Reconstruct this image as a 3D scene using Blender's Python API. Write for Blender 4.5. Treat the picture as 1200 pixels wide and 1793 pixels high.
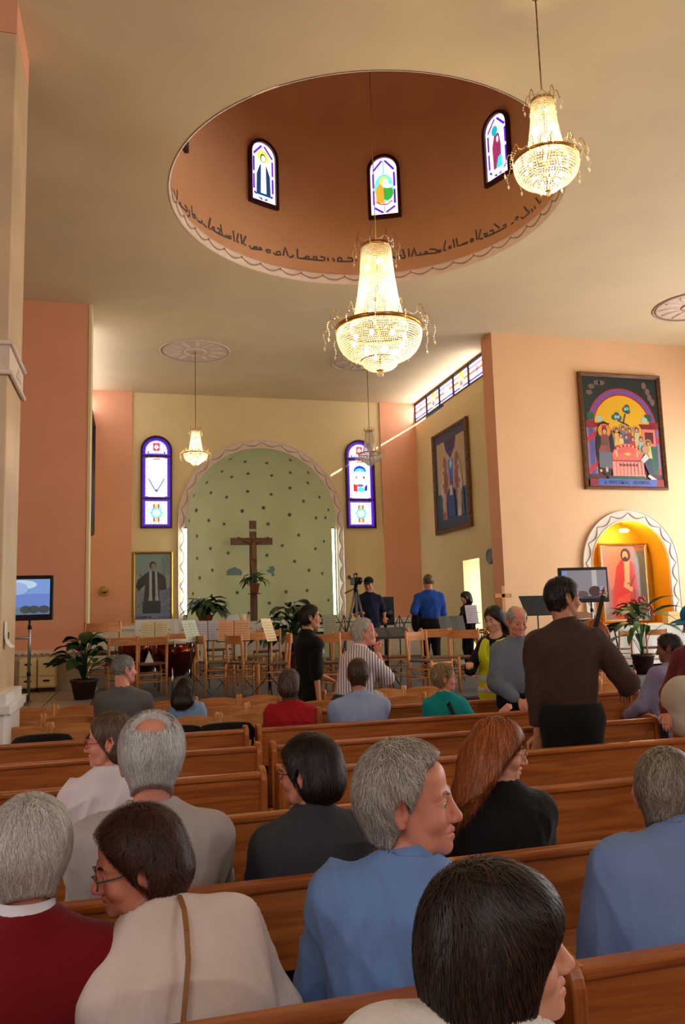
import bpy, math, random, time
import numpy as np
from mathutils import Vector, Matrix
T0 = time.time()
random.seed(7); rng = np.random.default_rng(7)
for _o in list(bpy.data.objects): bpy.data.objects.remove(_o)
scene = bpy.context.scene; COL = scene.collection

# ---------------------------------------------------------------- camera
EYE = 1.65; FPX = 1376.0; IW, IH = 1200.0, 1793.0
YAW, PITCH, ROLL = [math.radians(a) for a in (14.99, 7.33, -1.65)]
def _basis(y, p, r):
    f = np.array([math.sin(y)*math.cos(p), math.cos(y)*math.cos(p), math.sin(p)])
    rt = np.array([math.cos(y), -math.sin(y), 0.]); up = np.cross(rt, f)
    c, s = math.cos(r), math.sin(r)
    return np.array([c*rt+s*up, -s*rt+c*up, f])
CAMB = _basis(YAW, PITCH, ROLL); CAMP = np.array([0, 0, EYE])
cam_d = bpy.data.cameras.new('camera'); cam = bpy.data.objects.new('camera', cam_d); COL.objects.link(cam)
cam_d.sensor_fit = 'HORIZONTAL'; cam_d.sensor_width = 36.0; cam_d.lens = 36.0*FPX/IW
cam_d.clip_start = 0.05; cam_d.clip_end = 200
_m = Matrix.Identity(4)
for _i in range(3):
    _m[_i][0] = CAMB[0][_i]; _m[_i][1] = CAMB[1][_i]; _m[_i][2] = -CAMB[2][_i]; _m[_i][3] = CAMP[_i]
cam.matrix_world = _m
scene.camera = cam
def _ray(px, py): return np.array([px-IW/2, -(py-IH/2), FPX]) @ CAMB
def onY(px, py, Y): d = _ray(px, py); return CAMP + d*(Y/d[1])
def onX(px, py, X): d = _ray(px, py); return CAMP + d*(X/d[0])
def onZ(px, py, Z): d = _ray(px, py); return CAMP + d*((Z-EYE)/d[2])
def project(p):
    v = CAMB @ (np.array(p, float)-CAMP); return 600+FPX*v[0]/v[2], 896.5-FPX*v[1]/v[2]

# ---------------------------------------------------------------- building measures (metres)
K = 1.3
def sz(z): return EYE+(z-EYE)*K
D = 14.0*K                  # back wall of the sanctuary
HC_ = sz(5.63)              # ceiling height
YW = 10.05*K                # transept walls (left, right)
XL, XR = -0.74*K, 5.25*K    # sanctuary side walls
DOX, DOY, DOR = 2.2*K, 6.93*K, 1.91*K   # dome drum
STZ, STY = 0.60, 9.1        # stage height and front edge
RX, LX, BY = 12.2, -7.0, -5.0

# ---------------------------------------------------------------- world, sun, daylight, exposure
w = bpy.data.worlds.new('world'); scene.world = w; w.use_nodes = True
_nt = w.node_tree; _bg = _nt.nodes['Background']
_sky = _nt.nodes.new('ShaderNodeTexSky'); _sky.sky_type = 'HOSEK_WILKIE'; _sky.turbidity = 3.0
_nt.links.new(_sky.outputs[0], _bg.inputs[0]); _bg.inputs[1].default_value = 0.6
def area_light(name, loc, direction, sx, sy, power, col):
    d = bpy.data.lights.new(name, 'AREA'); d.shape = 'RECTANGLE'; d.size = sx; d.size_y = sy; d.energy = power; d.color = col
    o = bpy.data.objects.new(name, d); COL.objects.link(o); o.location = loc
    o.rotation_euler = Vector(direction).to_track_quat('-Z', 'Y').to_euler(); return o
sun_d = bpy.data.lights.new('sun', 'SUN'); sun_d.energy = 14.0; sun_d.angle = 0.009; sun_d.color = (1, .93, .82)
sun = bpy.data.objects.new('sun', sun_d); COL.objects.link(sun)
sun.rotation_euler = Vector((-.62, .52, -.37)).to_track_quat('-Z', 'Y').to_euler()
DAY = (.95, .97, 1.0)
WIN_R = [(11.0, 2.2), (7.4, 2.0), (3.8, 2.0), (0.2, 2.0)]     # (y, width) of the side windows
for (_y, _w), _p in zip(WIN_R, (200, 165, 80, 40)):
    area_light('window_daylight', (RX-.22, _y, 3.2), (-1, 0, -.12), _w-.1, 3.3, _p, DAY)
area_light('window_daylight', (LX+.22, 1.0, 3.2), (1, 0, -.12), 1.9, 3.3, 70, DAY)
for _x in (-1.6, 4.6):
    area_light('window_daylight', (_x, BY+.22, 5.3), (0, 1, -.16), 1.7, 2.2, 68, (.86, .92, 1.0))  # added cool light from the rear, brightens the backs of the nearest people
scene.view_settings.view_transform = 'Standard'; scene.view_settings.look = 'None'
scene.view_settings.exposure = 0.0; scene.view_settings.gamma = 1.0; scene.view_settings.use_curve_mapping = False
scene.cycles.use_denoising = True
scene.cycles.max_bounces = 6; scene.cycles.diffuse_bounces = 3; scene.cycles.glossy_bounces = 2; scene.cycles.transparent_max_bounces = 12; scene.cycles.use_adaptive_sampling = True; scene.cycles.adaptive_threshold = .04; scene.cycles.adaptive_min_samples = 8; scene.cycles.caustics_reflective = False; scene.cycles.caustics_refractive = False
scene.cycles.sample_clamp_indirect = 6.0

# ---------------------------------------------------------------- helpers
def s2l(c):
    return tuple((x/255/12.92 if x/255 <= .04045 else ((x/255+.055)/1.055)**2.4) for x in c[:3])
def tag(o, label=None, cat=None, group=None, kind=None):
    if label: o['label'] = label
    if cat: o['category'] = cat
    if group: o['group'] = group
    if kind: o['kind'] = kind
    return o
def thing(name, label, cat, loc=(0, 0, 0), rz=0.0, group=None):
    o = bpy.data.objects.new(name, None); COL.objects.link(o); o.empty_display_size = .1
    o.location = loc; o.rotation_euler = (0, 0, rz); return tag(o, label, cat, group)
def copy_tree(o, parent=None):
    c = o.copy(); COL.objects.link(c)
    if parent: c.parent = parent
    for ch in o.children: copy_tree(ch, c)
    return c
def fast_mesh(name, V, Q, col=None):
    V = np.asarray(V, np.float32); Q = np.asarray(Q, np.int32)
    me = bpy.data.meshes.new(name); n = Q.shape[1]
    me.vertices.add(len(V)); me.vertices.foreach_set('co', V.ravel())
    me.loops.add(Q.size); me.loops.foreach_set('vertex_index', Q.ravel())
    me.polygons.add(len(Q)); me.polygons.foreach_set('loop_start', np.arange(0, Q.size, n, dtype=np.int32))
    me.polygons.foreach_set('loop_total', np.full(len(Q), n, np.int32))
    me.polygons.foreach_set('use_smooth', np.ones(len(Q), bool))
    if col is not None:
        a = me.color_attributes.new('Col', 'FLOAT_COLOR', 'POINT')
        c4 = np.ones((len(V), 4), np.float32); c4[:, :3] = col; a.data.foreach_set('color', c4.ravel())
    me.update(); me.validate(); return me
def link(name, me, m, parent=None, loc=None):
    o = bpy.data.objects.new(name, me); COL.objects.link(o)
    if m is not None: me.materials.append(m)
    if parent: o.parent = parent
    if loc is not None: o.location = loc
    return o
def bevel(o, w=.006, seg=2):
    b = o.modifiers.new('bevel', 'BEVEL'); b.width = w; b.segments = seg; b.limit_method = 'ANGLE'; b.angle_limit = .6; return o
class MB:
    def __init__(s): s.v = []; s.f = []; s.c = []; s.sm = []
    def add(s, V, F, col=None, smooth=False):
        n = len(s.v); s.v += [tuple(map(float, p)) for p in V]; s.f += [tuple(i+n for i in f) for f in F]
        s.c += [col]*len(F); s.sm += [smooth]*len(F); return s
    def box(s, x0, x1, y0, y1, z0, z1, col=None):
        return s.add([(x0,y0,z0),(x1,y0,z0),(x1,y1,z0),(x0,y1,z0),(x0,y0,z1),(x1,y0,z1),(x1,y1,z1),(x0,y1,z1)],
                     [(0,3,2,1),(4,5,6,7),(0,1,5,4),(1,2,6,5),(2,3,7,6),(3,0,4,7)], col)
    def obox(s, c, size, M=None, col=None):
        M = Matrix.Identity(3) if M is None else M; c = Vector(c); hx, hy, hz = [a/2 for a in size]
        V = [c+M@Vector(p) for p in [(-hx,-hy,-hz),(hx,-hy,-hz),(hx,hy,-hz),(-hx,hy,-hz),(-hx,-hy,hz),(hx,-hy,hz),(hx,hy,hz),(-hx,hy,hz)]]
        return s.add(V, [(0,3,2,1),(4,5,6,7),(0,1,5,4),(1,2,6,5),(2,3,7,6),(3,0,4,7)], col)
    def bar(s, a, b, w, t, up=(0, 0, 1), col=None):
        a, b = Vector(a), Vector(b); d = (b-a); L = d.length; d = d.normalized(); u = Vector(up)
        x = d.cross(u); x = x.normalized() if x.length > 1e-4 else Vector((1, 0, 0)); z = x.cross(d)
        return s.obox((a+b)/2, (w, L, t), Matrix((x, d, z)).transposed(), col)
    def tube(s, pts, r, n=8, col=None, cap=True, smooth=True):
        P = [Vector(p) for p in pts]; m = len(P); R = r if isinstance(r, (list, tuple)) else [r]*m
        V = []; prev = None
        for i, p in enumerate(P):
            t = (P[min(i+1, m-1)]-P[max(i-1, 0)]).normalized()
            u = prev if prev is not None else (Vector((0, 0, 1)) if abs(t.z) < .9 else Vector((1, 0, 0)))
            x = u - t*u.dot(t); x = x.normalized() if x.length > 1e-6 else t.orthogonal().normalized(); prev = x; y = t.cross(x)
            V += [p+(x*math.cos(2*math.pi*k/n)+y*math.sin(2*math.pi*k/n))*R[i] for k in range(n)]
        F = [(i*n+k, i*n+(k+1) % n, (i+1)*n+(k+1) % n, (i+1)*n+k) for i in range(m-1) for k in range(n)]
        if cap: F += [tuple(reversed(range(n))), tuple(range((m-1)*n, m*n))]
        return s.add(V, F, col, smooth)
    def lathe(s, prof, n=24, c=(0, 0, 0), col=None, smooth=True, axis=None, cap=True):
        c = Vector(c); Mx = Matrix.Identity(3) if axis is None else Vector(axis).to_track_quat('Z', 'Y').to_matrix()
        V = [c+Mx@Vector((r*math.cos(2*math.pi*k/n), r*math.sin(2*math.pi*k/n), z)) for r, z in prof for k in range(n)]
        F = [(i*n+k, i*n+(k+1) % n, (i+1)*n+(k+1) % n, (i+1)*n+k) for i in range(len(prof)-1) for k in range(n)]
        if cap and prof[0][0] > 1e-5: F.append(tuple(reversed(range(n))))
        if cap and prof[-1][0] > 1e-5: F.append(tuple(range((len(prof)-1)*n, len(prof)*n)))
        return s.add(V, F, col, smooth)
    def ball(s, c, r, nu=10, nv=6, col=None, M=None):
        r = (r, r, r) if not isinstance(r, (tuple, list)) else r; M = Matrix.Identity(3) if M is None else M; c = Vector(c)
        V = [c+M@Vector((0, 0, -r[2]))]
        for j in range(1, nv):
            a = -math.pi/2+math.pi*j/nv
            V += [c+M@Vector((r[0]*math.cos(a)*math.cos(2*math.pi*k/nu), r[1]*math.cos(a)*math.sin(2*math.pi*k/nu), r[2]*math.sin(a))) for k in range(nu)]
        V.append(c+M@Vector((0, 0, r[2]))); t = len(V)-1
        F = [(0, 1+(k+1) % nu, 1+k) for k in range(nu)]
        F += [(1+j*nu+k, 1+j*nu+(k+1) % nu, 1+(j+1)*nu+(k+1) % nu, 1+(j+1)*nu+k) for j in range(nv-2) for k in range(nu)]
        F += [(1+(nv-2)*nu+k, 1+(nv-2)*nu+(k+1) % nu, t) for k in range(nu)]
        return s.add(V, F, col, True)
    def octa(s, c, r, rz=None, col=None):
        x, y, z = c; q = rz or r
        return s.add([(x-r,y,z),(x,y-r,z),(x+r,y,z),(x,y+r,z),(x,y,z+q),(x,y,z-q)],
                     [(0,1,4),(1,2,4),(2,3,4),(3,0,4),(1,0,5),(2,1,5),(3,2,5),(0,3,5)], col)
    def slab(s, poly, t, place, col=None):
        """closed slab: 2-D polygon extruded by t; place(u, v, w) -> 3-D"""
        n = len(poly); V = [place(u, v, 0) for u, v in poly]+[place(u, v, t) for u, v in poly]
        return s.add(V, [tuple(range(n)), tuple(reversed(range(n, 2*n)))]+[(i, i+n, (i+1) % n+n, (i+1) % n) for i in range(n)], col)
    def build(s, name, m=None, parent=None, loc=None, bev=0, smooth=None, seg=2):
        me = bpy.data.meshes.new(name); me.from_pydata(s.v, [], s.f)
        if any(s.sm) or smooth:
            me.polygons.foreach_set('use_smooth', [bool(smooth) or x for x in s.sm])
        if any(c is not None for c in s.c):
            a = me.color_attributes.new('Col', 'FLOAT_COLOR', 'CORNER'); L = []
            for p, c in zip(me.polygons, s.c):
                L += list((*(c or (1, 1, 1)), 1.0))*p.loop_total
            a.data.foreach_set('color', L)
        me.update(); o = link(name, me, m, parent, loc)
        if bev: bevel(o, bev, seg)
        return o
def struct(o, label=None): o['kind'] = 'structure'; o['label'] = label or o.name.replace('_', ' '); return o

# ---------------------------------------------------------------- materials
def mat(name, col=(200, 200, 200), rough=.6, metal=0., var=0., vscale=4., bump=0., bscale=60., emis=0., attr=False, sss=0., spec=.4,
        stretch=None, sheen=0., trans=0., lin=None, glass=False):
    m = bpy.data.materials.new(name); m.use_nodes = True; nt = m.node_tree; b = nt.nodes['Principled BSDF']; N = nt.nodes.new; L = nt.links.new
    c = lin if lin else s2l(col); b.inputs['Base Color'].default_value = (*c, 1)
    b.inputs['Roughness'].default_value = rough; b.inputs['Metallic'].default_value = metal; b.inputs['Specular IOR Level'].default_value = spec
    src = None
    if attr:
        a = N('ShaderNodeAttribute'); a.attribute_name = 'Col'; src = a.outputs['Color']
    if var or bump:
        tc = N('ShaderNodeTexCoord'); mp = N('ShaderNodeMapping'); L(tc.outputs['Object'], mp.inputs[0])
        if stretch: mp.inputs['Scale'].default_value = stretch
    if var:
        n = N('ShaderNodeTexNoise'); n.inputs['Scale'].default_value = vscale; n.inputs['Detail'].default_value = 5; L(mp.outputs[0], n.inputs['Vector'])
        r = N('ShaderNodeMapRange'); r.inputs[1].default_value = .3; r.inputs[2].default_value = .7; r.inputs[3].default_value = 1-var; r.inputs[4].default_value = 1+var
        L(n.outputs[0], r.inputs[0]); mx = N('ShaderNodeMixRGB'); mx.blend_type = 'MULTIPLY'; mx.inputs[0].default_value = 1
        if src: L(src, mx.inputs[1])
        else: mx.inputs[1].default_value = (*c, 1)
        L(r.outputs[0], mx.inputs[2]); src = mx.outputs[0]
    if src: L(src, b.inputs['Base Color'])
    if bump:
        n2 = N('ShaderNodeTexNoise'); n2.inputs['Scale'].default_value = bscale; n2.inputs['Detail'].default_value = 4; L(mp.outputs[0], n2.inputs['Vector'])
        bp = N('ShaderNodeBump'); bp.inputs['Strength'].default_value = bump; bp.inputs['Distance'].default_value = .01 if bscale > 20 else .03
        L(n2.outputs[0], bp.inputs['Height']); L(bp.outputs[0], b.inputs['Normal'])
    if emis:
        b.inputs['Emission Strength'].default_value = emis
        if src: L(src, b.inputs['Emission Color'])
        else: b.inputs['Emission Color'].default_value = (*c, 1)
    if sss:
        b.inputs['Subsurface Weight'].default_value = sss; b.inputs['Subsurface Radius'].default_value = (.012, .005, .003); b.inputs['Subsurface Scale'].default_value = 1.0
    if sheen: b.inputs['Sheen Weight'].default_value = sheen
    if trans: b.inputs['Transmission Weight'].default_value = trans
    return m
def wood(name, c1, c2, rough=.38, scale=1.0, axis=0, spec=.5):
    m = bpy.data.materials.new(name); m.use_nodes = True; nt = m.node_tree; b = nt.nodes['Principled BSDF']; N = nt.nodes.new; L = nt.links.new
    tc = N('ShaderNodeTexCoord'); mp = N('ShaderNodeMapping'); sc = [14*scale]*3; sc[axis] = .9*scale; mp.inputs['Scale'].default_value = sc; L(tc.outputs['Object'], mp.inputs[0])
    oi = N('ShaderNodeObjectInfo'); ad = N('ShaderNodeVectorMath'); ad.operation = 'ADD'; L(mp.outputs[0], ad.inputs[0])
    ml = N('ShaderNodeMath'); ml.operation = 'MULTIPLY'; ml.inputs[1].default_value = 37; L(oi.outputs['Random'], ml.inputs[0]); L(ml.outputs[0], ad.inputs[1])
    n = N('ShaderNodeTexNoise'); n.inputs['Scale'].default_value = 1.6; n.inputs['Detail'].default_value = 7; n.inputs['Distortion'].default_value = 1.2; L(ad.outputs[0], n.inputs['Vector'])
    cr = N('ShaderNodeValToRGB'); cr.color_ramp.elements[0].position = .35; cr.color_ramp.elements[1].position = .68
    cr.color_ramp.elements[0].color = (*s2l(c1), 1); cr.color_ramp.elements[1].color = (*s2l(c2), 1); L(n.outputs[0], cr.inputs[0]); L(cr.outputs[0], b.inputs['Base Color'])
    b.inputs['Roughness'].default_value = rough; b.inputs['Specular IOR Level'].default_value = spec
    bp = N('ShaderNodeBump'); bp.inputs['Strength'].default_value = .08; bp.inputs['Distance'].default_value = .004; L(n.outputs[0], bp.inputs['Height']); L(bp.outputs[0], b.inputs['Normal'])
    return m
MT = {}
MT['ceiling'] = mat('ceiling_plaster', (226, 205, 168), .85, var=.04, vscale=1.2, bump=.12, bscale=30)
MT['drum'] = mat('drum_paint', (208, 156, 114), .8, var=.05, vscale=1.5, bump=.15, bscale=40)
MT['pink'] = mat('pink_paint', (236, 168, 132), .7, var=.03, vscale=1.5, bump=.1, bscale=40)
MT['yellow'] = mat('yellow_paint', (234, 208, 156), .7, var=.03, vscale=1.5, bump=.1, bscale=40)
MT['peach'] = mat('peach_paint', (240, 194, 148), .65, var=.03, vscale=1.5, bump=.1, bscale=40)
MT['cream'] = mat('cream_paint', (232, 212, 160), .6, var=.03, vscale=2)
MT['apse'] = mat('apse_green', (226, 224, 180), .75, var=.04, vscale=1.5, bump=.1, bscale=40)
MT['trim'] = mat('trim_plaster', (228, 205, 186), .6, var=.06, vscale=9, bump=.2, bscale=50)
MT['trimdk'] = mat('trim_relief', (176, 142, 124), .7)
MT['niche'] = mat('niche_yellow', (236, 170, 30), .6, var=.04, vscale=3)
MT['white'] = mat('white_paint', (235, 232, 228), .5)
MT['marble'] = mat('pillar_stone', (214, 184, 146), .35, var=.12, vscale=2.2, bump=.05, bscale=30)
MT['stone'] = mat('floor_stone', (170, 156, 136), .3, var=.1, vscale=3)
MT['joint'] = mat('floor_joint', (96, 88, 78), .8)
MT['dado'] = mat('dado_stone', (190, 172, 146), .35, var=.1, vscale=3)
MT['stage'] = mat('stage_carpet', (96, 96, 98), .95, var=.1, vscale=30, bump=.4, bscale=300)
MT['navy'] = mat('stage_skirt', (40, 46, 84), .9)
MT['ink'] = mat('inscription_paint', (92, 82, 74), .8)
MT['star'] = mat('star_paint', (98, 102, 84), .8)
MT['cloud'] = mat('cloud_paint', (128, 148, 150), .8)
MT['pew'] = wood('pew_wood', (146, 76, 28), (190, 112, 50), .34)
MT['pewz'] = wood('pew_end_wood', (146, 76, 28), (190, 112, 50), .34, axis=2)
MT['chair'] = wood('chair_wood', (196, 128, 66), (224, 160, 94), .4, axis=2)
MT['chairx'] = wood('chair_back_wood', (188, 118, 56), (218, 150, 84), .38)
MT['straw'] = mat('straw_seat', (112, 84, 58), .85, var=.2, vscale=60, bump=.5, bscale=200)
MT['darkwood'] = wood('dark_wood', (84, 44, 22), (118, 66, 34), .4, axis=2)
MT['framewood'] = wood('frame_wood', (84, 52, 30), (140, 96, 54), .4)
MT['gold'] = mat('gilt', (176, 128, 44), .35, metal=.7, var=.15, vscale=20)
MT['brass'] = mat('brass', (196, 148, 70), .25, metal=1)
MT['black'] = mat('black_plastic', (14, 14, 15), .4)
MT['blackmetal'] = mat('black_metal', (24, 24, 26), .4, metal=.4)
MT['steel'] = mat('steel', (150, 148, 144), .3, metal=.9)
MT['chrome'] = mat('chrome', (210, 210, 210), .12, metal=1)
MT['print'] = mat('print', attr=True, rough=.55)
MT['icon'] = mat('icon_print', attr=True, rough=.5, var=.1, vscale=60)
MT['photo'] = mat('glazed_print', attr=True, rough=.12, spec=.6)
MT['screen'] = mat('screen', attr=True, rough=.3, emis=.85)
MT['glassC'] = mat('stained_glass', attr=True, rough=.3, emis=1.7)
MT['cloth'] = mat('white_cloth', (226, 222, 214), .85, bump=.3, bscale=25)
MT['paper'] = mat('paper', (232, 226, 214), .7, attr=False)
MT['paperC'] = mat('printed_paper', attr=True, rough=.7)
MT['leaf'] = mat('leaf', (34, 66, 26), .45, var=.35, vscale=9)
MT['leaf2'] = mat('leaf_light', (62, 104, 40), .45, var=.3, vscale=9)
MT['terra'] = mat('terracotta', (150, 76, 48), .8, var=.1)
MT['potdark'] = mat('dark_pot', (62, 34, 28), .6)
MT['copper'] = mat('copper_kettle', (98, 40, 18), .16, metal=.85)
MT['bulb'] = mat('bulb', (255, 222, 160), emis=60.)
MT['tube'] = mat('fluorescent_tube', (226, 255, 246), emis=18.)
MT['silver'] = mat('grey_metal', (120, 120, 122), .4, metal=.6)
def crystal_mat():
    m = bpy.data.materials.new('crystal'); m.use_nodes = True; nt = m.node_tree; nt.nodes.clear(); N = nt.nodes.new; L = nt.links.new
    o = N('ShaderNodeOutputMaterial'); t = N('ShaderNodeBsdfTranslucent'); t.inputs[0].default_value = (1, .93, .78, 1)
    g = N('ShaderNodeBsdfGlossy'); g.inputs[0].default_value = (1, .97, .92, 1); g.inputs[1].default_value = .12
    tr = N('ShaderNodeBsdfTransparent'); tr.inputs[0].default_value = (1, .97, .9, 1)
    a = N('ShaderNodeMixShader'); a.inputs[0].default_value = .22; b = N('ShaderNodeMixShader'); b.inputs[0].default_value = .30
    L(t.outputs[0], a.inputs[1]); L(g.outputs[0], a.inputs[2]); L(a.outputs[0], b.inputs[1]); L(tr.outputs[0], b.inputs[2]); L(b.outputs[0], o.inputs[0]); return m
MT['crystal'] = crystal_mat()
# ================================================================ STRUCTURE
def arch_wall(name, m, place, u0, u1, v0, v1, cu, r, vs, vb=None, n=40, t=.25):
    """wall in (u, v) with an arched opening (half width r, springing vs, bottom vb), reveal of depth t"""
    vb = v0 if vb is None else vb; mb = MB()
    def q(a, b, c, d): mb.add([place(*a, 0), place(*b, 0), place(*c, 0), place(*d, 0)], [(0, 1, 2, 3)])
    q((u0, v0), (cu-r, v0), (cu-r, v1), (u0, v1)); q((cu+r, v0), (u1, v0), (u1, v1), (cu+r, v1))
    if vb > v0: q((cu-r, v0), (cu+r, v0), (cu+r, vb), (cu-r, vb))
    A = [(cu-r*math.cos(math.pi*i/n), vs+r*math.sin(math.pi*i/n)) for i in range(n+1)]
    for a, b in zip(A[:-1], A[1:]): q(a, b, (b[0], v1), (a[0], v1))
    L = [(cu-r, vb)]+A+[(cu+r, vb)]
    for a, b in zip(L[:-1], L[1:]): mb.add([place(*a, 0), place(*b, 0), place(*b, t), place(*a, t)], [(0, 1, 2, 3)])
    return struct(mb.build(name, m))
pY = lambda Y: (lambda u, v, w: (u, Y+w, v))
# floor and stage
fl = struct(MB().box(LX-.3, RX+.3, BY-.3, D+2.4, -.3, 0).build('floor', MT['stone']), 'beige stone floor of the nave')
st = struct(MB().box(LX, RX, STY, D+2.3, .0, STZ).build('stage', MT['stage']), 'grey carpeted stage platform in front of the apse')
MB().box(LX, RX, STY-.015, STY, .02, STZ-.02).build('stage_skirt', MT['navy'], st)
_t = None
for i in range(11):
    for j in range(7):
        x, y = -6.4+.56*i, STY+.32+.56*j
        if _t is None: _t = MB().box(-.272, .272, -.272, .272, 0, .012).build('floor_tile', MT['stone'], st, (x, y, STZ), bev=.004)
        else:
            c = _t.copy(); COL.objects.link(c); c.location = (x, y, STZ)
# ceiling with the dome opening
mb = MB(); N = 96; x0, x1, y0, y1 = LX-.3, RX+.3, BY-.3, YW
angs = sorted([2*math.pi*i/N for i in range(N)]+[math.atan2(y-DOY, x-DOX) % (2*math.pi) for x in (x0, x1) for y in (y0, y1)])
def rect_hit(a):
    c, s = math.cos(a), math.sin(a); t = min(((x1-DOX)/c if c > 1e-9 else (x0-DOX)/c if c < -1e-9 else 1e9), ((y1-DOY)/s if s > 1e-9 else (y0-DOY)/s if s < -1e-9 else 1e9))
    return DOX+c*t, DOY+s*t
V = []
for a in angs: V += [(DOX+DOR*math.cos(a), DOY+DOR*math.sin(a), HC_), (*rect_hit(a), HC_)]
n = len(angs); mb.add(V, [(2*i, 2*((i+1) % n), 2*((i+1) % n)+1, 2*i+1) for i in range(n)])
mb.add([(XL-.35, YW, HC_), (XR+.04, YW, HC_), (XR+.04, D+.3, HC_), (XL-.35, D+.3, HC_)], [(0, 1, 2, 3)])
struct(mb.build('ceiling', MT['ceiling']), 'beige plaster ceiling with a round dome opening')
prof = [(DOR, HC_-.001), (DOR, sz(7.75))]+[(DOR*math.cos(a), sz(7.75)+1.6*math.sin(a)) for a in np.linspace(.06, math.pi/2, 12)]
dome = struct(MB().lathe([(r, z) for r, z in prof], 96, (DOX, DOY, 0), cap=False).build('wall_dome', MT['drum']), 'orange painted drum of the dome')
dt = MB().lathe([(DOR-.002, HC_-.006), (DOR-.025, HC_+.004), (DOR-.018, HC_+.13), (DOR-.03, HC_+.15), (DOR-.002, HC_+.165)], 96, (DOX, DOY, 0), cap=False)
dtr = dt.build('trim_ring', MT['trim'], dome)
g = MB(); NG = 44
for i in range(NG):
    a0 = 2*math.pi*i/NG; P = []
    for k in range(7):
        a = a0+2*math.pi/NG*k/6; z = HC_+.115-.065*math.sin(math.pi*k/6); P.append((DOX+(DOR-.026)*math.cos(a), DOY+(DOR-.026)*math.sin(a), z))
    g.tube(P, [.006, .009, .013, .015, .013, .009, .006], 5)
    g.ball(P[0], (.014, .014, .022), 6, 4)
g.build('garland', MT['trimdk'], dtr)
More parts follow.
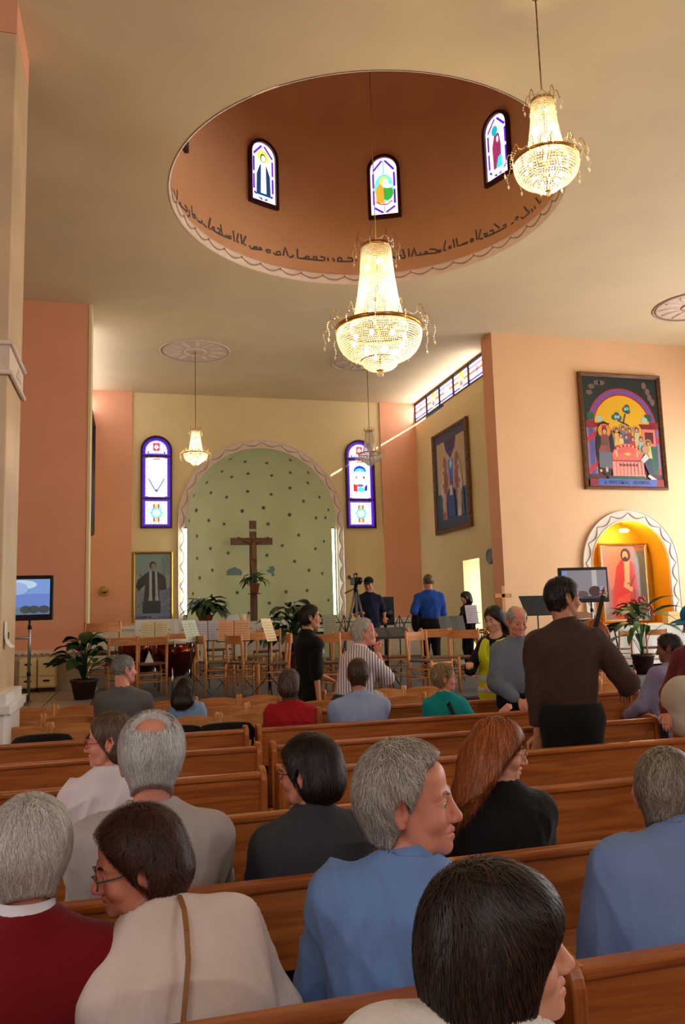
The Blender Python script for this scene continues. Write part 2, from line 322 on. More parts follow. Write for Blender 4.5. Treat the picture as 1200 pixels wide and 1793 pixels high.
INS = [[(-80.5,5.842),(-81.0,5.734)],[(-78.5,5.772),(-80.5,5.72),(-72.0,5.791)],[(-74.8,5.837),(-73.0,5.816),(-74.2,5.769)],[(-70.2,5.921),(-70.7,5.799)],[(-69.0,5.814),(-67.2,5.805),(-61.9,5.832)],[(-66.8,5.849),(-67.4,5.812)],[(-63.7,5.874),(-61.7,5.872),(-62.0,5.829)],[(-60.3,5.88),(-60.1,5.819),(-61.5,5.786)],[(-58.8,5.954),(-58.2,5.852)],[(-57.5,5.879),(-56.2,5.886),(-56.6,5.846),(-57.9,5.841),(-57.5,5.879)],[(-55.4,5.876),(-54.8,5.848),(-52.5,5.857),(-52.1,5.897)],[(-51.6,5.867),(-49.6,5.854)],[(-47.3,5.998),(-48.4,5.872)],[(-47.7,5.981),(-48.6,5.866),(-47.3,5.862)],[(-46.6,5.903),(-45.4,5.913),(-45.6,5.879),(-46.6,5.876),(-46.6,5.903)],[(-45.8,5.873),(-43.0,5.872),(-37.4,5.887)],[(-44.0,5.929),(-42.5,5.931),(-43.0,5.876)],[(-42.3,5.996),(-41.4,5.887)],[(-39.7,5.913),(-39.4,5.885)],[(-38.8,5.877),(-38.8,5.901),(-37.2,5.922),(-37.4,5.887)],[(-36.1,6.004),(-35.7,5.876)],[(-33.8,6.0),(-34.6,5.893),(-33.6,5.89)],[(-32.6,6.002),(-32.2,5.885)],[(-30.4,6.007),(-31.8,5.906),(-30.4,5.888)],[(-29.0,5.908),(-28.3,5.875),(-23.5,5.905)],[(-27.1,5.915),(-26.9,5.885)],[(-26.7,5.887),(-26.7,5.911),(-25.8,5.92),(-25.7,5.888)],[(-24.9,5.921),(-24.0,5.925),(-23.6,5.904)],[(-22.1,5.905),(-21.3,5.929),(-20.2,5.93),(-20.3,5.896),(-21.8,5.895)],[(-19.0,5.911),(-18.1,5.889),(-16.0,5.905),(-16.3,5.945),(-17.6,5.93),(-17.8,5.891)],[(-15.0,5.901),(-14.1,6.018),(-13.0,5.905)],[(-12.6,5.898),(-11.2,5.912),(-11.1,5.942)],[(-9.4,6.024),(-9.3,5.908),(-6.7,5.912),(0.5,5.916)],[(-6.7,5.937),(-6.5,5.908)],[(-6.1,5.915),(-5.9,5.95),(-4.9,5.945),(-5.1,5.91)],[(-3.2,5.918),(-3.2,5.952),(-2.0,5.952),(-2.2,5.917)],[(-0.6,5.966),(1.0,5.956),(0.8,5.917)],[(2.1,5.959),(2.4,5.916)],[(4.0,5.959),(4.7,5.916)],[(5.7,5.918),(6.3,5.967),(7.3,5.964),(7.4,5.92)],[(5.7,5.918),(11.4,5.922)],[(9.4,5.97),(11.3,5.961),(11.4,5.922)],[(12.6,6.0),(12.7,5.922)],[(26.1,5.951),(27.4,5.927)],[(27.7,5.944),(29.2,5.92),(30.8,5.915)],[(30.0,6.034),(30.8,5.92)],[(28.7,5.926),(28.8,5.958),(29.5,5.945)],[(32.2,6.027),(32.3,5.921)],[(33.2,5.916),(34.3,6.028),(35.0,5.923),(39.4,5.915)],[(36.5,5.954),(36.6,5.917)],[(38.3,5.92),(38.4,5.95),(39.2,5.94),(39.0,5.914)],[(40.0,5.965),(42.2,5.948),(42.9,5.919),(42.6,5.899),(39.4,5.915)],[(43.2,5.925),(44.2,5.921),(44.3,5.898),(43.3,5.902),(43.2,5.925)],[(46.3,6.024),(45.3,5.903),(46.5,5.905)],[(47.4,5.933),(48.1,5.939),(48.3,5.91),(47.6,5.908),(47.4,5.933)],[(49.3,6.012),(49.6,5.902)],[(50.5,6.014),(50.9,5.907),(54.7,5.901),(54.9,5.921)],[(52.7,5.923),(52.8,5.895)],[(56.2,5.936),(57.1,5.93),(57.0,5.896),(56.2,5.906),(56.2,5.936)],[(52.7,5.91),(54.9,5.915)],[(56.1,5.928),(57.1,5.927),(57.2,5.898),(56.2,5.899),(56.1,5.928)],[(58.5,6.022),(58.7,5.893)],[(60.5,6.005),(59.4,5.899),(61.3,5.88)],[(62.1,5.888),(61.7,5.935),(63.1,5.916),(62.7,5.884)],[(62.1,5.888),(65.7,5.881),(71.5,5.879),(71.4,5.912),(70.0,5.911)],[(64.1,5.93),(65.5,5.93),(65.9,5.883)],[(66.3,5.992),(68.5,5.906)],[(73.7,5.874),(75.1,5.878)],[(75.9,5.884),(76.2,5.915),(77.5,5.908),(76.6,5.877)],[(78.6,5.885),(79.6,5.85),(83.3,5.859),(83.0,5.886)],[(80.6,5.971),(82.4,5.88)],[(84.3,5.886),(85.0,5.835)],[(86.0,5.886),(86.5,5.843)],[(86.9,5.964),(89.1,5.861),(90.1,5.873)]]
g = MB()
def drum(a, z, rr): a = math.radians(a); return (DOX+rr*math.sin(a), DOY+rr*math.cos(a), sz(z))
for stn in INS:
    P = []
    for (a0, z0), (a1, z1) in zip(stn[:-1], stn[1:]):
        m_ = max(2, int(abs(a1-a0)/1.5)+1)
        P += [(a0+(a1-a0)*k/m_, z0+(z1-z0)*k/m_) for k in range(m_)]
    P.append(stn[-1]); hw = .011
    A = np.array([(math.radians(a)*DOR, sz(z)) for a, z in P]); Tn = np.gradient(A, axis=0); Tn /= np.maximum(np.linalg.norm(Tn, axis=1), 1e-6)[:, None]
    Nn = np.c_[-Tn[:, 1], Tn[:, 0]]; V = []
    for p, q in zip(A, Nn):
        for s in (-1, 1):
            e = p+q*s*hw*1.3; V.append((DOX+(DOR-.006)*math.sin(e[0]/DOR), DOY+(DOR-.006)*math.cos(e[0]/DOR), e[1]))
    g.add(V, [(2*i, 2*i+1, 2*i+3, 2*i+2) for i in range(len(A)-1)])
ins = g.build('inscription', MT['ink'], dome); ins['label'] = 'dark painted Syriac lettering'
# back wall, pilasters, dado, apse
ACX, AR, AS_, AD = 2.25*K, 1.37*K, sz(3.32), 1.55
arch_wall('wall_back', MT['yellow'], pY(D), XL-.3, XR+.3, STZ, HC_, ACX, AR, AS_, t=.12)['label'] = 'yellow back wall of the sanctuary around the apse'
for i, (a, b) in enumerate(((XL, -.04*K), (4.53*K, XR))):
    struct(MB().box(a, b, D-.05, D, STZ, HC_).build('trim_%d' % (1+i), MT['pink']), 'pink pilaster strip at the %s end of the back wall' % ('left', 'right')[i])
for i, (a, b) in enumerate(((XL, ACX-1.5*K), (ACX+1.5*K, XR))):
    d_ = struct(MB().box(a, b, D-.09, D, STZ, 1.42).box(a, b, D-.12, D, 1.42, 1.5).build('trim_%d' % (3+i), MT['white'], bev=.008), 'white dado along the back wall, %s of the apse' % ('left', 'right')[i])
mb = MB(); nt_, V = 40, []
rows = [(1.0, STZ), (1.0, (STZ+AS_)/2), (1.0, AS_)]+[(math.cos(a), AS_+AR*math.sin(a)) for a in np.linspace(.1, math.pi/2, 14)]
for s, z in rows: V += [(ACX-AR*math.cos(math.pi*i/nt_)*max(s, 1e-3), D+AD*math.sin(math.pi*i/nt_)*max(s, 1e-3), z) for i in range(nt_+1)]
F = [(j*(nt_+1)+i, j*(nt_+1)+i+1, (j+1)*(nt_+1)+i+1, (j+1)*(nt_+1)+i) for j in range(len(rows)-1) for i in range(nt_)]
apse = struct(mb.add(V, F, None, True).build('wall_apse', MT['apse']), 'pale green curved apse wall painted with stars')
def apse_hit(px, py):
    d = _ray(px, py); d = d/d[1]; f = lambda p: ((p[0]-ACX)/AR)**2+((p[1]-D)/AD)**2+(max(p[2]-AS_, 0)/AR)**2-1
    lo, hi = D, D+AD+.2
    for _ in range(40):
        mid = (lo+hi)/2; lo, hi = (mid, hi) if f(CAMP+d*mid) < 0 else (lo, mid)
    p = CAMP+d*lo; nrm = np.array([(p[0]-ACX)/AR**2, (p[1]-D)/AD**2, max(p[2]-AS_, 0)/AR**2]); return Vector(p), -Vector(nrm).normalized()
def on_apse(o, p, nrm, rot=0.0):
    q = nrm.to_track_quat('Z', 'Y').to_matrix()
    up = Vector((0, 0, 1)); y = (up-nrm*up.dot(nrm)).normalized(); x = y.cross(nrm)
    M_ = Matrix((x, y, nrm)).transposed() @ Matrix.Rotation(rot, 3, 'Z')
    o.matrix_local = Matrix.Translation(p+nrm*.012) @ M_.to_4x4()
S4 = [(502,558),(533,512),(588,522),(668,527),(755,516),(538,578),(598,566),(686,573),(755,562),(822,562),(446,599),(398,647),(461,637),(519,653),(597,632),(684,643),(754,619),(820,600),(863,653)]
S7 = [(163,50),(465,55),(607,35),(779,80),(1035,47),(953,100),(1015,100),(115,120),(245,117),(346,141),(637,141),(166,220),(838,213),(1005,255),(730,282),(949,303),(255,302),(373,331),(629,346),(168,366),(811,386),(268,444),(906,444),(994,465),(185,495),(433,591),(263,611),(140,598),(755,585),(893,578),(645,660),(353,679),(1035,640),(510,725)]
stars = [(150+x/2.105, 560+y/2.105) for x, y in S4]+[(150+x/2.105, 560+y/2.105) for x, y in ((408,702),(577,704),(656,692),(804,668),(752,718))]+[(300+x/3.75, 880+y/3.75) for x, y in S7]
_s = None
for i, (px, py) in enumerate(stars):
    p, nn = apse_hit(px, py)
    if _s is None:
        R_ = .062; pts = [(R_*(1 if k % 2 == 0 else .42)*math.sin(math.pi*k/5), R_*(1 if k % 2 == 0 else .42)*math.cos(math.pi*k/5)) for k in range(10)]
        mb = MB(); mb.add([(0, 0, .006)]+[(x, y, 0) for x, y in pts], [(0, 1+(k+1) % 10, 1+k) for k in range(10)]); o = _s = mb.build('star', MT['star'], apse)
    else:
        o = _s.copy(); COL.objects.link(o)
    on_apse(o, p, nn, random.uniform(-.4, .4))
for px, py, shape, nm in ((410, 1001, [(-.2,-.09),(.2,-.09),(.21,0),(.15,.06),(.08,.08),(.02,.12),(-.06,.09),(-.12,.07),(-.2,.02)], 'painted_cloud'), (475, 999, [(-.12,.0),(-.02,.05),(-.06,.1),(.06,.11),(.1,.02),(.06,-.04),(.09,-.13),(.02,-.15),(0,-.06),(-.08,-.05)], 'painted_dove')):
    p, nn = apse_hit(px, py); mb = MB(); mb.add([(0, 0, .004)]+[(x, y, .002) for x, y in shape], [(0, 1+k, 1+(k+1) % len(shape)) for k in range(len(shape))]); on_apse(mb.build(nm, MT['cloud'], apse), p, nn)
def arch_trim(name, cu, r0, r1, vs, vb, Y, parent_label, m=MT['trim'], t=.05, ng=15):
    n = 44; L0 = [(cu-r0, vb)]+[(cu-r0*math.cos(math.pi*i/n), vs+r0*math.sin(math.pi*i/n)) for i in range(n+1)]+[(cu+r0, vb)]
    L1 = [(cu-r1, vb)]+[(cu-r1*math.cos(math.pi*i/n), vs+r1*math.sin(math.pi*i/n)) for i in range(n+1)]+[(cu+r1, vb)]
    mb = MB()
    for a, b, c, d in zip(L0[:-1], L0[1:], L1[1:], L1[:-1]):
        for P in ([(a, 0), (b, 0), (c, 0), (d, 0)], [(d, 0), (c, 0), (c, 1), (d, 1)], [(b, 0), (a, 0), (a, 1), (b, 1)]):
            mb.add([(u, Y-t if w == 0 else Y, v) for (u, v), w in P], [(0, 1, 2, 3)])
    o = struct(mb.build(name, m), parent_label)
    e = MB()
    for rr, L in ((.013, L0), (.013, L1)): e.tube([(u, Y-t, v) for u, v in L], rr, 6)
    e.build('bead_moulding', m, o)
    gm = MB(); tot = [0]; rm = (r0+r1)/2; path = [(cu-rm, vb)]+[(cu-rm*math.cos(math.pi*i/80), vs+rm*math.sin(math.pi*i/80)) for i in range(81)]+[(cu+rm, vb)]
    P = np.array(path); seg = np.r_[0, np.cumsum(np.linalg.norm(np.diff(P, axis=0), axis=1))]
    ln = seg[-1]; cnt = ng*2; amp = (r1-r0)*.26
    for i in range(cnt):
        Q = []
        for k in range(7):
            s = ln*(i+k/6)/cnt; p = np.array([np.interp(s, seg, P[:, 0]), np.interp(s, seg, P[:, 1])]); p2 = np.array([np.interp(s+.01, seg, P[:, 0]), np.interp(s+.01, seg, P[:, 1])]); tt = (p2-p)/max(np.linalg.norm(p2-p), 1e-6)
            if np.linalg.norm(p2-p) < 1e-6: tt = np.array([0, -1.])
            nn = np.array([-tt[1], tt[0]]); off = amp-2*amp*math.sin(math.pi*k/6); q = p+nn*off; Q.append((q[0], Y-t-.004, q[1]))
        gm.tube(Q, [.006, .009, .013, .015, .013, .009, .006], 5)
    gm.build('garland', MT['trimdk'], o); return o
arch_trim('trim_5', ACX, AR-.01, 1.5*K, AS_, STZ, D, 'white garland moulding around the apse arch', ng=14)
# fluorescent tubes beside the apse opening
for px, lab in ((325, 'left'), (583, 'right')):
    a = onY(px, 926, D-.1); b = onY(px, 1076, D-.1)
    t = thing('fluorescent_lamp', 'upright lit fluorescent tube at the %s edge of the green apse' % lab, 'lamp', (a[0], D-.1, b[2]), group='fluorescent tubes')
    L_ = a[2]-b[2]; MB().box(-.02, .02, .02, .05, -.03, L_+.03).build('batten', MT['white'], t)
    MB().lathe([(.024, 0), (.024, L_)], 12).build('tube', MT['tube'], t); [MB().lathe([(.027, z_), (.027, z_+.04)], 10).build('end_cap', MT['steel'], t) for z_ in (-.04, L_)]
# transept walls
arch_wall('wall_right', MT['peach'], pY(YW), 5.0*K, RX+.3, STZ, HC_, 7.03*K, .655*K, sz(2.24), sz(1.37), t=.5)['label'] = 'peach transept wall with an arched niche, right of the sanctuary'
struct(MB().box(5.0*K, 5.25*K, YW+.002, YW+.45, STZ, HC_).build('wall_jamb_right', MT['pink']), 'pink corner block beside the peach wall')
struct(MB().box(LX-.3, -.54*K, YW, YW+.3, STZ, HC_).build('wall_left', MT['pink']), 'tall pink transept wall, left of the sanctuary')
struct(MB().box(XL-.3, -.54*K-.002, YW+.3, YW+.5, STZ, HC_).box(-.54*K-.03, -.54*K+.012, YW-.01, YW+.5, STZ, HC_).build('wall_jamb_left', MT['cream']), 'cream edge strip of the pink transept wall')
# dado of the left transept wall
dd = struct(MB().box(LX, -.56*K, YW-.06, YW, STZ, 1.17).build('baseboard_left', MT['dado']), 'beige stone dado under the pink wall')
MB().box(LX, -.55*K, YW-.09, YW, 1.17, 1.22).build('cap_moulding', MT['trim'], dd)
mb = MB()
for i in range(60): mb.ball((-.6-i*.09, YW-.08, 1.165), (.035, .02, .02), 6, 4)
mb.build('bead_row', MT['trim'], dd)
# sanctuary side walls
DY0, DY1, DZ = 11.38*K, 12.02*K, sz(2.45); SY0, SY1, SZ0 = 10.8*K, D-.04, sz(5.2)
def side(name, boxes, lab): 
    mb = MB()
    for b in boxes: mb.box(XR, XR+.05, *b)
    return struct(mb.build(name, MT['yellow']), lab)
side('wall_side_right', [(YW+.4, DY0, STZ, SZ0), (DY0, DY1, DZ, SZ0), (DY1, D, STZ, SZ0), (YW+.4, SY0, SZ0, HC_), (SY0, 16.3, SZ0, SZ0+.07)], 'yellow side wall of the sanctuary, right of the apse')
struct(MB().box(XL-.3, XL, YW+.3, D, STZ, HC_).build('wall_side_left', MT['yellow']), 'yellow side wall of the sanctuary, left of the apse')
# recess behind the doorway with a bright glazed door
mb = MB()
mb.box(XR+.05, XR+.5, DY1, DY1+.04, STZ, DZ+.04).box(XR+.05, XR+.5, DY0-.04, DY0, STZ, DZ+.04).box(XR+.05, XR+.5, DY0, DY1, DZ, DZ+.04)
struct(mb.build('door_reveal', MT['yellow']), 'yellow reveal of the side doorway')
dr = struct(MB().box(XR+.46, XR+.5, DY0, DY0+.05, STZ, DZ).box(XR+.46, XR+.5, DY1-.05, DY1, STZ, DZ).box(XR+.46, XR+.5, DY0+.05, DY1-.05, 1.55, 1.6).build('door_1', MT['white']), 'white framed glazed door in the side wall')
MB().box(XR+.475, XR+.48, DY0+.05, DY1-.05, STZ, DZ, col=(.92, .97, 1)).build('pane', MT['glassC'], dr)
area_light('door_daylight', (XR+.44, (DY0+DY1)/2, 1.7), (-1, 0, 0), .6, 1.8, 16, (.9, 1, .96))
# nave shell outside the frame, with the side windows
def nave_wall(name, X, sgn, wins, lab):
    mb = MB(); a, b = (X, X+.3) if sgn > 0 else (X-.3, X); ys = sorted(wins); y = BY
    for c, w_ in ys: mb.box(a, b, y, c-w_/2, 0, HC_).box(a, b, c-w_/2, c+w_/2, 0, 1.5).box(a, b, c-w_/2, c+w_/2, 4.9, HC_); y = c+w_/2
    mb.box(a, b, y, YW+.3, 0, HC_); o = struct(mb.build(name, MT['peach']), lab)
    for c, w_ in ys:
        k = len([1 for q in bpy.data.objects if q.name.startswith('window_')]); f = MB(); x = X+.1*sgn
        for yy in (c-w_/2, c-.03, c+w_/2-.06): f.box(x-.03, x+.03, yy, yy+.06, 1.5, 4.9)
        for zz in (1.5, 3.2, 4.84): f.box(x-.03, x+.03, c-w_/2, c+w_/2, zz, zz+.06)
        wf = struct(f.build('window_%d' % (20+k), MT['white']), 'tall nave side window')
        for j in range(2):
            for q in range(2): MB().box(x-.005, x+.005, c-w_/2+.06+j*(w_/2-.03), c-.03+j*(w_/2-.03), 1.56+q*1.7, 3.2+q*1.64, col=(.95, .97, 1)).build('pane', MT['glassC'], wf)
nave_wall('wall_nave_right', RX, 1, WIN_R, 'peach nave wall with tall windows, right')
nave_wall('wall_nave_left', LX, -1, [(1.0, 2.0)], 'peach nave wall with tall windows, left')
struct(MB().box(LX-.3, RX+.3, BY-.3, BY, 0, HC_).build('wall_rear', MT['peach']), 'peach rear wall behind the pews')
for k_, x_ in enumerate((-1.6, 4.6)):  # unseen windows added on the rear wall for the cool foreground lights
    f = MB()
    for xx in (x_-.9, x_-.03, x_+.84): f.box(xx, xx+.06, BY, BY+.08, 4.0, 6.5)
    for zz in (4.0, 5.25, 6.44): f.box(x_-.9, x_+.9, BY, BY+.08, zz, zz+.06)
    wf = struct(f.build('window_%d' % (40+k_), MT['white']), 'unseen rear window added to light the foreground')
    for j in range(2):
        for q in range(2): MB().box(x_-.84+j*.87, x_-.03+j*.87, BY+.01, BY+.02, 4.06+q*1.25, 5.25+q*1.19, col=(.9, .95, 1)).build('pane', MT['glassC'], wf)
# niche in the right transept wall
NX, NR, NS, NB = 7.03*K, .655*K-.004, sz(2.24), sz(1.37)+.003
mb = MB(); L = [(NX-NR, NB)]+[(NX-NR*math.cos(math.pi*i/32), NS+NR*math.sin(math.pi*i/32)) for i in range(33)]+[(NX+NR, NB)]
for a, b in zip(L[:-1], L[1:]): mb.add([(a[0], YW-.004, a[1]), (b[0], YW-.004, b[1]), (b[0], YW+.55, b[1]), (a[0], YW+.55, a[1])], [(0, 3, 2, 1)])
mb.add([(u, YW+.54, v) for u, v in L], [tuple(range(len(L)))]); mb.box(NX-NR, NX+NR, YW-.03, YW+.55, NB-.04, NB+.005)
mb.v = [(x*.999+NX*.001 if 0 else x, y, z) for x, y, z in mb.v]
struct(mb.build('wall_niche', MT['niche']), 'golden yellow arched niche in the peach wall')
arch_trim('trim_6', NX, NR-.005, .79*K, NS, STZ+.75, YW, 'white garland moulding around the golden niche', m=mat('niche_trim', (224, 212, 194), .6, var=.05, vscale=9), ng=7)
# pillar at the left edge
PX = -.965; PY0, PY1 = 6.45, 7.2
pl = struct(MB().box(PX-.8, PX, PY0, PY1, 1.1, sz(7.4) if 0 else 6.52).build('pillar', MT['marble'], bev=.012), 'beige stone pillar with a carved band, at the left edge')
MB().box(PX-.8, PX, PY0, PY1, 6.52, HC_+.2).build('pillar_head', MT['pink'], pl)
MB().box(PX-.83, PX+.012, PY0-.015, PY1+.015, 3.60, 3.84).build('carved_band', MT['trim'], pl)
mb = MB()
for z in (3.60, 3.84):
    L = [(PX+.02, PY1+.02, z), (PX+.02, PY0-.02, z), (PX-.83, PY0-.02, z)]; mb.tube(L, .022, 8)
mb.build('band_moulding', MT['trim'], pl)
mb = MB()
for k, (y, z) in enumerate(((6.95, 3.70), (6.9, 3.73), (6.99, 3.74), (6.85, 3.69), (7.05, 3.70), (6.93, 3.76))): mb.ball((PX+.014, y, z), (.012, .045, .022), 8, 5)
for k in range(4): mb.ball((PX-.1-.12*k, PY0-.017, 3.72+.03*math.sin(k*2)), (.05, .012, .03), 8, 5)
mb.build('carved_flower', MT['trim'], pl)
MB().box(PX-.86, PX+.045, PY0-.045, PY1+.045, 0, .98).build('pedestal', MT['white'], pl, bev=.01)
mb = MB().box(PX-.9, PX+.085, PY0-.085, PY1+.085, .98, 1.04).box(PX-.87, PX+.055, PY0-.055, PY1+.055, 1.04, 1.12)
for k in range(11): mb.ball((PX+.07, PY0+.04+k*.068, .972), (.012, .022, .02), 6, 4)
mb.build('pedestal_cap', MT['white'], pl, bev=.01)
n_ = thing('paper_notice', 'small curled white paper notice taped to the stone pillar', 'notice', (PX+.004, 6.62, 1.56))
mb = MB(); V = []
for i in range(9):
    z = .1-.2*i/8; b = .045*(max(0, i-4)/4)**2
    V += [(.004+b, -.06, z), (.006+b*1.4, .06, z)]
mb.add(V, [(2*i, 2*i+1, 2*i+3, 2*i+2) for i in range(8)]); mb.build('sheet', MT['paper'], n_)
mb = MB()
for y, z, w_, h_ in ((-.02, -.01, .006, .05), (.002, -.008, .006, .05), (.018, -.006, .02, .006), (.018, .012, .02, .006), (.03, -.002, .006, .04), (.018, -.03, .02, .006)): mb.box(.024, .0265, y, y+w_, z-h_/2, z+h_/2)
mb.build('printed_digits', MT['ink'], n_)
# ceiling medallions
def medallion(x, y, r, lab):
    t = thing('ceiling_medallion', lab, 'medallion', (x, y, HC_), group='plaster ceiling medallions')
    MB().lathe([(0, -.012), (r*.9, -.012), (r*.97, -.0)], 40).build('disc', MT['trim'], t)
    mb = MB(); mb.tube([(r*math.cos(a), r*math.sin(a), -.01) for a in np.linspace(0, 2*math.pi, 49)], .014, 6, cap=False)
    mb.tube([(r*.3*math.cos(a), r*.3*math.sin(a), -.02) for a in np.linspace(0, 2*math.pi, 25)], .014, 6, cap=False); mb.build('rim', MT['trimdk'] if x > 7 else MT['trim'], t)
    for k in range(12):
        a = 2*math.pi*k/12; M_ = Matrix.Rotation(a, 3, 'Z')
        MB().ball((r*.62*math.cos(a), r*.62*math.sin(a), -.014), (r*.26, r*.07, .018), 8, 4, M=M_).build('leaf_relief', MT['trim'], t)
medallion(.88*K, 11.61*K, .52*K, 'plaster ceiling medallion above the small lit chandelier')
medallion(3.45*K, 11.7*K, .4*K, 'plaster ceiling medallion above the small unlit chandelier')
medallion(7.3*K, 8.6*K, .52*K, 'plaster ceiling medallion near the right edge of the photo')
# ================================================================ WINDOWS AND PICTURES
class Pic:
    """flat print built from coloured polygons in (u, v) metres"""
    def __init__(s): s.L = []
    def poly(s, P, col): s.L.append((list(P), s2l(col))); return s
    def rect(s, u0, u1, v0, v1, col): return s.poly([(u0, v0), (u1, v0), (u1, v1), (u0, v1)], col)
    def disc(s, cu, cv, ru, rv, col, n=20, a0=0, a1=2*math.pi):
        return s.poly([(cu+ru*math.cos(a0+(a1-a0)*k/n), cv+rv*math.sin(a0+(a1-a0)*k/n)) for k in range(n if abs(a1-a0-2*math.pi) < 1e-6 else n+1)], col)
    def arc(s, cu, cv, r0, r1, a0, a1, col, n=16, e=1.0):
        for k in range(n):
            a, b = a0+(a1-a0)*k/n, a0+(a1-a0)*(k+1)/n
            s.poly([(cu+r0*math.cos(a), cv+r0*e*math.sin(a)), (cu+r1*math.cos(a), cv+r1*e*math.sin(a)), (cu+r1*math.cos(b), cv+r1*e*math.sin(b)), (cu+r0*math.cos(b), cv+r0*e*math.sin(b))], col)
        return s
    def line(s, P, w, col):
        for (a, b), (c, d) in zip(P[:-1], P[1:]):
            L = math.hypot(c-a, d-b) or 1; nx, ny = -(d-b)/L*w/2, (c-a)/L*w/2
            s.poly([(a-nx, b-ny), (c-nx, d-ny), (c+nx, d+ny), (a+nx, b+ny)], col)
        return s
    def build(s, name, m, parent, place, step=.0003):
        mb = MB()
        # layers get their depth in runs, so strips of one band stay level
        z = 0; last = None
        for P, c in s.L:
            if c != last: z += step; last = c
            mb.add([place(u, v, z) for u, v in P], [tuple(range(len(P)))], c)
        return mb.build(name, m, parent)
PUR, LIL, BLU, WHT, RED, TEA, YEL = (58, 20, 150), (238, 222, 255), (40, 40, 190), (250, 250, 255), (220, 50, 50), (60, 200, 190), (250, 220, 60)
def arch_poly(w, h, n=20): r = w/2; return [(-r, 0), (r, 0)]+[(r*math.cos(math.pi*k/n), h-r+r*math.sin(math.pi*k/n)) for k in range(n+1)]
def arch_frame(mb, w, h, t, place, d, n=20):
    o = arch_poly(w, h, n); i = [(-w/2+t, t), (w/2-t, t)]+[((w/2-t)*math.cos(math.pi*k/n), h-w/2+(w/2-t)*math.sin(math.pi*k/n)) for k in range(n+1)]
    m_ = len(o)
    for k in range(m_):
        a, b, c, e = o[k], o[(k+1) % m_], i[(k+1) % m_], i[k]
        mb.add([place(*a, d), place(*b, d), place(*c, d), place(*e, d)], [(0, 1, 2, 3)])
        mb.add([place(*a, 0), place(*b, 0), place(*b, d), place(*a, d)], [(0, 1, 2, 3)]); mb.add([place(*c, 0), place(*e, 0), place(*e, d), place(*c, d)], [(0, 1, 2, 3)])
MT['winframe'] = mat('window_frame', (58, 20, 16), .5)
MT['lead'] = mat('leading', (40, 20, 60), .6)
def border_run(p, P, w, c1, c2, step):
    """a chain of small glass pieces along a polyline"""
    A = np.array(P); seg = np.r_[0, np.cumsum(np.linalg.norm(np.diff(A, axis=0), axis=1))]; n = max(1, int(seg[-1]/step))
    for i in range(n):
        a = [np.interp(seg[-1]*(i+.08)/n, seg, A[:, k]) for k in (0, 1)]; b = [np.interp(seg[-1]*(i+.92)/n, seg, A[:, k]) for k in (0, 1)]
        p.line([tuple(a), tuple(b)], w, c1 if i % 2 == 0 else c2)
def star8(p, cu, cv, r0, r1, col, n=8): p.poly([(cu+(r1 if k % 2 else r0)*math.cos(math.pi*k/n), cv+(r1 if k % 2 else r0)*math.sin(math.pi*k/n)) for k in range(2*n)], col)
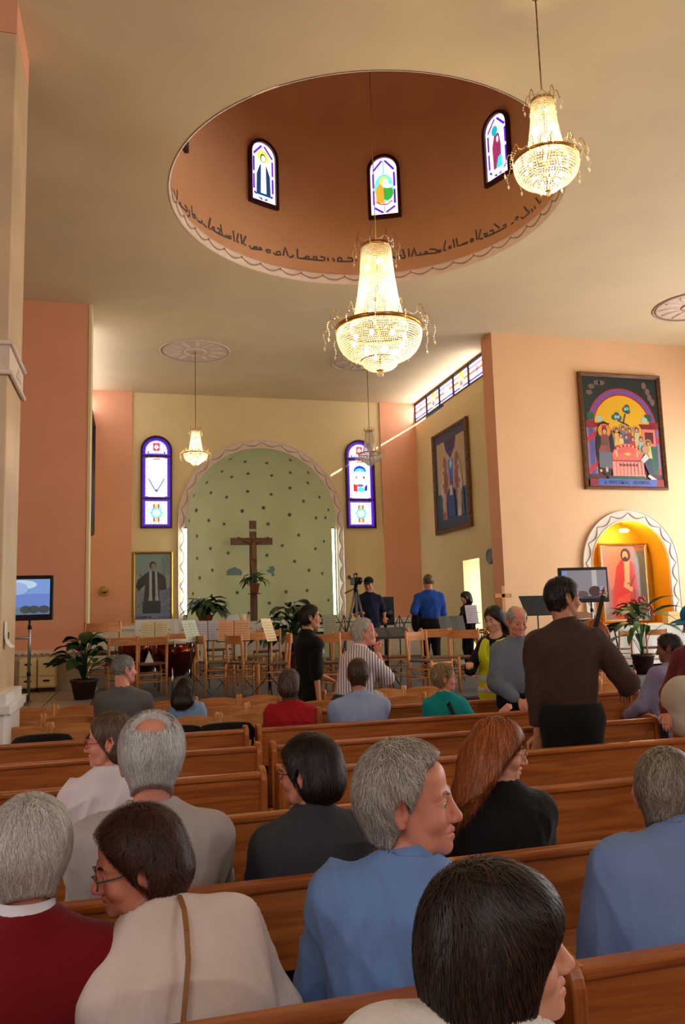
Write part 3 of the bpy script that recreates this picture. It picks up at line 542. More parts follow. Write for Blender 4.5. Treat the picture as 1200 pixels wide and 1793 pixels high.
def tall_window(idx, px0, px1, pyt, pyb, variant, lab):
    a = onY(px0, (pyt+pyb)/2, D); b = onY(px1, (pyt+pyb)/2, D); top = onY((px0+px1)/2, pyt, D)[2]; bot = onY((px0+px1)/2, pyb, D)[2]
    W, Hh, cx = b[0]-a[0], top-bot, (a[0]+b[0])/2; place = lambda u, v, w_: (u, -w_, v)
    root = thing('window_%d' % idx, lab, 'window', (cx, D-.002, bot)); root['kind'] = 'structure'
    mb = MB(); arch_frame(mb, W, Hh, .045, place, .06)
    t1, t2 = Hh*.775, Hh*.315
    mb.add([place(u, v, .05) for u, v in ((-W/2+.04, t1-.02), (W/2-.04, t1-.02), (W/2-.04, t1+.02), (-W/2+.04, t1+.02))], [(0, 1, 2, 3)])
    mb.add([place(u, v, .05) for u, v in ((-W/2+.04, t2-.02), (W/2-.04, t2-.02), (W/2-.04, t2+.02), (-W/2+.04, t2+.02))], [(0, 1, 2, 3)]); mb.build('frame', MT['winframe'], root)
    w2 = W/2-.045
    # bottom pane
    p = Pic(); p.rect(-w2, w2, .045, t2-.02, PUR if variant == 0 else (70, 30, 170)); p.rect(-w2+.05, w2-.05, .085, t2-.045, (84, 70, 140)); p.rect(-w2+.12, w2-.12, .15, t2-.11, WHT)
    for v in (.12, t2-.08): border_run(p, [(-w2+.07, v), (w2-.07, v)], .046, LIL, (190, 205, 255), .056)
    for u in (-w2+.09, w2-.09): border_run(p, [(u, .1), (u, t2-.06)], .046, LIL, (190, 210, 255), .056)
    c = t2*.52; p.rect(-.07, .07, .15, t2-.12, RED); p.rect(-.035, .035, .15, t2-.12, (250, 180, 80)); star8(p, 0, c, .15, .11, TEA); p.disc(0, c, .085, .085, WHT)
    p.build('pane', MT['glassC'], root, place)
    # middle pane
    p = Pic(); p.rect(-w2, w2, t2+.02, t1-.02, PUR); p.rect(-w2+.05, w2-.05, t2+.04, t1-.03, (84, 70, 140)); p.rect(-w2+.12, w2-.12, t2+.05, t1-.03, (252, 250, 255))
    for u in (-w2+.09, w2-.09): border_run(p, [(u, t2+.06), (u, t1-.04)], .046, LIL, (190, 210, 255), .056)
    p.rect(-.08, .08, t1-.08, t1-.045, (230, 120, 60)); m0 = (t1+t2)/2
    if variant == 0:
        p.poly([(-w2+.13, m0-.02), (0, m0-.32), (w2-.13, m0-.02), (w2-.13, m0-.12), (0, m0-.42), (-w2+.13, m0-.12)], (170, 220, 250)); p.line([(-w2+.13, m0-.02), (0, m0-.33), (w2-.13, m0-.02)], .022, (60, 60, 110))
        p.disc(0, m0-.3, .035, .035, (110, 70, 170)); p.rect(-.17, .17, t2+.08, t2+.15, (225, 230, 240)); p.disc(-.02, m0+.18, .04, .07, (225, 222, 245)); p.disc(.06, m0+.14, .05, .03, (232, 230, 240))
    else:
        p.disc(0, m0+.2, .16, .15, (20, 40, 190), a0=0, a1=math.pi); p.disc(0, m0+.2, .13, .09, (50, 180, 240), a0=0, a1=math.pi); p.poly([(-.07, m0-.1), (.07, m0-.1), (.02, m0+.25), (-.02, m0+.25)], (255, 252, 240))
        p.poly([(-.17, m0-.28), (-.06, m0-.3), (-.08, m0-.12), (-.17, m0-.1)], (215, 40, 50)); p.poly([(.1, m0-.28), (.18, m0-.26), (.18, m0-.1), (.12, m0-.16)], (30, 30, 170)); p.disc(.02, m0-.24, .1, .06, (70, 190, 210)); p.disc(.0, m0-.14, .09, .04, (120, 90, 130))
        p.disc(-.09, m0+.06, .02, .04, (150, 80, 60)); p.disc(.1, m0+.06, .025, .04, (110, 60, 60)); p.rect(-.17, .17, t2+.08, t2+.14, (228, 232, 225))
    p.build('pane', MT['glassC'], root, place)
    # arched pane
    p = Pic(); hb = t1+.02; hc = Hh-W/2; r = w2
    p.poly([(-r, hb), (r, hb)]+[(r*math.cos(math.pi*k/18), hc+r*math.sin(math.pi*k/18)) for k in range(19)], PUR)
    
    for q, cc, hh in ((r-.05, (84, 70, 140), .03), (r-.12, WHT, .1)): p.poly([(-q, hb+hh), (q, hb+hh)]+[(q*math.cos(math.pi*k/18), hc+q*math.sin(math.pi*k/18)) for k in range(19)], cc)
    q = r-.09; border_run(p, [(-q, hb+.04)]+[(-q*math.cos(math.pi*k/18), hc+q*math.sin(math.pi*k/18)) for k in range(19)]+[(q, hb+.04)], .046, LIL, (215, 185, 250), .056)
    border_run(p, [(-q+.05, hb+.07), (q-.05, hb+.07)], .04, LIL, (205, 225, 255), .06); p.rect(-.075, .075, hb+.11, Hh-.17, (225, 50, 70)); p.poly([(0, hb+.14), (.055, (hb+Hh)/2-.03), (0, Hh-.2), (-.055, (hb+Hh)/2-.03)], WHT); p.disc(0, (hb+Hh)/2-.03, .025, .025, (80, 190, 160))
    p.build('pane', MT['glassC'], root, place)
tall_window(1, 246, 301.5, 763.5, 925, 0, 'arched purple bordered stained glass window left of the apse')
tall_window(2, 605, 656, 771, 925, 1, 'arched stained glass window with a blue dome, right of the apse')
# dome windows
def dome_window(idx, ang, variant, lab):
    W, Hh = .405*K, .83*K; a = math.radians(ang)
    root = thing('window_%d' % idx, lab, 'window', (DOX+(DOR-.012)*math.sin(a), DOY+(DOR-.012)*math.cos(a), sz(6.45)), -a); root['kind'] = 'structure'
    place = lambda u, v, w_: (u, -w_-.02, v); mb = MB(); arch_frame(mb, W, Hh, .05, lambda u, v, w_: (u, -w_+.03, v), .09); mb.build('frame', MT['winframe'], root)
    p = Pic(); w2 = W/2-.05; P = [(-w2, .05), (w2, .05)]+[(w2*math.cos(math.pi*k/16), Hh-W/2+w2*math.sin(math.pi*k/16)) for k in range(17)]; p.poly(P, (250, 225, 255))
    q = w2-.045; path = [(0, .095), (-q, .095)]+[(-q*math.cos(math.pi*k/16), Hh-W/2+q*math.sin(math.pi*k/16)) for k in range(17)]+[(q, .095), (0, .095)]
    border_run(p, path, .034, (62, 24, 180), (84, 34, 190), .27)
    if variant == 0:    # robed figure in black and white with a halo
        p.disc(0, Hh-.27, .11, .11, (245, 240, 90)); p.poly([(-.13, .14), (.13, .14), (.12, .5), (.06, .66), (-.06, .66), (-.12, .5)], (24, 48, 88)); p.poly([(-.05, .2), (.05, .2), (.045, .66), (-.04, .66)], (240, 240, 250)); p.disc(0, Hh-.3, .055, .075, (40, 90, 90)); p.disc(.005, Hh-.31, .038, .055, (225, 225, 225)); p.rect(-.13, .13, .12, .16, (170, 215, 215))
    elif variant == 1:  # round landscape medallion with a robed figure
        p.line([(0, .1), (0, Hh-.1)], .02, (90, 170, 230)); p.disc(0, Hh*.47, .155, .24, (90, 200, 220)); p.disc(.05, Hh*.39, .1, .12, (50, 140, 50)); p.poly([(-.13, .27), (.0, .24), (-.01, .52), (-.07, .6), (-.13, .5)], (190, 140, 40)); p.disc(0, Hh*.58, .07, .08, (215, 190, 60)); p.disc(.02, Hh*.56, .05, .06, (235, 235, 240)); p.disc(.07, Hh*.5, .08, .035, (225, 235, 245)); p.line([(-.13, .28), (-.05, .23), (.05, .23), (.13, .29)], .02, (180, 50, 40))
    else:               # robed figure in wine red and turquoise
        p.disc(.0, Hh*.8, .08, .08, (245, 245, 190)); p.poly([(-.08, .2), (.08, .2), (.08, .55), (.05, .74), (-.04, .74), (-.09, .55)], (130, 40, 80)); p.disc(-.03, Hh*.74, .06, .08, (20, 150, 170)); p.poly([(-.03, .2), (.09, .2), (.09, .4), (.02, .36)], (40, 190, 200)); p.disc(.02, Hh*.6, .02, .05, (235, 225, 215)); p.rect(-.12, .12, .12, .2, (190, 240, 225))
    p.build('pane', MT['glassC'], root, place, .0005)
dome_window(3, -23, 0, 'dome window with a black robed figure and yellow halo')
dome_window(4, 24, 1, 'middle dome window with a green landscape medallion')
dome_window(5, 70, 2, 'dome window with a wine red robed figure, behind the right chandelier')
dome_window(6, -69.5, 0, 'dome window of which only a dark edge shows at the left rim')
# strip window under the ceiling
root = thing('window_7', 'slanting row of red and white stained glass panes under the ceiling', 'window', (XR+.012, SY0, SZ0+.07)); root['kind'] = 'structure'
SL, SH = SY1-SY0, HC_-SZ0-.09; place = lambda u, v, w_: (-w_, u, v); mb = MB()
npn = 5; edges = [SL*i/npn for i in range(npn+1)]
for e in edges: mb.box(-.03, .03, e-.025, e+.025, 0, SH)
mb.box(-.03, .03, 0, SL, SH-.045, SH+.02).box(-.03, .03, 0, SL, -.0, .022); mb.build('frame', MT['winframe'], root)
for i in range(npn):
    a, b = edges[i]+.025, edges[i+1]-.025; p = Pic(); c = (a+b)/2; p.rect(a, b, .02, SH-.045, (252, 246, 255)); p.rect(a, b, .07, .11, (60, 40, 200)); p.rect(a, b, SH-.13, SH-.1, (130, 80, 200)); p.rect(a, b, SH*.46, SH*.56, (235, 90, 40))
    if i % 2 == 1: p.disc(c, SH*.55, .15, .19, (250, 225, 70)); p.disc(c, SH*.5, .07, .1, (250, 240, 225)); p.poly([(c-.09, SH*.28), (c+.09, SH*.28), (c+.05, SH*.5), (c-.05, SH*.5)], (120, 90, 200))
    elif i == 2: p.poly([(c-.2, SH*.5), (c, SH*.16), (c+.2, SH*.5), (c, SH*.84)], (120, 70, 60)); p.poly([(c-.17, SH*.5), (c, SH*.2), (c+.17, SH*.5), (c, SH*.8)], (248, 225, 235))
    else: p.rect(c-.02, c+.02, SH*.36, SH*.66, (90, 30, 140)); p.rect(c-.06, c+.06, SH*.48, SH*.54, (90, 30, 140))
    p.build('pane', MT['glassC'], root, place, .0006)
area_light('strip_window_daylight', (XR-.05, (SY0+SY1)/2, HC_-.3), (-1, 0, .12), SL, .4, 34, (1, .95, .9))
# left strip windows opposite (lights the ceiling near the left pilaster)
area_light('strip_window_daylight', (XL+.03, (SY0+SY1)/2, HC_-.3), (1, 0, .1), SL, .4, 10, (1, .95, .9))
struct(MB().box(XL, XL+.02, SY0, SY1, HC_-.52, HC_-.04, col=(.9, .88, 1)).build('window_8', MT['glassC']), 'strip window under the ceiling of the left side wall')
# ---- framed pictures
def framed(name, label, W, Hh, loc, rz, fw, depth, fm, pic, pm=None, inner=None, cat='painting', step=.0004):
    """frame in local x (width), z (height), front towards -y"""
    t = thing(name, label, cat, loc, rz); mb = MB()
    o = [(-W/2, 0), (W/2, 0), (W/2, Hh), (-W/2, Hh)]; i = [(-W/2+fw, fw), (W/2-fw, fw), (W/2-fw, Hh-fw), (-W/2+fw, Hh-fw)]; md = [(-W/2+fw*.45, fw*.45), (W/2-fw*.45, fw*.45), (W/2-fw*.45, Hh-fw*.45), (-W/2+fw*.45, Hh-fw*.45)]
    for k in range(4):
        j = (k+1) % 4
        for a, da, b, db in ((o, 0, o, depth*.7), (o, depth*.7, md, depth), (md, depth, i, depth*.45), (i, depth*.45, i, 0)):
            mb.add([(a[k][0], -da, a[k][1]), (a[j][0], -da, a[j][1]), (b[j][0], -db, b[j][1]), (b[k][0], -db, b[k][1])], [(0, 1, 2, 3)])
    mb.add([(x, 0, z) for x, z in o], [(3, 2, 1, 0)])
    mb.build('frame', fm, t)
    if inner: 
        e = MB(); 
        L = [(x, -depth*.45-.004, z) for x, z in i]; e.tube(L+[L[0]], .014, 5); e.build('gilt_slip', inner, t)
    pic.build('canvas', pm or MT['icon'], t, lambda u, v, w_: (u, -depth*.3-w_, v), step); return t
# supper icon on the peach wall
W, Hh = 1.4*K, 1.765*K; p = Pic(); u, v = W/2, Hh
p.rect(-u, u, 0, v, (40, 34, 30)); p.rect(-u+.09, u-.09, .09, v-.09, (36, 46, 40))
for (a, b) in ((-.62, 2.02), (-.5, 2.1), (-.68, 1.9), (-.4, 2.1)): p.disc(a, b, .07, .05, (110, 92, 76))
for (a, b) in ((.62, 1.96), (.55, 2.08), (.66, 1.84), (.72, 1.75)): p.disc(a, b, .05, .07, (128, 96, 90))
ac, av, ar = 0, 1.22, .76
p.disc(ac, av, ar, ar*1.03, (190, 40, 44), 30, 0, math.pi); p.arc(ac, av, ar-.1, ar-.03, 0, math.pi, (98, 86, 170), 30, 1.03); p.disc(ac, av, ar-.12, (ar-.12)*1.03, (170, 34, 40), 30, 0, math.pi); p.disc(ac, av, ar-.14, (ar-.14)*1.03, (226, 172, 26), 30, 0, math.pi)
p.rect(-.74, .74, .3, 1.22, (226, 172, 26)); p.rect(-.78, .78, .22, .5, (96, 34, 30))
for s in (-1, 1):
    p.rect(s*.70-.1, s*.70+.1, .3, 1.24, (150, 104, 128)); p.rect(s*.70-.05, s*.70+.05, .3, 1.2, (78, 84, 148)); p.poly([(s*.6, .45), (s*.8, .3), (s*.8, .4), (s*.6, .55)], (200, 36, 40)); p.poly([(s*.6, 1.05), (s*.8, .9), (s*.8, 1.0), (s*.6, 1.15)], (200, 36, 40)); p.rect(s*.70-.1, s*.70+.1, 1.2, 1.34, (150, 34, 36)); p.rect(s*.64-.13, s*.64+.02, 1.36, 1.5, (40, 90, 56)); p.disc(s*.5, 1.38, .07, .06, (160, 196, 186))
p.poly([(-.62, 1.3), (-.28, 1.3), (-.34, 1.22), (-.6, 1.22)], (130, 24, 28)); p.rect(-.58, -.36, 1.04, 1.22, (230, 128, 112)); p.poly([(.36, 1.3), (.74, 1.3), (.72, 1.2), (.42, 1.2)], (130, 24, 28)); p.rect(.42, .72, .86, 1.2, (228, 118, 104)); p.rect(.48, .67, .92, 1.14, (88, 26, 26)); p.rect(.5, .74, .3, .86, (40, 92, 70))
p.line([(-.1, 1.36), (.1, 1.28), (.22, 1.2)], .03, (60, 72, 62)); p.line([(.02, 1.3), (.08, 1.5)], .025, (60, 72, 62)); p.line([(0, 1.24), (.22, 1.2)], .03, (60, 72, 62))
for (a, b) in ((-.17, 1.42), (-.11, 1.47), (-.06, 1.41), (.08, 1.58), (.13, 1.63), (.14, 1.55)): p.disc(a, b, .055, .055, (52, 92, 92))
for (a, b) in ((-.14, 1.43), (-.08, 1.43), (.09, 1.59), (.13, 1.6)): p.disc(a, b, .028, .035, (150, 200, 205))
hd = [(-.26, 1.1), (-.14, 1.16), (.0, 1.2), (.14, 1.17), (.3, 1.18), (-.06, 1.06), (.06, 1.04), (.2, 1.0), (.38, 1.0), (.54, .92)]
for (a, b) in hd: p.disc(a, b, .082, .085, (186, 140, 78))
for k, (a, b) in enumerate(hd):
    p.disc(a, b, .042, .055, (92, 56, 34)); p.disc(a, b-.012, .028, .036, (206, 150, 112))
    p.poly([(a-.07, b-.3), (a+.07, b-.3), (a+.045, b-.055), (a-.045, b-.055)], [(120, 130, 160), (220, 170, 80), (90, 110, 150), (150, 60, 60), (196, 180, 140), (226, 184, 110), (70, 80, 110), (190, 50, 50), (150, 180, 170), (206, 190, 110)][k])
p.disc(-.42, .8, .2, .53, (26, 24, 26), 28); p.disc(-.42, 1.14, .14, .14, (220, 140, 54)); p.rect(-.47, -.37, 1.02, 1.26, (196, 44, 30)); p.disc(-.42, 1.14, .06, .075, (96, 58, 36)); p.disc(-.42, 1.12, .038, .05, (206, 150, 110)); p.poly([(-.54, .6), (-.3, .6), (-.34, 1.06), (-.5, 1.06)], (126, 70, 62)); p.poly([(-.58, .42), (-.3, .4), (-.28, .72), (-.56, .74)], (104, 106, 116)); p.disc(-.44, .88, .06, .07, (104, 70, 50)); p.poly([(-.58, .74), (-.34, .72), (-.38, .86), (-.52, .86)], (150, 70, 66)); p.disc(-.42, .38, .03, .05, (214, 176, 120)); p.disc(-.55, .36, .03, .03, (214, 176, 120))
p.disc(.05, .66, .33, .24, (222, 96, 80), 24, 0, math.pi); p.arc(.05, .66, .26, .3, .2, math.pi-.2, (240, 150, 120), 14, .74); p.rect(-.28, .38, .56, .7, (226, 104, 86))
for k in range(7): p.disc(-.2+.085*k, .80+.06*math.sin(math.pi*k/6), .02, .02, (128, 30, 26))
p.poly([(-.04, .7), (.06, .66), (.14, .7), (.06, .73)], (246, 190, 90)); p.rect(-.2, -.17, .64, .74, (246, 200, 130)); p.rect(.25, .28, .64, .74, (246, 200, 130))
p.rect(-.3, .4, .26, .58, (236, 150, 132))
for k in range(9): p.rect(-.3+.08*k, -.285+.08*k, .26, .56, (206, 104, 92)); p.disc(-.26+.08*k, .26, .04, .045, (236, 150, 132)); p.disc(-.26+.08*k, .575, .04, .03, (150, 44, 36), 10, math.pi, 2*math.pi)
for k in range(6): p.line([(-.14+.07*k, .46), (-.11+.07*k, .5), (-.09+.07*k, .45)], .014, (70, 40, 40))
p.poly([(.36, .62), (.5, .72), (.62, .3), (.52, .26)], (62, 66, 88)); p.poly([(.33, .58), (.47, .72), (.52, .62), (.4, .52)], (206, 200, 196)); p.disc(.46, .79, .085, .085, (190, 146, 84)); p.disc(.46, .79, .045, .055, (196, 140, 100)); p.poly([(.5, .3), (.66, .2), (.6, .16), (.46, .26)], (222, 206, 200))
p.rect(-.4, .4, .18, .26, (40, 84, 50)); p.rect(-u+.1, u-.1, .05, .2, (140, 30, 30)); p.poly([(-.62, .21), (.66, .19), (.64, .06), (-.62, .08)], (64, 96, 178))
for k in range(40): p.rect(-.76+.038*k, -.745+.038*k, .03, .045, (210, 90, 90))
ls = onY(1010, 652, YW); lb = onY(1024, 857, YW); lr = onY(1167, 858, YW)
icon = framed('icon_painting', 'large framed supper icon with a yellow arch on the peach wall', W, Hh, ((lb[0]+lr[0])/2, YW-.01, lb[2]), 0, .075, .09, MT['framewood'], p, step=.0003)
ft = bpy.data.curves.new('caption', 'FONT'); ft.body = 'ὁ  ΜΥCΤΙΚΟC   ΔΕΙΠΝΟC'; ft.size = .085; ft.align_x = 'CENTER'; ft.extrude = .0004
_tmp = bpy.data.objects.new('tmp', ft); COL.objects.link(_tmp); bpy.context.view_layer.update()
fm_ = bpy.data.meshes.new_from_object(_tmp.evaluated_get(bpy.context.evaluated_depsgraph_get())); bpy.data.objects.remove(_tmp)
fo = link('caption_lettering', fm_, MT['ink'] if not fm_.materials else None, icon); fo.location = (0, -.07, .105); fo.rotation_euler = (math.pi/2, 0, 0)
# baptism icon on the yellow side wall
W, Hh = 1.51*K, 1.80*K; p = Pic(); u = W/2
p.rect(-u, u, 0, Hh, (58, 74, 104)); p.rect(-u+.2, u-.2, .25, Hh-.27, (46, 72, 110)); p.rect(-u+.2, u-.2, .9, Hh-.27, (196, 168, 128))
p.poly([(-.34, Hh-.27), (.34, Hh-.27), (.26, Hh-.5), (0, Hh-.72), (-.26, Hh-.5)], (52, 44, 120)); p.poly([(-.2, Hh-.27), (.2, Hh-.27), (.12, Hh-.5), (0, Hh-.56), (-.12, Hh-.5)], (44, 44, 58)); p.poly([(-.16, 1.62), (.16, 1.62), (.1, 1.0), (-.1, 1.0)], (98, 140, 208)); p.poly([(-.1, 1.4), (.1, 1.4), (.07, 1.05), (-.07, 1.05)], (70, 100, 200)); p.poly([(-.07, 1.5), (0, 1.38), (.07, 1.5), (0, 1.62)], (210, 216, 225))
for s in (-1, 1):
    for k, (a, b, c) in enumerate(((.34, 1.5, (150, 96, 84)), (.46, 1.3, (206, 178, 150)), (.3, 1.16, (160, 70, 66)), (.5, 1.0, (214, 190, 166)), (.34, .86, (150, 90, 80)), (.44, .66, (196, 150, 126)))):
        p.disc(s*a, b, .11, .22, c, 14); p.disc(s*a*.9, b+.06, .045, .06, (150, 98, 66))
    p.poly([(s*.3, .3), (s*.52, .3), (s*.5, .9), (s*.34, .9)], (200, 170, 146)); p.poly([(s*.54, .3), (s*.68, .3), (s*.66, .85), (s*.56, .85)], (40, 92, 84)); p.disc(s*.42, .38, .08, .1, (190, 90, 76) if s < 0 else (220, 196, 176))
p.poly([(-.2, .3), (.2, .3), (.16, .95), (-.16, .95)], (30, 56, 130)); 
for k in range(8): p.line([(-.17, .36+.07*k), (-.05, .4+.07*k), (.05, .36+.07*k), (.17, .4+.07*k)], .02, (60, 96, 170))
p.disc(0, 1.08, .06, .09, (130, 80, 56)); p.poly([(-.08, .8), (.08, .8), (.06, 1.02), (-.06, 1.02)], (206, 196, 186)); p.rect(-u+.08, u-.08, .09, .16, (38, 52, 80)); p.rect(-u+.08, u-.08, .2, .24, (44, 62, 88))
bp_ = onX(768.75, 938, XR); bq = onX(830, 921, XR)
framed('icon_painting', 'framed blue icon with winged figures on the yellow side wall', W, Hh, (XR-.01, (bp_[1]+bq[1])/2, bq[2]), -math.pi/2, .085, .09, MT['framewood'], p)
p = Pic(); p.rect(-.9, .9, 0, 2.3, (60, 60, 70))
framed('icon_painting', 'picture seen edge-on as a dark line beside the pink wall', 1.9, 2.34, (XL+.02, 15.9, sz(2.97)), math.pi/2, .08, .16, MT['black'], p)
# portrait of a robed figure with a staff
q0 = onY(232, 1090, D-.02); q1 = onY(303, 1090, D-.02); qt = onY(268, 966, D-.02)
W, Hh = q1[0]-q0[0], qt[2]-q0[2]+.0; p = Pic(); u = W/2
p.rect(-u, u, 0, Hh, (150, 164, 158)); p.rect(-u, u, Hh*.66, Hh, (132, 152, 148)); p.rect(-u, u, 0, Hh*.46, (140, 138, 150)); p.poly([(u*.3, .2), (u, .12), (u, Hh*.5), (u*.4, Hh*.45)], (120, 128, 152)); p.rect(-u, u, 0, Hh*.12, (128, 134, 158))
for k in range(10): a = random.uniform(.2, .85)*u; b = random.uniform(.16, .4)*Hh; p.line([(a, b), (a+.1, b+random.uniform(-.03, .06))], .02, random.choice([(96, 104, 136), (158, 160, 176), (110, 108, 130)]))
for k in range(6): a = -random.uniform(.5, .9)*u; b = random.uniform(.16, .4)*Hh; p.line([(a, b), (a+.1, b+.04)], .02, (116, 112, 128))
p.poly([(-.52*u, Hh*.13), (.36*u, Hh*.13), (.3*u, Hh*.6), (.2*u, Hh*.72), (-.2*u, Hh*.72), (-.36*u, Hh*.6)], (72, 66, 70)); p.poly([(-.2*u, Hh*.72), (-.75*u, Hh*.6), (-.85*u, Hh*.5), (-.7*u, Hh*.44), (-.3*u, Hh*.55)], (70, 62, 64)); p.poly([(.2*u, Hh*.72), (.62*u, Hh*.64), (.68*u, Hh*.46), (.35*u, Hh*.44), (.2*u, Hh*.55)], (76, 64, 62))
p.rect(-.05*u, .1*u, Hh*.32, Hh*.7, (70, 52, 58)); p.poly([(-.22*u, Hh*.3), (-.02*u, Hh*.3), (-.05*u, Hh*.4), (-.06*u, Hh*.72), (-.18*u, Hh*.72), (-.18*u, Hh*.4)], (168, 176, 170)); p.poly([(.1*u, Hh*.3), (.3*u, Hh*.3), (.25*u, Hh*.4), (.2*u, Hh*.72), (.1*u, Hh*.72), (.13*u, Hh*.4)], (166, 170, 172)); p.rect(-.5*u, .38*u, Hh*.12, Hh*.28, (62, 62, 70))
p.disc(.0, Hh*.805, .17*u, .055*Hh, (58, 50, 48)); p.disc(.03*u, Hh*.79, .12*u, .045*Hh, (150, 122, 112)); p.disc(-.62*u, Hh*.66, .06*u, .03*Hh, (140, 116, 106)); p.line([(.55*u, Hh*.62), (.6*u, Hh*.84)], .014, (112, 118, 114)); p.arc(.62*u, Hh*.87, .05, .065, -.6, 3.9, (112, 118, 114), 10)
for k, wd in enumerate((.05, .03, .09, .02, .06)): p.rect(-.8*u+sum((.07, .05, .1, .04, .08)[:k]), -.8*u+sum((.07, .05, .1, .04, .08)[:k])+wd, .09, .125, (60, 66, 120))
for k in range(4): p.rect(.3*u+.07*k, .3*u+.07*k+.045, .085, .115, (96, 100, 130))
framed('portrait_painting', 'tall gilt framed portrait of a robed figure holding a staff', W, Hh, ((q0[0]+q1[0])/2, D-.004, q0[2]), 0, .055, .06, MT['gold'], p, cat='painting')
# print in the niche
q0 = onY(1055, 1083, YW+.44); q1 = onY(1141, 1083, YW+.44); qt = onY(1095, 943, YW+.44)
W, Hh = q1[0]-q0[0], qt[2]-q0[2]; p = Pic(); u = W/2
p.rect(-u, u, 0, Hh, (150, 92, 76)); p.rect(-u, u, Hh*.7, Hh, (176, 110, 90)); p.poly([(-u, 0), (-u*.3, 0), (-u*.5, Hh*.2), (-u, Hh*.24)], (126, 108, 98)); p.rect(u*.45, u, 0, Hh*.9, (108, 116, 112)); p.poly([(-u*.85, Hh*.95), (-u*.2, Hh*.95), (-u*.3, Hh*.5), (-u*.6, Hh*.4)], (186, 112, 84))
p.poly([(-.55*u, .06*Hh), (.5*u, .08*Hh), (.56*u, .45*Hh), (.48*u, .72*Hh), (.22*u, .79*Hh), (-.1*u, .79*Hh), (-.3*u, .7*Hh), (-.5*u, .36*Hh)], (188, 50, 40)); p.poly([(-.35*u, .3*Hh), (.2*u, .38*Hh), (.1*u, .14*Hh), (-.4*u, .2*Hh)], (206, 70, 50)); p.poly([(.28*u, .12*Hh), (.5*u, .1*Hh), (.54*u, .4*Hh), (.34*u, .42*Hh)], (150, 40, 40)); p.poly([(0, .5*Hh), (.2*u, .5*Hh), (.26*u, .79*Hh), (.02*u, .79*Hh)], (206, 158, 108)); p.poly([(-.02*u, .52*Hh), (.32*u, .44*Hh), (.28*u, .38*Hh), (-.06*u, .45*Hh)], (206, 156, 104)); p.line([(-.3*u, .12*Hh), (0, .22*Hh), (.2*u, .1*Hh)], .03, (120, 30, 30)); p.line([(.22*u, .45*Hh), (.44*u, .6*Hh)], .03, (120, 34, 34))
p.disc(.1*u, .85*Hh, .2*u, .085*Hh, (62, 38, 28)); p.disc(.08*u, .84*Hh, .12*u, .06*Hh, (200, 140, 104)); p.disc(.08*u, .8*Hh, .09*u, .03*Hh, (70, 42, 30))
framed('portrait_painting', 'framed print of a seated figure in a red robe inside the golden niche', W, Hh, ((q0[0]+q1[0])/2, YW+.44, NB+.02), 0, .05, .05, MT['gold'], p, pm=MT['photo'], inner=MT['white'], cat='painting')
nl = thing('niche_lamp', 'small brass picture lamp at the top of the golden niche', 'lamp', (NX, YW+.2, NS+NR-.02))
MB().tube([(0, 0, 0), (0, -.02, -.1), (0, -.08, -.14)], .012, 6).build('arm', MT['brass'], nl)
MB().ball((0, -.08, -.17), (.11, .05, .035), 12, 8).build('shade', MT['bulb'], nl)
pt = bpy.data.lights.new('niche_bulb', 'POINT'); pt.energy = 26; pt.color = (1, .74, .36); pt.shadow_soft_size = .08; po = bpy.data.objects.new('niche_bulb', pt); COL.objects.link(po); po.parent = nl; po.location = (0, -.16, -.2)
# wall clock
c = onX(860, 974, XR); ck = thing('wall_clock', 'round grey wall clock beside the doorway', 'clock', (XR, c[1], c[2]))
MB().lathe([(.0, 0), (.15, 0), (.155, .03), (.14, .045), (.128, .03)], 28, axis=(-1, 0, 0)).build('case', MT['silver'], ck)
MB().lathe([(.0, .026), (.13, .026)], 28, axis=(-1, 0, 0)).build('dial', mat('dial', (196, 206, 206), .4), ck)
MB().bar((-.03, 0, 0), (-.03, .05, .05), .012, .003, (1, 0, 0)).bar((-.03, 0, 0), (-.03, .01, -.09), .009, .003, (1, 0, 0)).build('hands', MT['black'], ck)
# shell holy-water font on the pilaster
q = onY(182, 1034, D-.06); sh = thing('wall_lamp', 'small brass shell wall lamp on the left pink pilaster', 'lamp', (q[0], D-.05, q[2]))
mb = MB()
for k in range(7): a = math.pi*(k+.5)/7; mb.tube([(0, -.05, -.06), (.11*math.cos(a)*.6, -.08, -.06+.09*math.sin(a)), (.12*math.cos(a), -.07, -.06+.15*math.sin(a))], [.012, .022, .016], 6)
mb.build('shell', MT['brass'], sh); MB().box(-.1, .1, -.1, 0, -.1, -.065).build('base', MT['brass'], sh, bev=.005); MB().ball((0, -.1, 0), (.035, .03, .045), 10, 7).build('globe', MT['crystal'], sh)
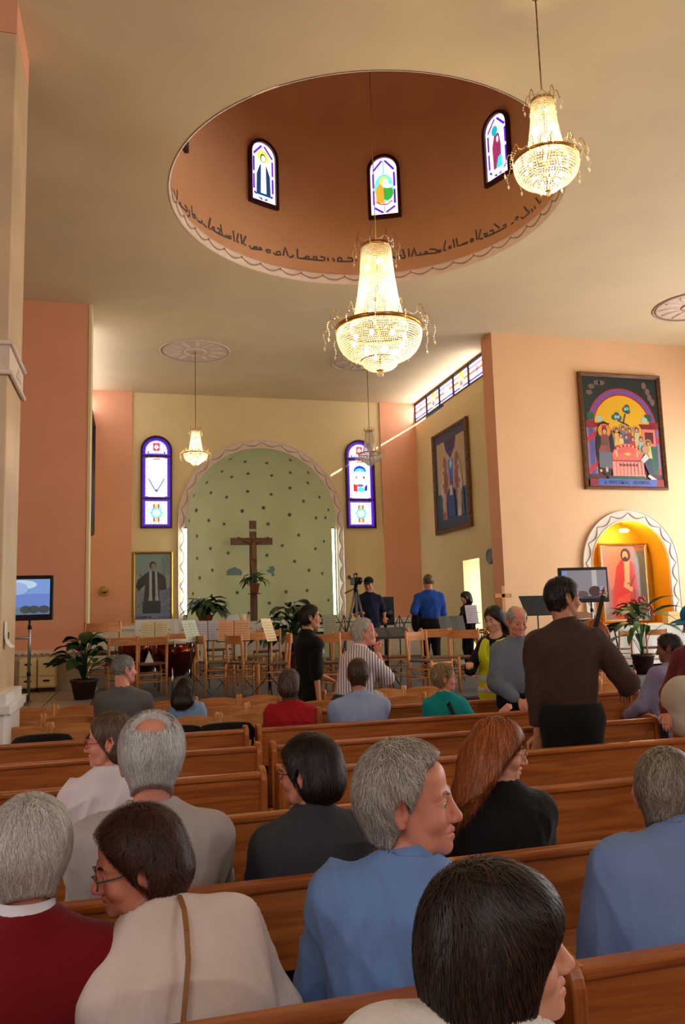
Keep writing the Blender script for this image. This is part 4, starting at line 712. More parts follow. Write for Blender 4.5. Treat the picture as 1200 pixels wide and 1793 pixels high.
# ================================================================ CHANDELIERS
def chandelier(label, x, y, zr, R, ztop, lit, power, nst=56):
    t = thing('chandelier', label, 'chandelier', (x, y, zr), group='crystal chandeliers')
    zt = 2.03*R; sp = max(.021, R*.05)
    # hanging rod and canopy
    L = ztop-zr; mb = MB(); n = max(2, int((L-zt)/.12))
    mb.tube([(0, 0, zt-.1*R), (0, 0, L)], .006 if R > .4 else .007, 6); mb.build('cable', MT['brass'] if R > .4 else MT['framewood'], t)
    mb = MB().lathe([(.0, L-.06), (.03, L-.055), (.035, L-.02), (.02, L), (0, L)], 12); mb.build('canopy', MT['brass'], t)
    # brass rings
    MB().lathe([(R*.99, -.05*R), (R*1.03, -.03*R), (R*1.04, .03*R), (R*.99, .06*R), (R*.96, .0), (R*.99, -.05*R)], 40, cap=False).build('main_ring', MT['brass'], t)
    MB().lathe([(.33*R, zt-.06*R), (.37*R, zt-.03*R), (.37*R, zt+.03*R), (.33*R, zt+.05*R), (.3*R, zt), (.33*R, zt-.06*R)], 28, cap=False).build('top_ring', MT['brass'], t)
    MB().tube([(0, 0, zt), (0, 0, -.95*R)], .012, 8).build('stem', MT['brass'], t)
    for k in range(6):
        a = math.pi*k/3; MB().bar((0, 0, 0), (R*.98*math.cos(a), R*.98*math.sin(a), 0), .012, .008).build('spoke', MT['brass'], t); MB().bar((0, 0, zt), (R*.33*math.cos(a), R*.33*math.sin(a), zt), .01, .006).build('spoke', MT['brass'], t)
    # bead strands of the upper cone
    mb = MB(); prof = [(.35, 1.0), (.37, .85), (.41, .62), (.47, .4), (.56, .18), (.68, .03)]
    pr = np.array(prof); m = int(zt/(sp*.95))
    for k in range(nst):
        a = 2*math.pi*k/nst
        for j in range(m):
            v = 1-j/(m-1); r = np.interp(v, pr[::-1, 1], pr[::-1, 0])*R; mb.octa((r*math.cos(a), r*math.sin(a), v*zt), sp*.42, sp*.5)
    o = mb.build('bead_strands', MT['crystal'], t); o['kind'] = 'stuff'
    # bead rows of the bowl
    prof = [(1.0, -.06), (1.0, -.16), (.98, -.28), (.94, -.40), (.87, -.52), (.77, -.62), (.63, -.70), (.48, -.745), (.41, -.76), (.41, -.82), (.385, -.88), (.31, -.945), (.2, -.985), (.08, -1.0)]
    P = np.array(prof)*R; sg = np.r_[0, np.cumsum(np.linalg.norm(np.diff(P, axis=0), axis=1))]; mb = MB(); nr = int(sg[-1]/(sp*1.02))
    for j in range(nr):
        s = sg[-1]*(j+.5)/nr; r = np.interp(s, sg, P[:, 0]); z = np.interp(s, sg, P[:, 1]); nb = max(4, int(2*math.pi*r/(sp*1.05)))
        for k in range(nb): a = 2*math.pi*(k+.5*(j % 2))/nb; mb.octa((r*math.cos(a), r*math.sin(a), z), sp*.46)
    o = mb.build('bead_bowl', MT['crystal'], t); o['kind'] = 'stuff'
    MB().lathe([(.42*R, -.745*R), (.445*R, -.755*R), (.42*R, -.77*R)], 32, cap=False).build('lower_ring', MT['brass'], t)
    MB().ball((0, 0, -1.09*R), R*.085, 10, 7).build('finial', MT['crystal'], t); MB().lathe([(.1*R, -1.0*R), (.06*R, -1.03*R)], 12).build('finial_cap', MT['brass'], t)
    # arms with crystal drops
    def arms(n, r0, z0, ro, hh, drop):
        for k in range(n):
            a = 2*math.pi*(k+.3)/n; c, s = math.cos(a), math.sin(a); Q = []
            for q in range(9):
                u = q/8; r = r0+ro*u; z = z0+hh*math.sin(math.pi*min(1, u*1.15))-(0 if u < .85 else .1*hh); Q.append((r*c, r*s, z))
            am = MB().tube(Q, .004 if R > .4 else .0035, 5).build('arm', MT['brass'], t)
            e = Q[-1]; mb = MB(); nd = int(drop/(sp*1.1))
            for q in range(nd): mb.octa((e[0]+.012*c*math.sin(q*.9), e[1]+.012*s*math.sin(q*.9), e[2]-q*sp*1.05), sp*.36, sp*.5)
            mb.octa((e[0], e[1], e[2]-nd*sp*1.05-sp*.8), sp*.55, sp*1.3)
            a2 = a+2*math.pi/n
            for q in range(1, 9):
                b = a+(a2-a)*q/9; rr = r0+ro*.35; mb.octa((rr*math.cos(b), rr*math.sin(b), z0+hh*.55-.16*R*math.sin(math.pi*q/9)), sp*.34)
            mb.build('crystal_drop', MT['crystal'], am)['kind'] = 'stuff'
    arms(12, R*1.0, .03*R, R*.3, R*.3, R*.42); arms(8, R*.34, zt+.04*R, R*.22, R*.26, R*.34)
    # bulbs
    bm = None; spots = [(R*.62*math.cos(a), R*.62*math.sin(a), -.28*R) for a in np.linspace(0, 2*math.pi, 9)[:-1]+.2]+[(R*.3*math.cos(a), R*.3*math.sin(a), -.6*R) for a in np.linspace(0, 2*math.pi, 5)[:-1]]+[(R*.24*math.cos(a), R*.24*math.sin(a), zt*f) for f, a0 in ((.25, 0), (.5, .8), (.78, .4)) for a in np.linspace(0, 2*math.pi, 4)[:-1]+a0]
    for q in spots:
        if bm is None: b = bm = MB().ball((0, 0, 0), (R*.05, R*.05, R*.075), 8, 6).build('bulb', MT['bulb'] if lit else MT['crystal'], t)
        else: b = bm.copy(); COL.objects.link(b)
        b.location = q
    if lit:
        for q, pw in (((0, 0, -.3*R), .62), ((0, 0, zt*.4), .38)):
            d = bpy.data.lights.new('chandelier_light', 'POINT'); d.energy = power*pw; d.color = (1, .76, .42); d.shadow_soft_size = R*.3; l = bpy.data.objects.new('chandelier_light', d); COL.objects.link(l); l.parent = t; l.location = q
    return t
chandelier('big lit crystal chandelier hanging from the middle of the dome', 2.27*K, 6.93*K, sz(4.35), .53, sz(7.75)+1.58, True, 90, 72)
chandelier('lit crystal chandelier hanging in front of the right dome window', 3.27, 5.4, 5.295, .261, HC_, True, 48, 44)
chandelier('small lit crystal chandelier in front of the left side of the apse', .88*K, 11.61*K, sz(4.06), .225, HC_, True, 36, 36)
chandelier('small unlit crystal chandelier in front of the right arched window', 3.61*K, 11.7*K, sz(4.14), .235, HC_, False, 0, 36)
# ================================================================ PEWS
def pew(x0, x1, Y, label, endh=.87, panels=3):
    t = thing('pew', label, 'pew', (x0, Y, 0), group='pine pews'); L = x1-x0
    MB().box(.03, L-.03, 0, .022, .585, .825).build('back_panel', MT['pew'], t, bev=.003)
    MB().box(.03, L-.03, -.016, .036, .818, .85).build('top_rail', MT['pew'], t, bev=.011, seg=3)
    MB().box(.03, L-.03, .03, .42, .415, .447).build('seat', MT['pew'], t, bev=.01, seg=3)
    MB().box(.03, L-.03, .0, .024, .34, .42).build('lower_rail', MT['pew'], t, bev=.003)
    h = endh; prof = [(-.03, 0), (-.03, h-.07)]+[(.04-.07*math.cos(a), h-.07+.07*math.sin(a)) for a in np.linspace(.2, math.pi/2, 6)]+[(.07+.06*math.sin(a), h-.06+.06*math.cos(a)) for a in np.linspace(.1, math.pi/2, 6)]+[(.14, .68), (.2, .6), (.36, .58), (.42, .56), (.43, .45), (.4, 0)]
    for x in (0, L-.034):
        mb = MB().slab(prof, .034, lambda u, v, w_, x=x: (x+w_, u, v)); mb.build('end_panel', MT['pewz'], t, bev=.008, seg=2)
    for k in range(panels-2):
        x = L*(k+1)/(panels-1); MB().box(x-.015, x+.015, .02, .36, 0, .415).build('support', MT['pewz'], t, bev=.004)
    return t
rows = [(.87, 'the nearest row'), (1.69, 'the second row'), (2.49, 'the third row'), (3.32, 'the fourth row'), (4.17, 'the fifth row'), (4.97, 'the sixth row'), (5.75, 'the seventh row')]
for Y, nm in rows:
    sm = {5.75: .83, 4.97: .80, 4.17: .70, 3.32: .70, 2.49: .82}.get(Y, .91)
    pew(-2.5, sm-.03, Y, 'pine pew on the left of the seam, %s from the camera' % nm)
    pew(sm+.03, 3.3 if Y > 5.5 else 3.6, Y, 'pine pew on the right of the seam, %s from the camera' % nm)
pew(1.5, 3.3, 6.6, 'short pine pew in front of the rows, beside the wooden chairs')
pew(3.95, 4.78, 6.6, 'very short pine pew beyond the aisle, behind the man in brown')
pew(3.82, 6.4, 4.97, 'pine pew at the right edge with a tall end panel', 1.08)
# ================================================================ CHAIRS
def make_chair(name, kind):
    t = thing(name, '', 'chair'); w2, dp = (.2, .38); P = MT['chair']
    h = .82
    for s in (-1, 1):
        MB().tube([(s*w2, -.02, 0), (s*w2, 0, .44), (s*w2, -.03, h-.02), (s*w2, -.032, h)], [.016, .019, .019, .012], 8).build('rear_leg', P, t)
        MB().tube([(s*w2*1.02, dp, 0), (s*w2*1.02, dp, .45)], [.015, .018], 8).build('front_leg', P, t)
    def slat(z0, z1, arch):
        mb = MB(); V = []; n = 8
        for i in range(n+1):
            u = -1+2*i/n; y = -.03-.035*(1-u*u); zt = z1+arch*(1-u*u)
            V += [(u*w2, y-.009, z0), (u*w2, y+.009, z0), (u*w2, y+.009, zt), (u*w2, y-.009, zt)]
        F = []
        for i in range(n):
            a = 4*i; F += [(a, a+4, a+5, a+1), (a+1, a+5, a+6, a+2), (a+2, a+6, a+7, a+3), (a+3, a+7, a+4, a)]
        F += [(0, 1, 2, 3), (4*n+3, 4*n+2, 4*n+1, 4*n)]
        mb.add(V, F); return mb
    if kind == 'audience': slat(.60, .775, .03).build('backrest', MT['chairx'], t, smooth=False)
    else:
        slat(.69, .80, .0).build('backrest', MT['chairx'], t)
    MB().box(-w2, w2, -.005, dp+.01, .425, .45).build('seat', MT['straw'] if kind != 'audience' else MT['chairx'], t, bev=.01)
    MB().box(-w2, w2, dp-.012, dp+.012, .395, .425).build('seat_rail', P, t, bev=.004)
    for z in ((.2, .3) if kind != 'audience' else (.22,)):
        MB().tube([(-w2, dp, z), (w2, dp, z)], .009, 6).build('rung', P, t); MB().tube([(-w2, -.01, z), (w2, -.01, z)], .009, 6).build('rung', P, t)
        for s in (-1, 1): MB().tube([(s*w2, -.01, z+.04), (s*w2, dp, z+.04)], .009, 6).build('rung', P, t)
    return t
proto = {}
def place_chair(kind, x, y, z, rz, label, group, scale=1.0):
    if kind not in proto: o = proto[kind] = make_chair('wooden_chair', kind)
    else: o = copy_tree(proto[kind])
    o.location = (x, y, z); o.rotation_euler = (0, 0, rz); o.scale = (scale,)*3; o['label'] = label; o['group'] = group; return o
ordn = ['first', 'second', 'third', 'fourth', 'fifth', 'sixth', 'seventh', 'eighth', 'ninth', 'tenth', 'eleventh', 'twelfth']
skip = {(8.25, 3), (7.45, 3)}
for ri, (Y, xs, nm) in enumerate([(8.28, [-.95+.445*i for i in range(10)], 'back row by the stage'), (7.5, [-.98+.445*i for i in range(9)], 'middle row'), (6.86, [-.86+.445*i for i in range(5)], 'front row behind the black chairs')]):
    for i, x in enumerate(xs): place_chair('audience', x, Y+random.uniform(-.02, .02), 0, random.uniform(-.03, .03), '%s wooden chair from the pillar in the %s' % (ordn[i], nm), 'wooden chairs for the audience', 1.04)
for ri, (Y, xs, nm) in enumerate([(8.6, [4.35+.46*i for i in range(4)], 'farther'), (7.75, [4.2+.46*i for i in range(3)], 'nearer')]):
    for i, x in enumerate(xs): place_chair('audience', x, Y, 0, random.uniform(-.05, .05), '%s wooden chair from the aisle in the %s row beyond the man in brown' % (ordn[i], nm), 'wooden chairs for the audience', 1.04)
# black chairs behind the seventh row
def black_chair(x, lab):
    t = thing('black_chair', lab, 'chair', (x, 6.12, 0), group='black chairs behind the pews'); V = []; n = 10; w2 = .225
    for i in range(n+1):
        u = -1+2*i/n; y = .0-.05*(1-u*u); zt = .83+.035*(1-abs(u)**3); z0 = .72
        if abs(u) == 1: zt = .79; z0 = .74
        V += [(u*w2, y-.012, z0), (u*w2, y+.012, z0), (u*w2, y+.012, zt), (u*w2, y-.012, zt)]
    F = []
    for i in range(n): a = 4*i; F += [(a, a+4, a+5, a+1), (a+1, a+5, a+6, a+2), (a+2, a+6, a+7, a+3), (a+3, a+7, a+4, a)]
    MB().add(V, F+[(0, 1, 2, 3), (4*n+3, 4*n+2, 4*n+1, 4*n)]).build('backrest', MT['black'], t, bev=.006)
    MB().box(-.21, .21, .02, .4, .43, .46).build('seat', MT['black'], t, bev=.012)
    for s in (-1, 1):
        MB().tube([(s*.2, -.06, 0), (s*.2, .02, .44), (s*.2, 0, .74)], .012, 7).build('rear_leg', MT['blackmetal'], t); MB().tube([(s*.2, .42, 0), (s*.2, .36, .44)], .012, 7).build('front_leg', MT['blackmetal'], t)
for x, lab in ((-.62, 'black chair at the foot of the stone pillar'), (-.12, 'black chair behind the woman in red glasses'), (.3, 'black chair behind the white haired bald man'), (.68, 'black chair at the seam of the pews')): black_chair(x, lab)
# ================================================================ STAGE CHAIRS AND STANDS
def depth_pt(px, py, z, ymin=9.6, ymax=15):
    p = onZ(px, py, z)
    if not (ymin <= p[1] <= ymax): p = onY(px, py, min(max(p[1], ymin), ymax) if p[1] > 0 else ymax)
    return p
SC = [(217, 1114, 8, 'wooden chair between the grey shirted man and the kettledrums'), (266, 1113, 10, 'wooden chair with a white paper tent on its seat'), (354, 1110.5, -80, 'nearest wooden stage chair, turned sideways, beside the slanting music stand'), (412, 1110, -68, 'wooden stage chair turned sideways behind the nearest one'),
      (452, 1105, 10, 'wooden stage chair under the cream tilted sheet'), (318, 1107, 0, 'wooden stage chair behind the lilac sheets'), (502, 1108, 85, 'wooden stage chair just left of the man in black'), (568, 1107, -30, 'wooden stage chair just right of the man in black'),
      (607, 1104, 0, 'wooden stage chair left of the striped shirt'), (731, 1104, -150, 'wooden stage chair in front of the man in the blue shirt'), (812, 1100, -40, 'wooden stage chair left of the yellow vest'), (690, 1100, 160, 'wooden stage chair behind the black conductor stand'),
      (655, 1102, 0, 'wooden stage chair behind the striped shirt'), (764, 1099, 170, 'wooden stage chair behind the dark music folder'), (470, 1101, 0, 'farther wooden stage chair in front of the altar'), (390, 1101, 20, 'farther wooden stage chair between two music stands')]
SCO = {}
for px, py, rz, lab in SC:
    p = depth_pt(px, py, STZ+.82); SCO[px] = place_chair('stage', p[0], p[1], STZ+.001, math.radians(rz), lab, 'wooden chairs of the orchestra', (p[2]-STZ)/.82)
p = onY(180, 1088, 12.6); place_chair('stage', p[0], 12.6, STZ+.001, .1, 'tall wooden chair at the corner of the pink wall', 'wooden chairs of the orchestra', (p[2]-STZ)/.82)
for px, py, Y, rz, lab in ((1095, 1125, 11.15, 20, 'sunlit wooden chair behind the long leaved plant'), (1150, 1120, 11.2, -20, 'sunlit wooden chair right of the long leaved plant'), (1046, 1118, 11.2, 5, 'wooden chair behind the black bar stool')):
    p = onY(px, py, Y); place_chair('stage', p[0], Y, STZ+.001, math.radians(rz), lab, 'wooden chairs of the orchestra', max(.8, (p[2]-STZ)/.82))
def music_stand(px, py, Y, rz, lab, paper=None, wide=.5, tilt=.35, black=False, paper_lab=None, lines=True):
    p = onY(px, py, Y); h = p[2]-STZ; t = thing('music_stand', lab, 'music stand', (p[0], Y, STZ), math.radians(rz), group='music stands')
    for k in range(3):
        a = 2*math.pi*k/3+.5; MB().bar((0, 0, .32), (.3*math.cos(a), .3*math.sin(a), .012), .014, .006).build('leg', MT['blackmetal'], t)
    MB().tube([(0, 0, .12), (0, 0, h-.04)], .009, 8).build('pole', MT['blackmetal'], t)
    c, s = math.cos(tilt), math.sin(tilt); Hh = .3; pt = lambda u, v, w_=0: (u, v*s-w_*c, h+v*c+w_*s)      # board faces -y
    mb = MB(); w2 = wide/2
    if black:
        V = [pt(-w2, -Hh/2), pt(w2, -Hh/2), pt(w2, Hh/2), pt(-w2, Hh/2), pt(-w2, -Hh/2, -.006), pt(w2, -Hh/2, -.006), pt(w2, Hh/2, -.006), pt(-w2, Hh/2, -.006)]
        mb.add(V, [(0, 1, 2, 3), (7, 6, 5, 4), (0, 4, 5, 1), (1, 5, 6, 2), (2, 6, 7, 3), (3, 7, 4, 0)])
    else:
        for a, b in (((-w2, -Hh/2), (w2, -Hh/2)), ((-w2, Hh*.1), (w2, Hh*.1)), ((-w2*.6, -Hh/2), (0, Hh/2)), ((0, -Hh/2), (-w2*.7, Hh/2)), ((w2*.6, -Hh/2), (0, Hh/2)), ((0, -Hh/2), (w2*.7, Hh/2)), ((0, -Hh/2), (0, Hh/2))):
            mb.bar(pt(*a), pt(*b), .012, .004, (0, 1, 0))
    mb.bar(pt(-w2, -Hh/2, .02), pt(w2, -Hh/2, .02), .04, .005, (0, 0, 1)); mb.build('desk', MT['blackmetal'], t)
    if paper:
        m = thing('sheet_music', paper_lab, 'sheet music', t.location, math.radians(rz), group='sheet music on the stands')
        for s_ in ((-1, 1) if wide > .4 else (0,)):
            mb = MB(); V = []; u0 = s_*.115
            for i in range(5):
                v = -Hh/2+Hh*1.02*i/4
                for j in (-1, 0, 1): V.append(pt(u0+j*.11, v, -.012 if black else .012+.006*(1-j*j)))
            for i in range(4):
                for j in range(2): a = 3*i+j; mb.add([V[a], V[a+1], V[a+4], V[a+3]], [(0, 1, 2, 3)], s2l(paper))
            if lines:
                for q in range(7):
                    v = -Hh/2+.03+q*.036; w_ = .019; mb.add([pt(u0-.09, v, w_), pt(u0+.09, v, w_), pt(u0+.09, v+.006, w_), pt(u0-.09, v+.006, w_)], [(0, 1, 2, 3)], s2l([c_*.72 for c_ in paper]))
            mb.build('page', MT['paperC'], m)
    return t
music_stand(271, 1106, 13.5, 0, 'music stand with a cream sheet in front of the portrait', (226, 208, 164), .5, .2, paper_lab='cream sheet music in front of the portrait')
music_stand(334, 1106, 10.9, 62, 'music stand seen edge-on with pale green sheets', (196, 208, 184), .5, .3, paper_lab='pale green sheet music seen edge-on')
music_stand(364, 1105, 12.1, 0, 'music stand with lilac sheets below the bushy plant', (186, 182, 188), .5, .25, paper_lab='lilac grey sheet music below the bushy plant')
music_stand(410, 1105, 11.4, -8, 'music stand with peach coloured sheets', (226, 170, 128), .5, .3, paper_lab='peach coloured sheet music')
music_stand(470, 1104, 9.9, 45, 'music stand with one cream sheet left of the man in black', (232, 212, 160), .3, .35, paper_lab='single tilted cream page left of the man in black')
music_stand(577, 1094, 12.2, 5, 'music stand with a grey green sheet right of the man in black', (150, 150, 128), .3, .2, paper_lab='grey green sheet music right of the man in black')
music_stand(604, 1092, 12.6, 0, 'empty lattice music stand above the striped shirt', None, .4)
music_stand(678, 1108, 9.9, 0, 'black conductor stand in front of the cameraman', (190, 186, 176), .56, 1.1, True, paper_lab='open pages on the black conductor stand')
music_stand(700, 1094, 11.4, -20, 'empty lattice music stand beside the conductor stand', None, .42)
music_stand(792, 1096, 11.3, 10, 'music stand with a dark grey folder beside the blue shirted man', (84, 84, 74), .5, .3, paper_lab='dark grey music folder beside the blue shirted man', lines=False)
music_stand(826, 1076, 12.2, 4, 'music stand with a lilac sheet in front of the doorway', (198, 184, 196), .3, .2, paper_lab='lilac sheet music in front of the doorway')
music_stand(941, 1060, 9.7, 12, 'tall dark music stand behind the grey haired man', (92, 84, 58), .5, .5, True, lines=False, paper_lab='dark olive music folder behind the grey haired man')
# kettledrums
for px, KY, lab in ((244, 12.5, 'copper kettledrum behind the seated man in grey'), (304, 11.75, 'copper kettledrum beside the nearest stage chair')):
    p = onY(px, 1121, KY); t = thing('kettledrum', lab, 'drum', (p[0], KY, STZ), group='kettledrums'); h = p[2]-STZ; r = .33
    MB().lathe([(.05, h-.52), (.16, h-.5), (.26, h-.38), (.32, h-.2), (r, h-.03)], 32).build('kettle', MT['copper'], t)
    MB().lathe([(r+.005, h-.05), (r+.012, h), (r-.01, h+.006), (0, h+.004)], 32).build('drumhead', mat('drum_skin', (206, 196, 176), .5), t)
    for k in range(8):
        a = 2*math.pi*k/8; MB().tube([((r+.02)*math.cos(a), (r+.02)*math.sin(a), h-.18), ((r+.02)*math.cos(a), (r+.02)*math.sin(a), h+.02)], .008, 6).build('tension_rod', MT['chrome'], t)
    for k in range(3):
        a = 2*math.pi*k/3+.4; MB().tube([(.24*math.cos(a), .24*math.sin(a), h-.3), (.26*math.cos(a), .33*math.sin(a), .01)], .014, 6).build('leg', MT['chrome'], t)
c_ = SCO[266]; q_ = c_.location+Matrix.Rotation(c_.rotation_euler.z, 3, 'Z')@Vector((0, .18*c_.scale.x, .451*c_.scale.x)); t = thing('paper_tent', 'small white folded paper tent on a stage chair seat', 'paper', q_); MB().add([(-.06, -.04, 0), (.06, -.04, 0), (.06, .04, 0), (-.06, .04, 0), (0, 0, .16)], [(0, 1, 4), (1, 2, 4), (2, 3, 4), (3, 0, 4)]).build('folded_sheet', MT['paper'], t)
# altar tables
def cloth_table(name, lab, x0, x1, y0, y1, z0, z1, drop, cat='table', legs=True):
    t = thing(name, lab, cat, ((x0+x1)/2, (y0+y1)/2, z0)); w_, d_, h = x1-x0, y1-y0, z1-z0
    MB().box(-w_/2, w_/2, -d_/2, d_/2, h-.04, h-.006).build('tabletop', MT['darkwood'], t)
    for sx in (-1, 1):
        for sy in (-1, 1): MB().box(sx*(w_/2-.06)-.03, sx*(w_/2-.06)+.03, sy*(d_/2-.06)-.03, sy*(d_/2-.06)+.03, 0, h-.04).build('leg', MT['darkwood'], t)
    c = tag(bpy.data.objects.new('tablecloth', None), 'white cloth over the %s' % lab, 'tablecloth'); COL.objects.link(c); c.location = t.location
    V = []; per = []; nx, ny = max(8, int(w_/.06)), max(4, int(d_/.06))
    for i in range(nx): per.append((-w_/2+w_*i/nx, -d_/2, 0, -1))
    for i in range(ny): per.append((w_/2, -d_/2+d_*i/ny, 1, 0))
    for i in range(nx): per.append((w_/2-w_*i/nx, d_/2, 0, 1))
    for i in range(ny): per.append((-w_/2, d_/2-d_*i/ny, -1, 0))
    n = len(per); mb = MB()
    for j in range(5):
        u = j/4; V += [(x+nx_*(.008+.03*u*(.5+.5*math.sin(k*1.1))), y+ny_*(.008+.03*u*(.5+.5*math.sin(k*1.1))), h+.002-drop*u) for k, (x, y, nx_, ny_) in enumerate(per)]
    F = [(j*n+k, (j+1)*n+k, (j+1)*n+(k+1) % n, j*n+(k+1) % n) for j in range(4) for k in range(n)]; F.append(tuple(range(n)))
    mb.add(V, F); o = mb.build('cloth', MT['cloth'], c); return t
a = onY(425, 1090, 16.4); b = onY(560, 1090, 16.4); a0 = onY(312, 1092, 16.4); cloth_table('altar_table', 'long altar table in front of the apse', a0[0], b[0], 16.1, 16.9, STZ, 1.53, .7)
a = onY(237, 1086, 14.4); b = onY(311, 1086, 14.4); cloth_table('side_table', 'small table below the portrait', a[0], b[0], 14.2, 14.8, STZ, a[2], .5)
a = onY(1030, 1098, 12.0); cloth_table('side_table', 'table under the golden niche', a[0], a[0]+2.9, 11.9, 12.75, STZ, a[2], .66)
TABZ = a[2]
for px, py, Y, z, lab, w_, h_, c_ in ((407, 1087, 16.4, 1.53, 'white missal stand on the altar', .3, .1, (220, 222, 226)), (426, 1080, 16.4, 1.53, 'thick white candle left on the altar', .13, .16, (236, 214, 180)), (567, 1077, 15.5, 1.5, 'white candle box at the right end of the altar', .14, .22, (240, 226, 196)), (1178, 1085, 12.3, TABZ, 'stack of small boxes at the right end of the niche table', .3, .14, (214, 182, 120))):
    p = onY(px, py, Y)
    if Y == 15.5: z = 1.53; p[1] = 16.3
    t = thing('candle' if 'candle' in lab else 'book_stand' if 'missal' in lab else 'box', lab, 'candle' if 'candle' in lab else 'book' if 'missal' in lab else 'box', (p[0], p[1], z+.002)); m_ = mat('wax', c_, .6)
    if 'candle' in lab: MB().lathe([(w_/2, 0), (w_/2, h_), (w_*.2, h_+.004)], 16).build('wax_body', m_, t); MB().tube([(0, 0, h_), (0, 0, h_+.03)], .004, 5).build('wick', MT['black'], t)
    else: MB().box(-w_/2, w_/2, -.08, .08, 0, h_).build('lower_block', m_, t, bev=.006); MB().box(-w_*.4, w_*.4, -.06, .06, h_, h_*1.5).build('upper_block', m_, t, bev=.006)
# crucifix on its stand in the apse
CY = D+.95; p = onY(440, 912, CY); pb = onY(445, 1088, CY); a = onY(404, 948, CY); b = onY(477, 948, CY); zarm = (a[2]+b[2])/2
t = thing('crucifix', 'dark wooden crucifix standing in the green apse', 'crucifix', (pb[0], CY, STZ)); bw = .17
MB().box(-bw/2, bw/2, -.04, .04, 0, p[2]-STZ).build('upright', MT['darkwood'], t, bev=.008)
MB().box(a[0]-pb[0], b[0]-pb[0], -.045, .035, zarm-STZ-bw/2, zarm-STZ+bw/2).build('crossbar', MT['darkwood'], t, bev=.008)
z = zarm-STZ; mb = MB(); sk = .09
mb.tube([(0, -.1, z-.02), (0, -.1, z-.2), (.01, -.09, z-.38), (0, -.1, z-.46)], [.05, .075, .06, .065], 10); mb.ball((-.02, -.12, z+.07), (.045, .05, .06), 10, 8); mb.tube([(0, -.1, z-.02), (-.01, -.11, z+.05)], .025, 8)
for s in (-1, 1):
    mb.tube([(s*.06, -.1, z-.04), (s*.22, -.08, z+.03), (s*.38, -.06, z+.1)], [.028, .022, .015], 8); mb.tube([(s*.04, -.1, z-.46), (s*.03, -.14, z-.7), (s*.015, -.09, z-.98), (s*.01, -.1, z-1.03)], [.045, .035, .022, .02], 8)
mb.build('corpus', mat('carved_figure', (128, 84, 50), .5), t)
MB().box(-.09, .09, -.06, -.042, z+.24, z+.3).build('title_plate', mat('plate', (190, 170, 130), .5), t)
# ================================================================ PLANTS
def leaf_mesh(L, w_, bend, m, seg=5, fold=.25):
    mb = MB(); V = []
    for i in range(seg+1):
        u = i/seg; wd = w_*math.sin(math.pi*min(1, u*.92+.08))**.8*(1 if i < seg else .05); x = L*math.sin(bend*u)/bend; z = L*(1-math.cos(bend*u))/bend
        V += [(x, -wd, -z+wd*fold), (x, 0, -z), (x, wd, -z+wd*fold)]
    F = [q for i in range(seg) for q in ((3*i, 3*i+3, 3*i+4, 3*i+1), (3*i+1, 3*i+4, 3*i+5, 3*i+2))]
    mb.add(V, F, None, True); me = mb.build('tmp_leaf', m); d = me.data; bpy.data.objects.remove(me); return d
def plant(name, lab, loc, pot_r, pot_h, potm, n, L, w_, spread, rise, m, stemL=.3, bend=1.2, seed=1):
    rr = random.Random(seed); t = thing(name, lab, 'plant', loc)
    if pot_r:
        MB().lathe([(pot_r*.72, 0), (pot_r, pot_h*.85), (pot_r*1.08, pot_h*.86), (pot_r*1.08, pot_h), (pot_r*.9, pot_h), (pot_r*.88, pot_h*.9), (0, pot_h*.9)], 24).build('pot', potm, t)
    ms = [leaf_mesh(L*f, w_*f, bend*b, m) for f, b in ((1, 1), (.8, 1.25), (1.1, .7))]
    sm = MB()
    for k in range(n):
        a = rr.uniform(0, 2*math.pi); el = rr.uniform(.15, 1.0)*spread; h = stemL*(1-.6*el/spread if spread else 1)*rr.uniform(.6, 1.15); rad = stemL*el*.55
        b = Vector((rad*math.cos(a), rad*math.sin(a), pot_h*.9+h*rise)); o = bpy.data.objects.new('leaf', ms[k % 3]); COL.objects.link(o); o.parent = t
        o.location = b; o.rotation_euler = (rr.uniform(-.4, .4), -rr.uniform(.1, 1.1)*(1.2-el), a)
        sm.tube([(0, 0, pot_h*.85), (b.x*.4, b.y*.4, pot_h*.9+h*rise*.7), tuple(b)], .005, 4)
    s = sm.build('stems', m, t); s['kind'] = 'stuff'; return t
p = onY(360, 1088, 16.3); plant('potted_plant', 'bushy dark green potted plant at the left end of the altar', (p[0], 16.3, 1.535), .16, .16, MT['terra'], 70, .34, .06, 1.4, 1, MT['leaf'], .38, 1.5, 3)
p = onY(512, 1090, 15.0); plant('potted_plant', 'tall broad leaved plant behind the man in black', (p[0], 15.0, STZ), .2, .35, MT['terra'], 60, .5, .09, 1.3, 1.25, MT['leaf'], .78, 1.3, 5)
ps = onY(446, 1040, CY-.35); stt = thing('plant_stand', 'thin metal stand holding a potted plant below the crucifix', 'stand', (ps[0], CY-.35, STZ)); hz = ps[2]-STZ
MB().tube([(0, 0, .02), (0, 0, hz)], .016, 8).build('pole', MT['darkwood'], stt); MB().lathe([(.0, hz), (.17, hz), (.17, hz+.012), (0, hz+.012)], 20).build('plate', MT['blackmetal'], stt); MB().lathe([(.15, 0), (.14, .02), (.02, .03)], 16).build('foot', MT['blackmetal'], stt)
plant('potted_plant', 'green plant in a terracotta pot in front of the crucifix', (ps[0], CY-.35, ps[2]+.013), .12, .24, MT['terra'], 34, .3, .035, 1.3, 1, MT['leaf'], .26, 1.6, 8)
p = onZ(147, 1224, STZ+.012); plant('potted_plant', 'large leaved dark potted plant below the pink wall', (p[0], p[1], STZ+.012), .17, .26, MT['potdark'], 34, .26, .09, 1.1, 1.3, MT['leaf'], .5, 1.1, 11)
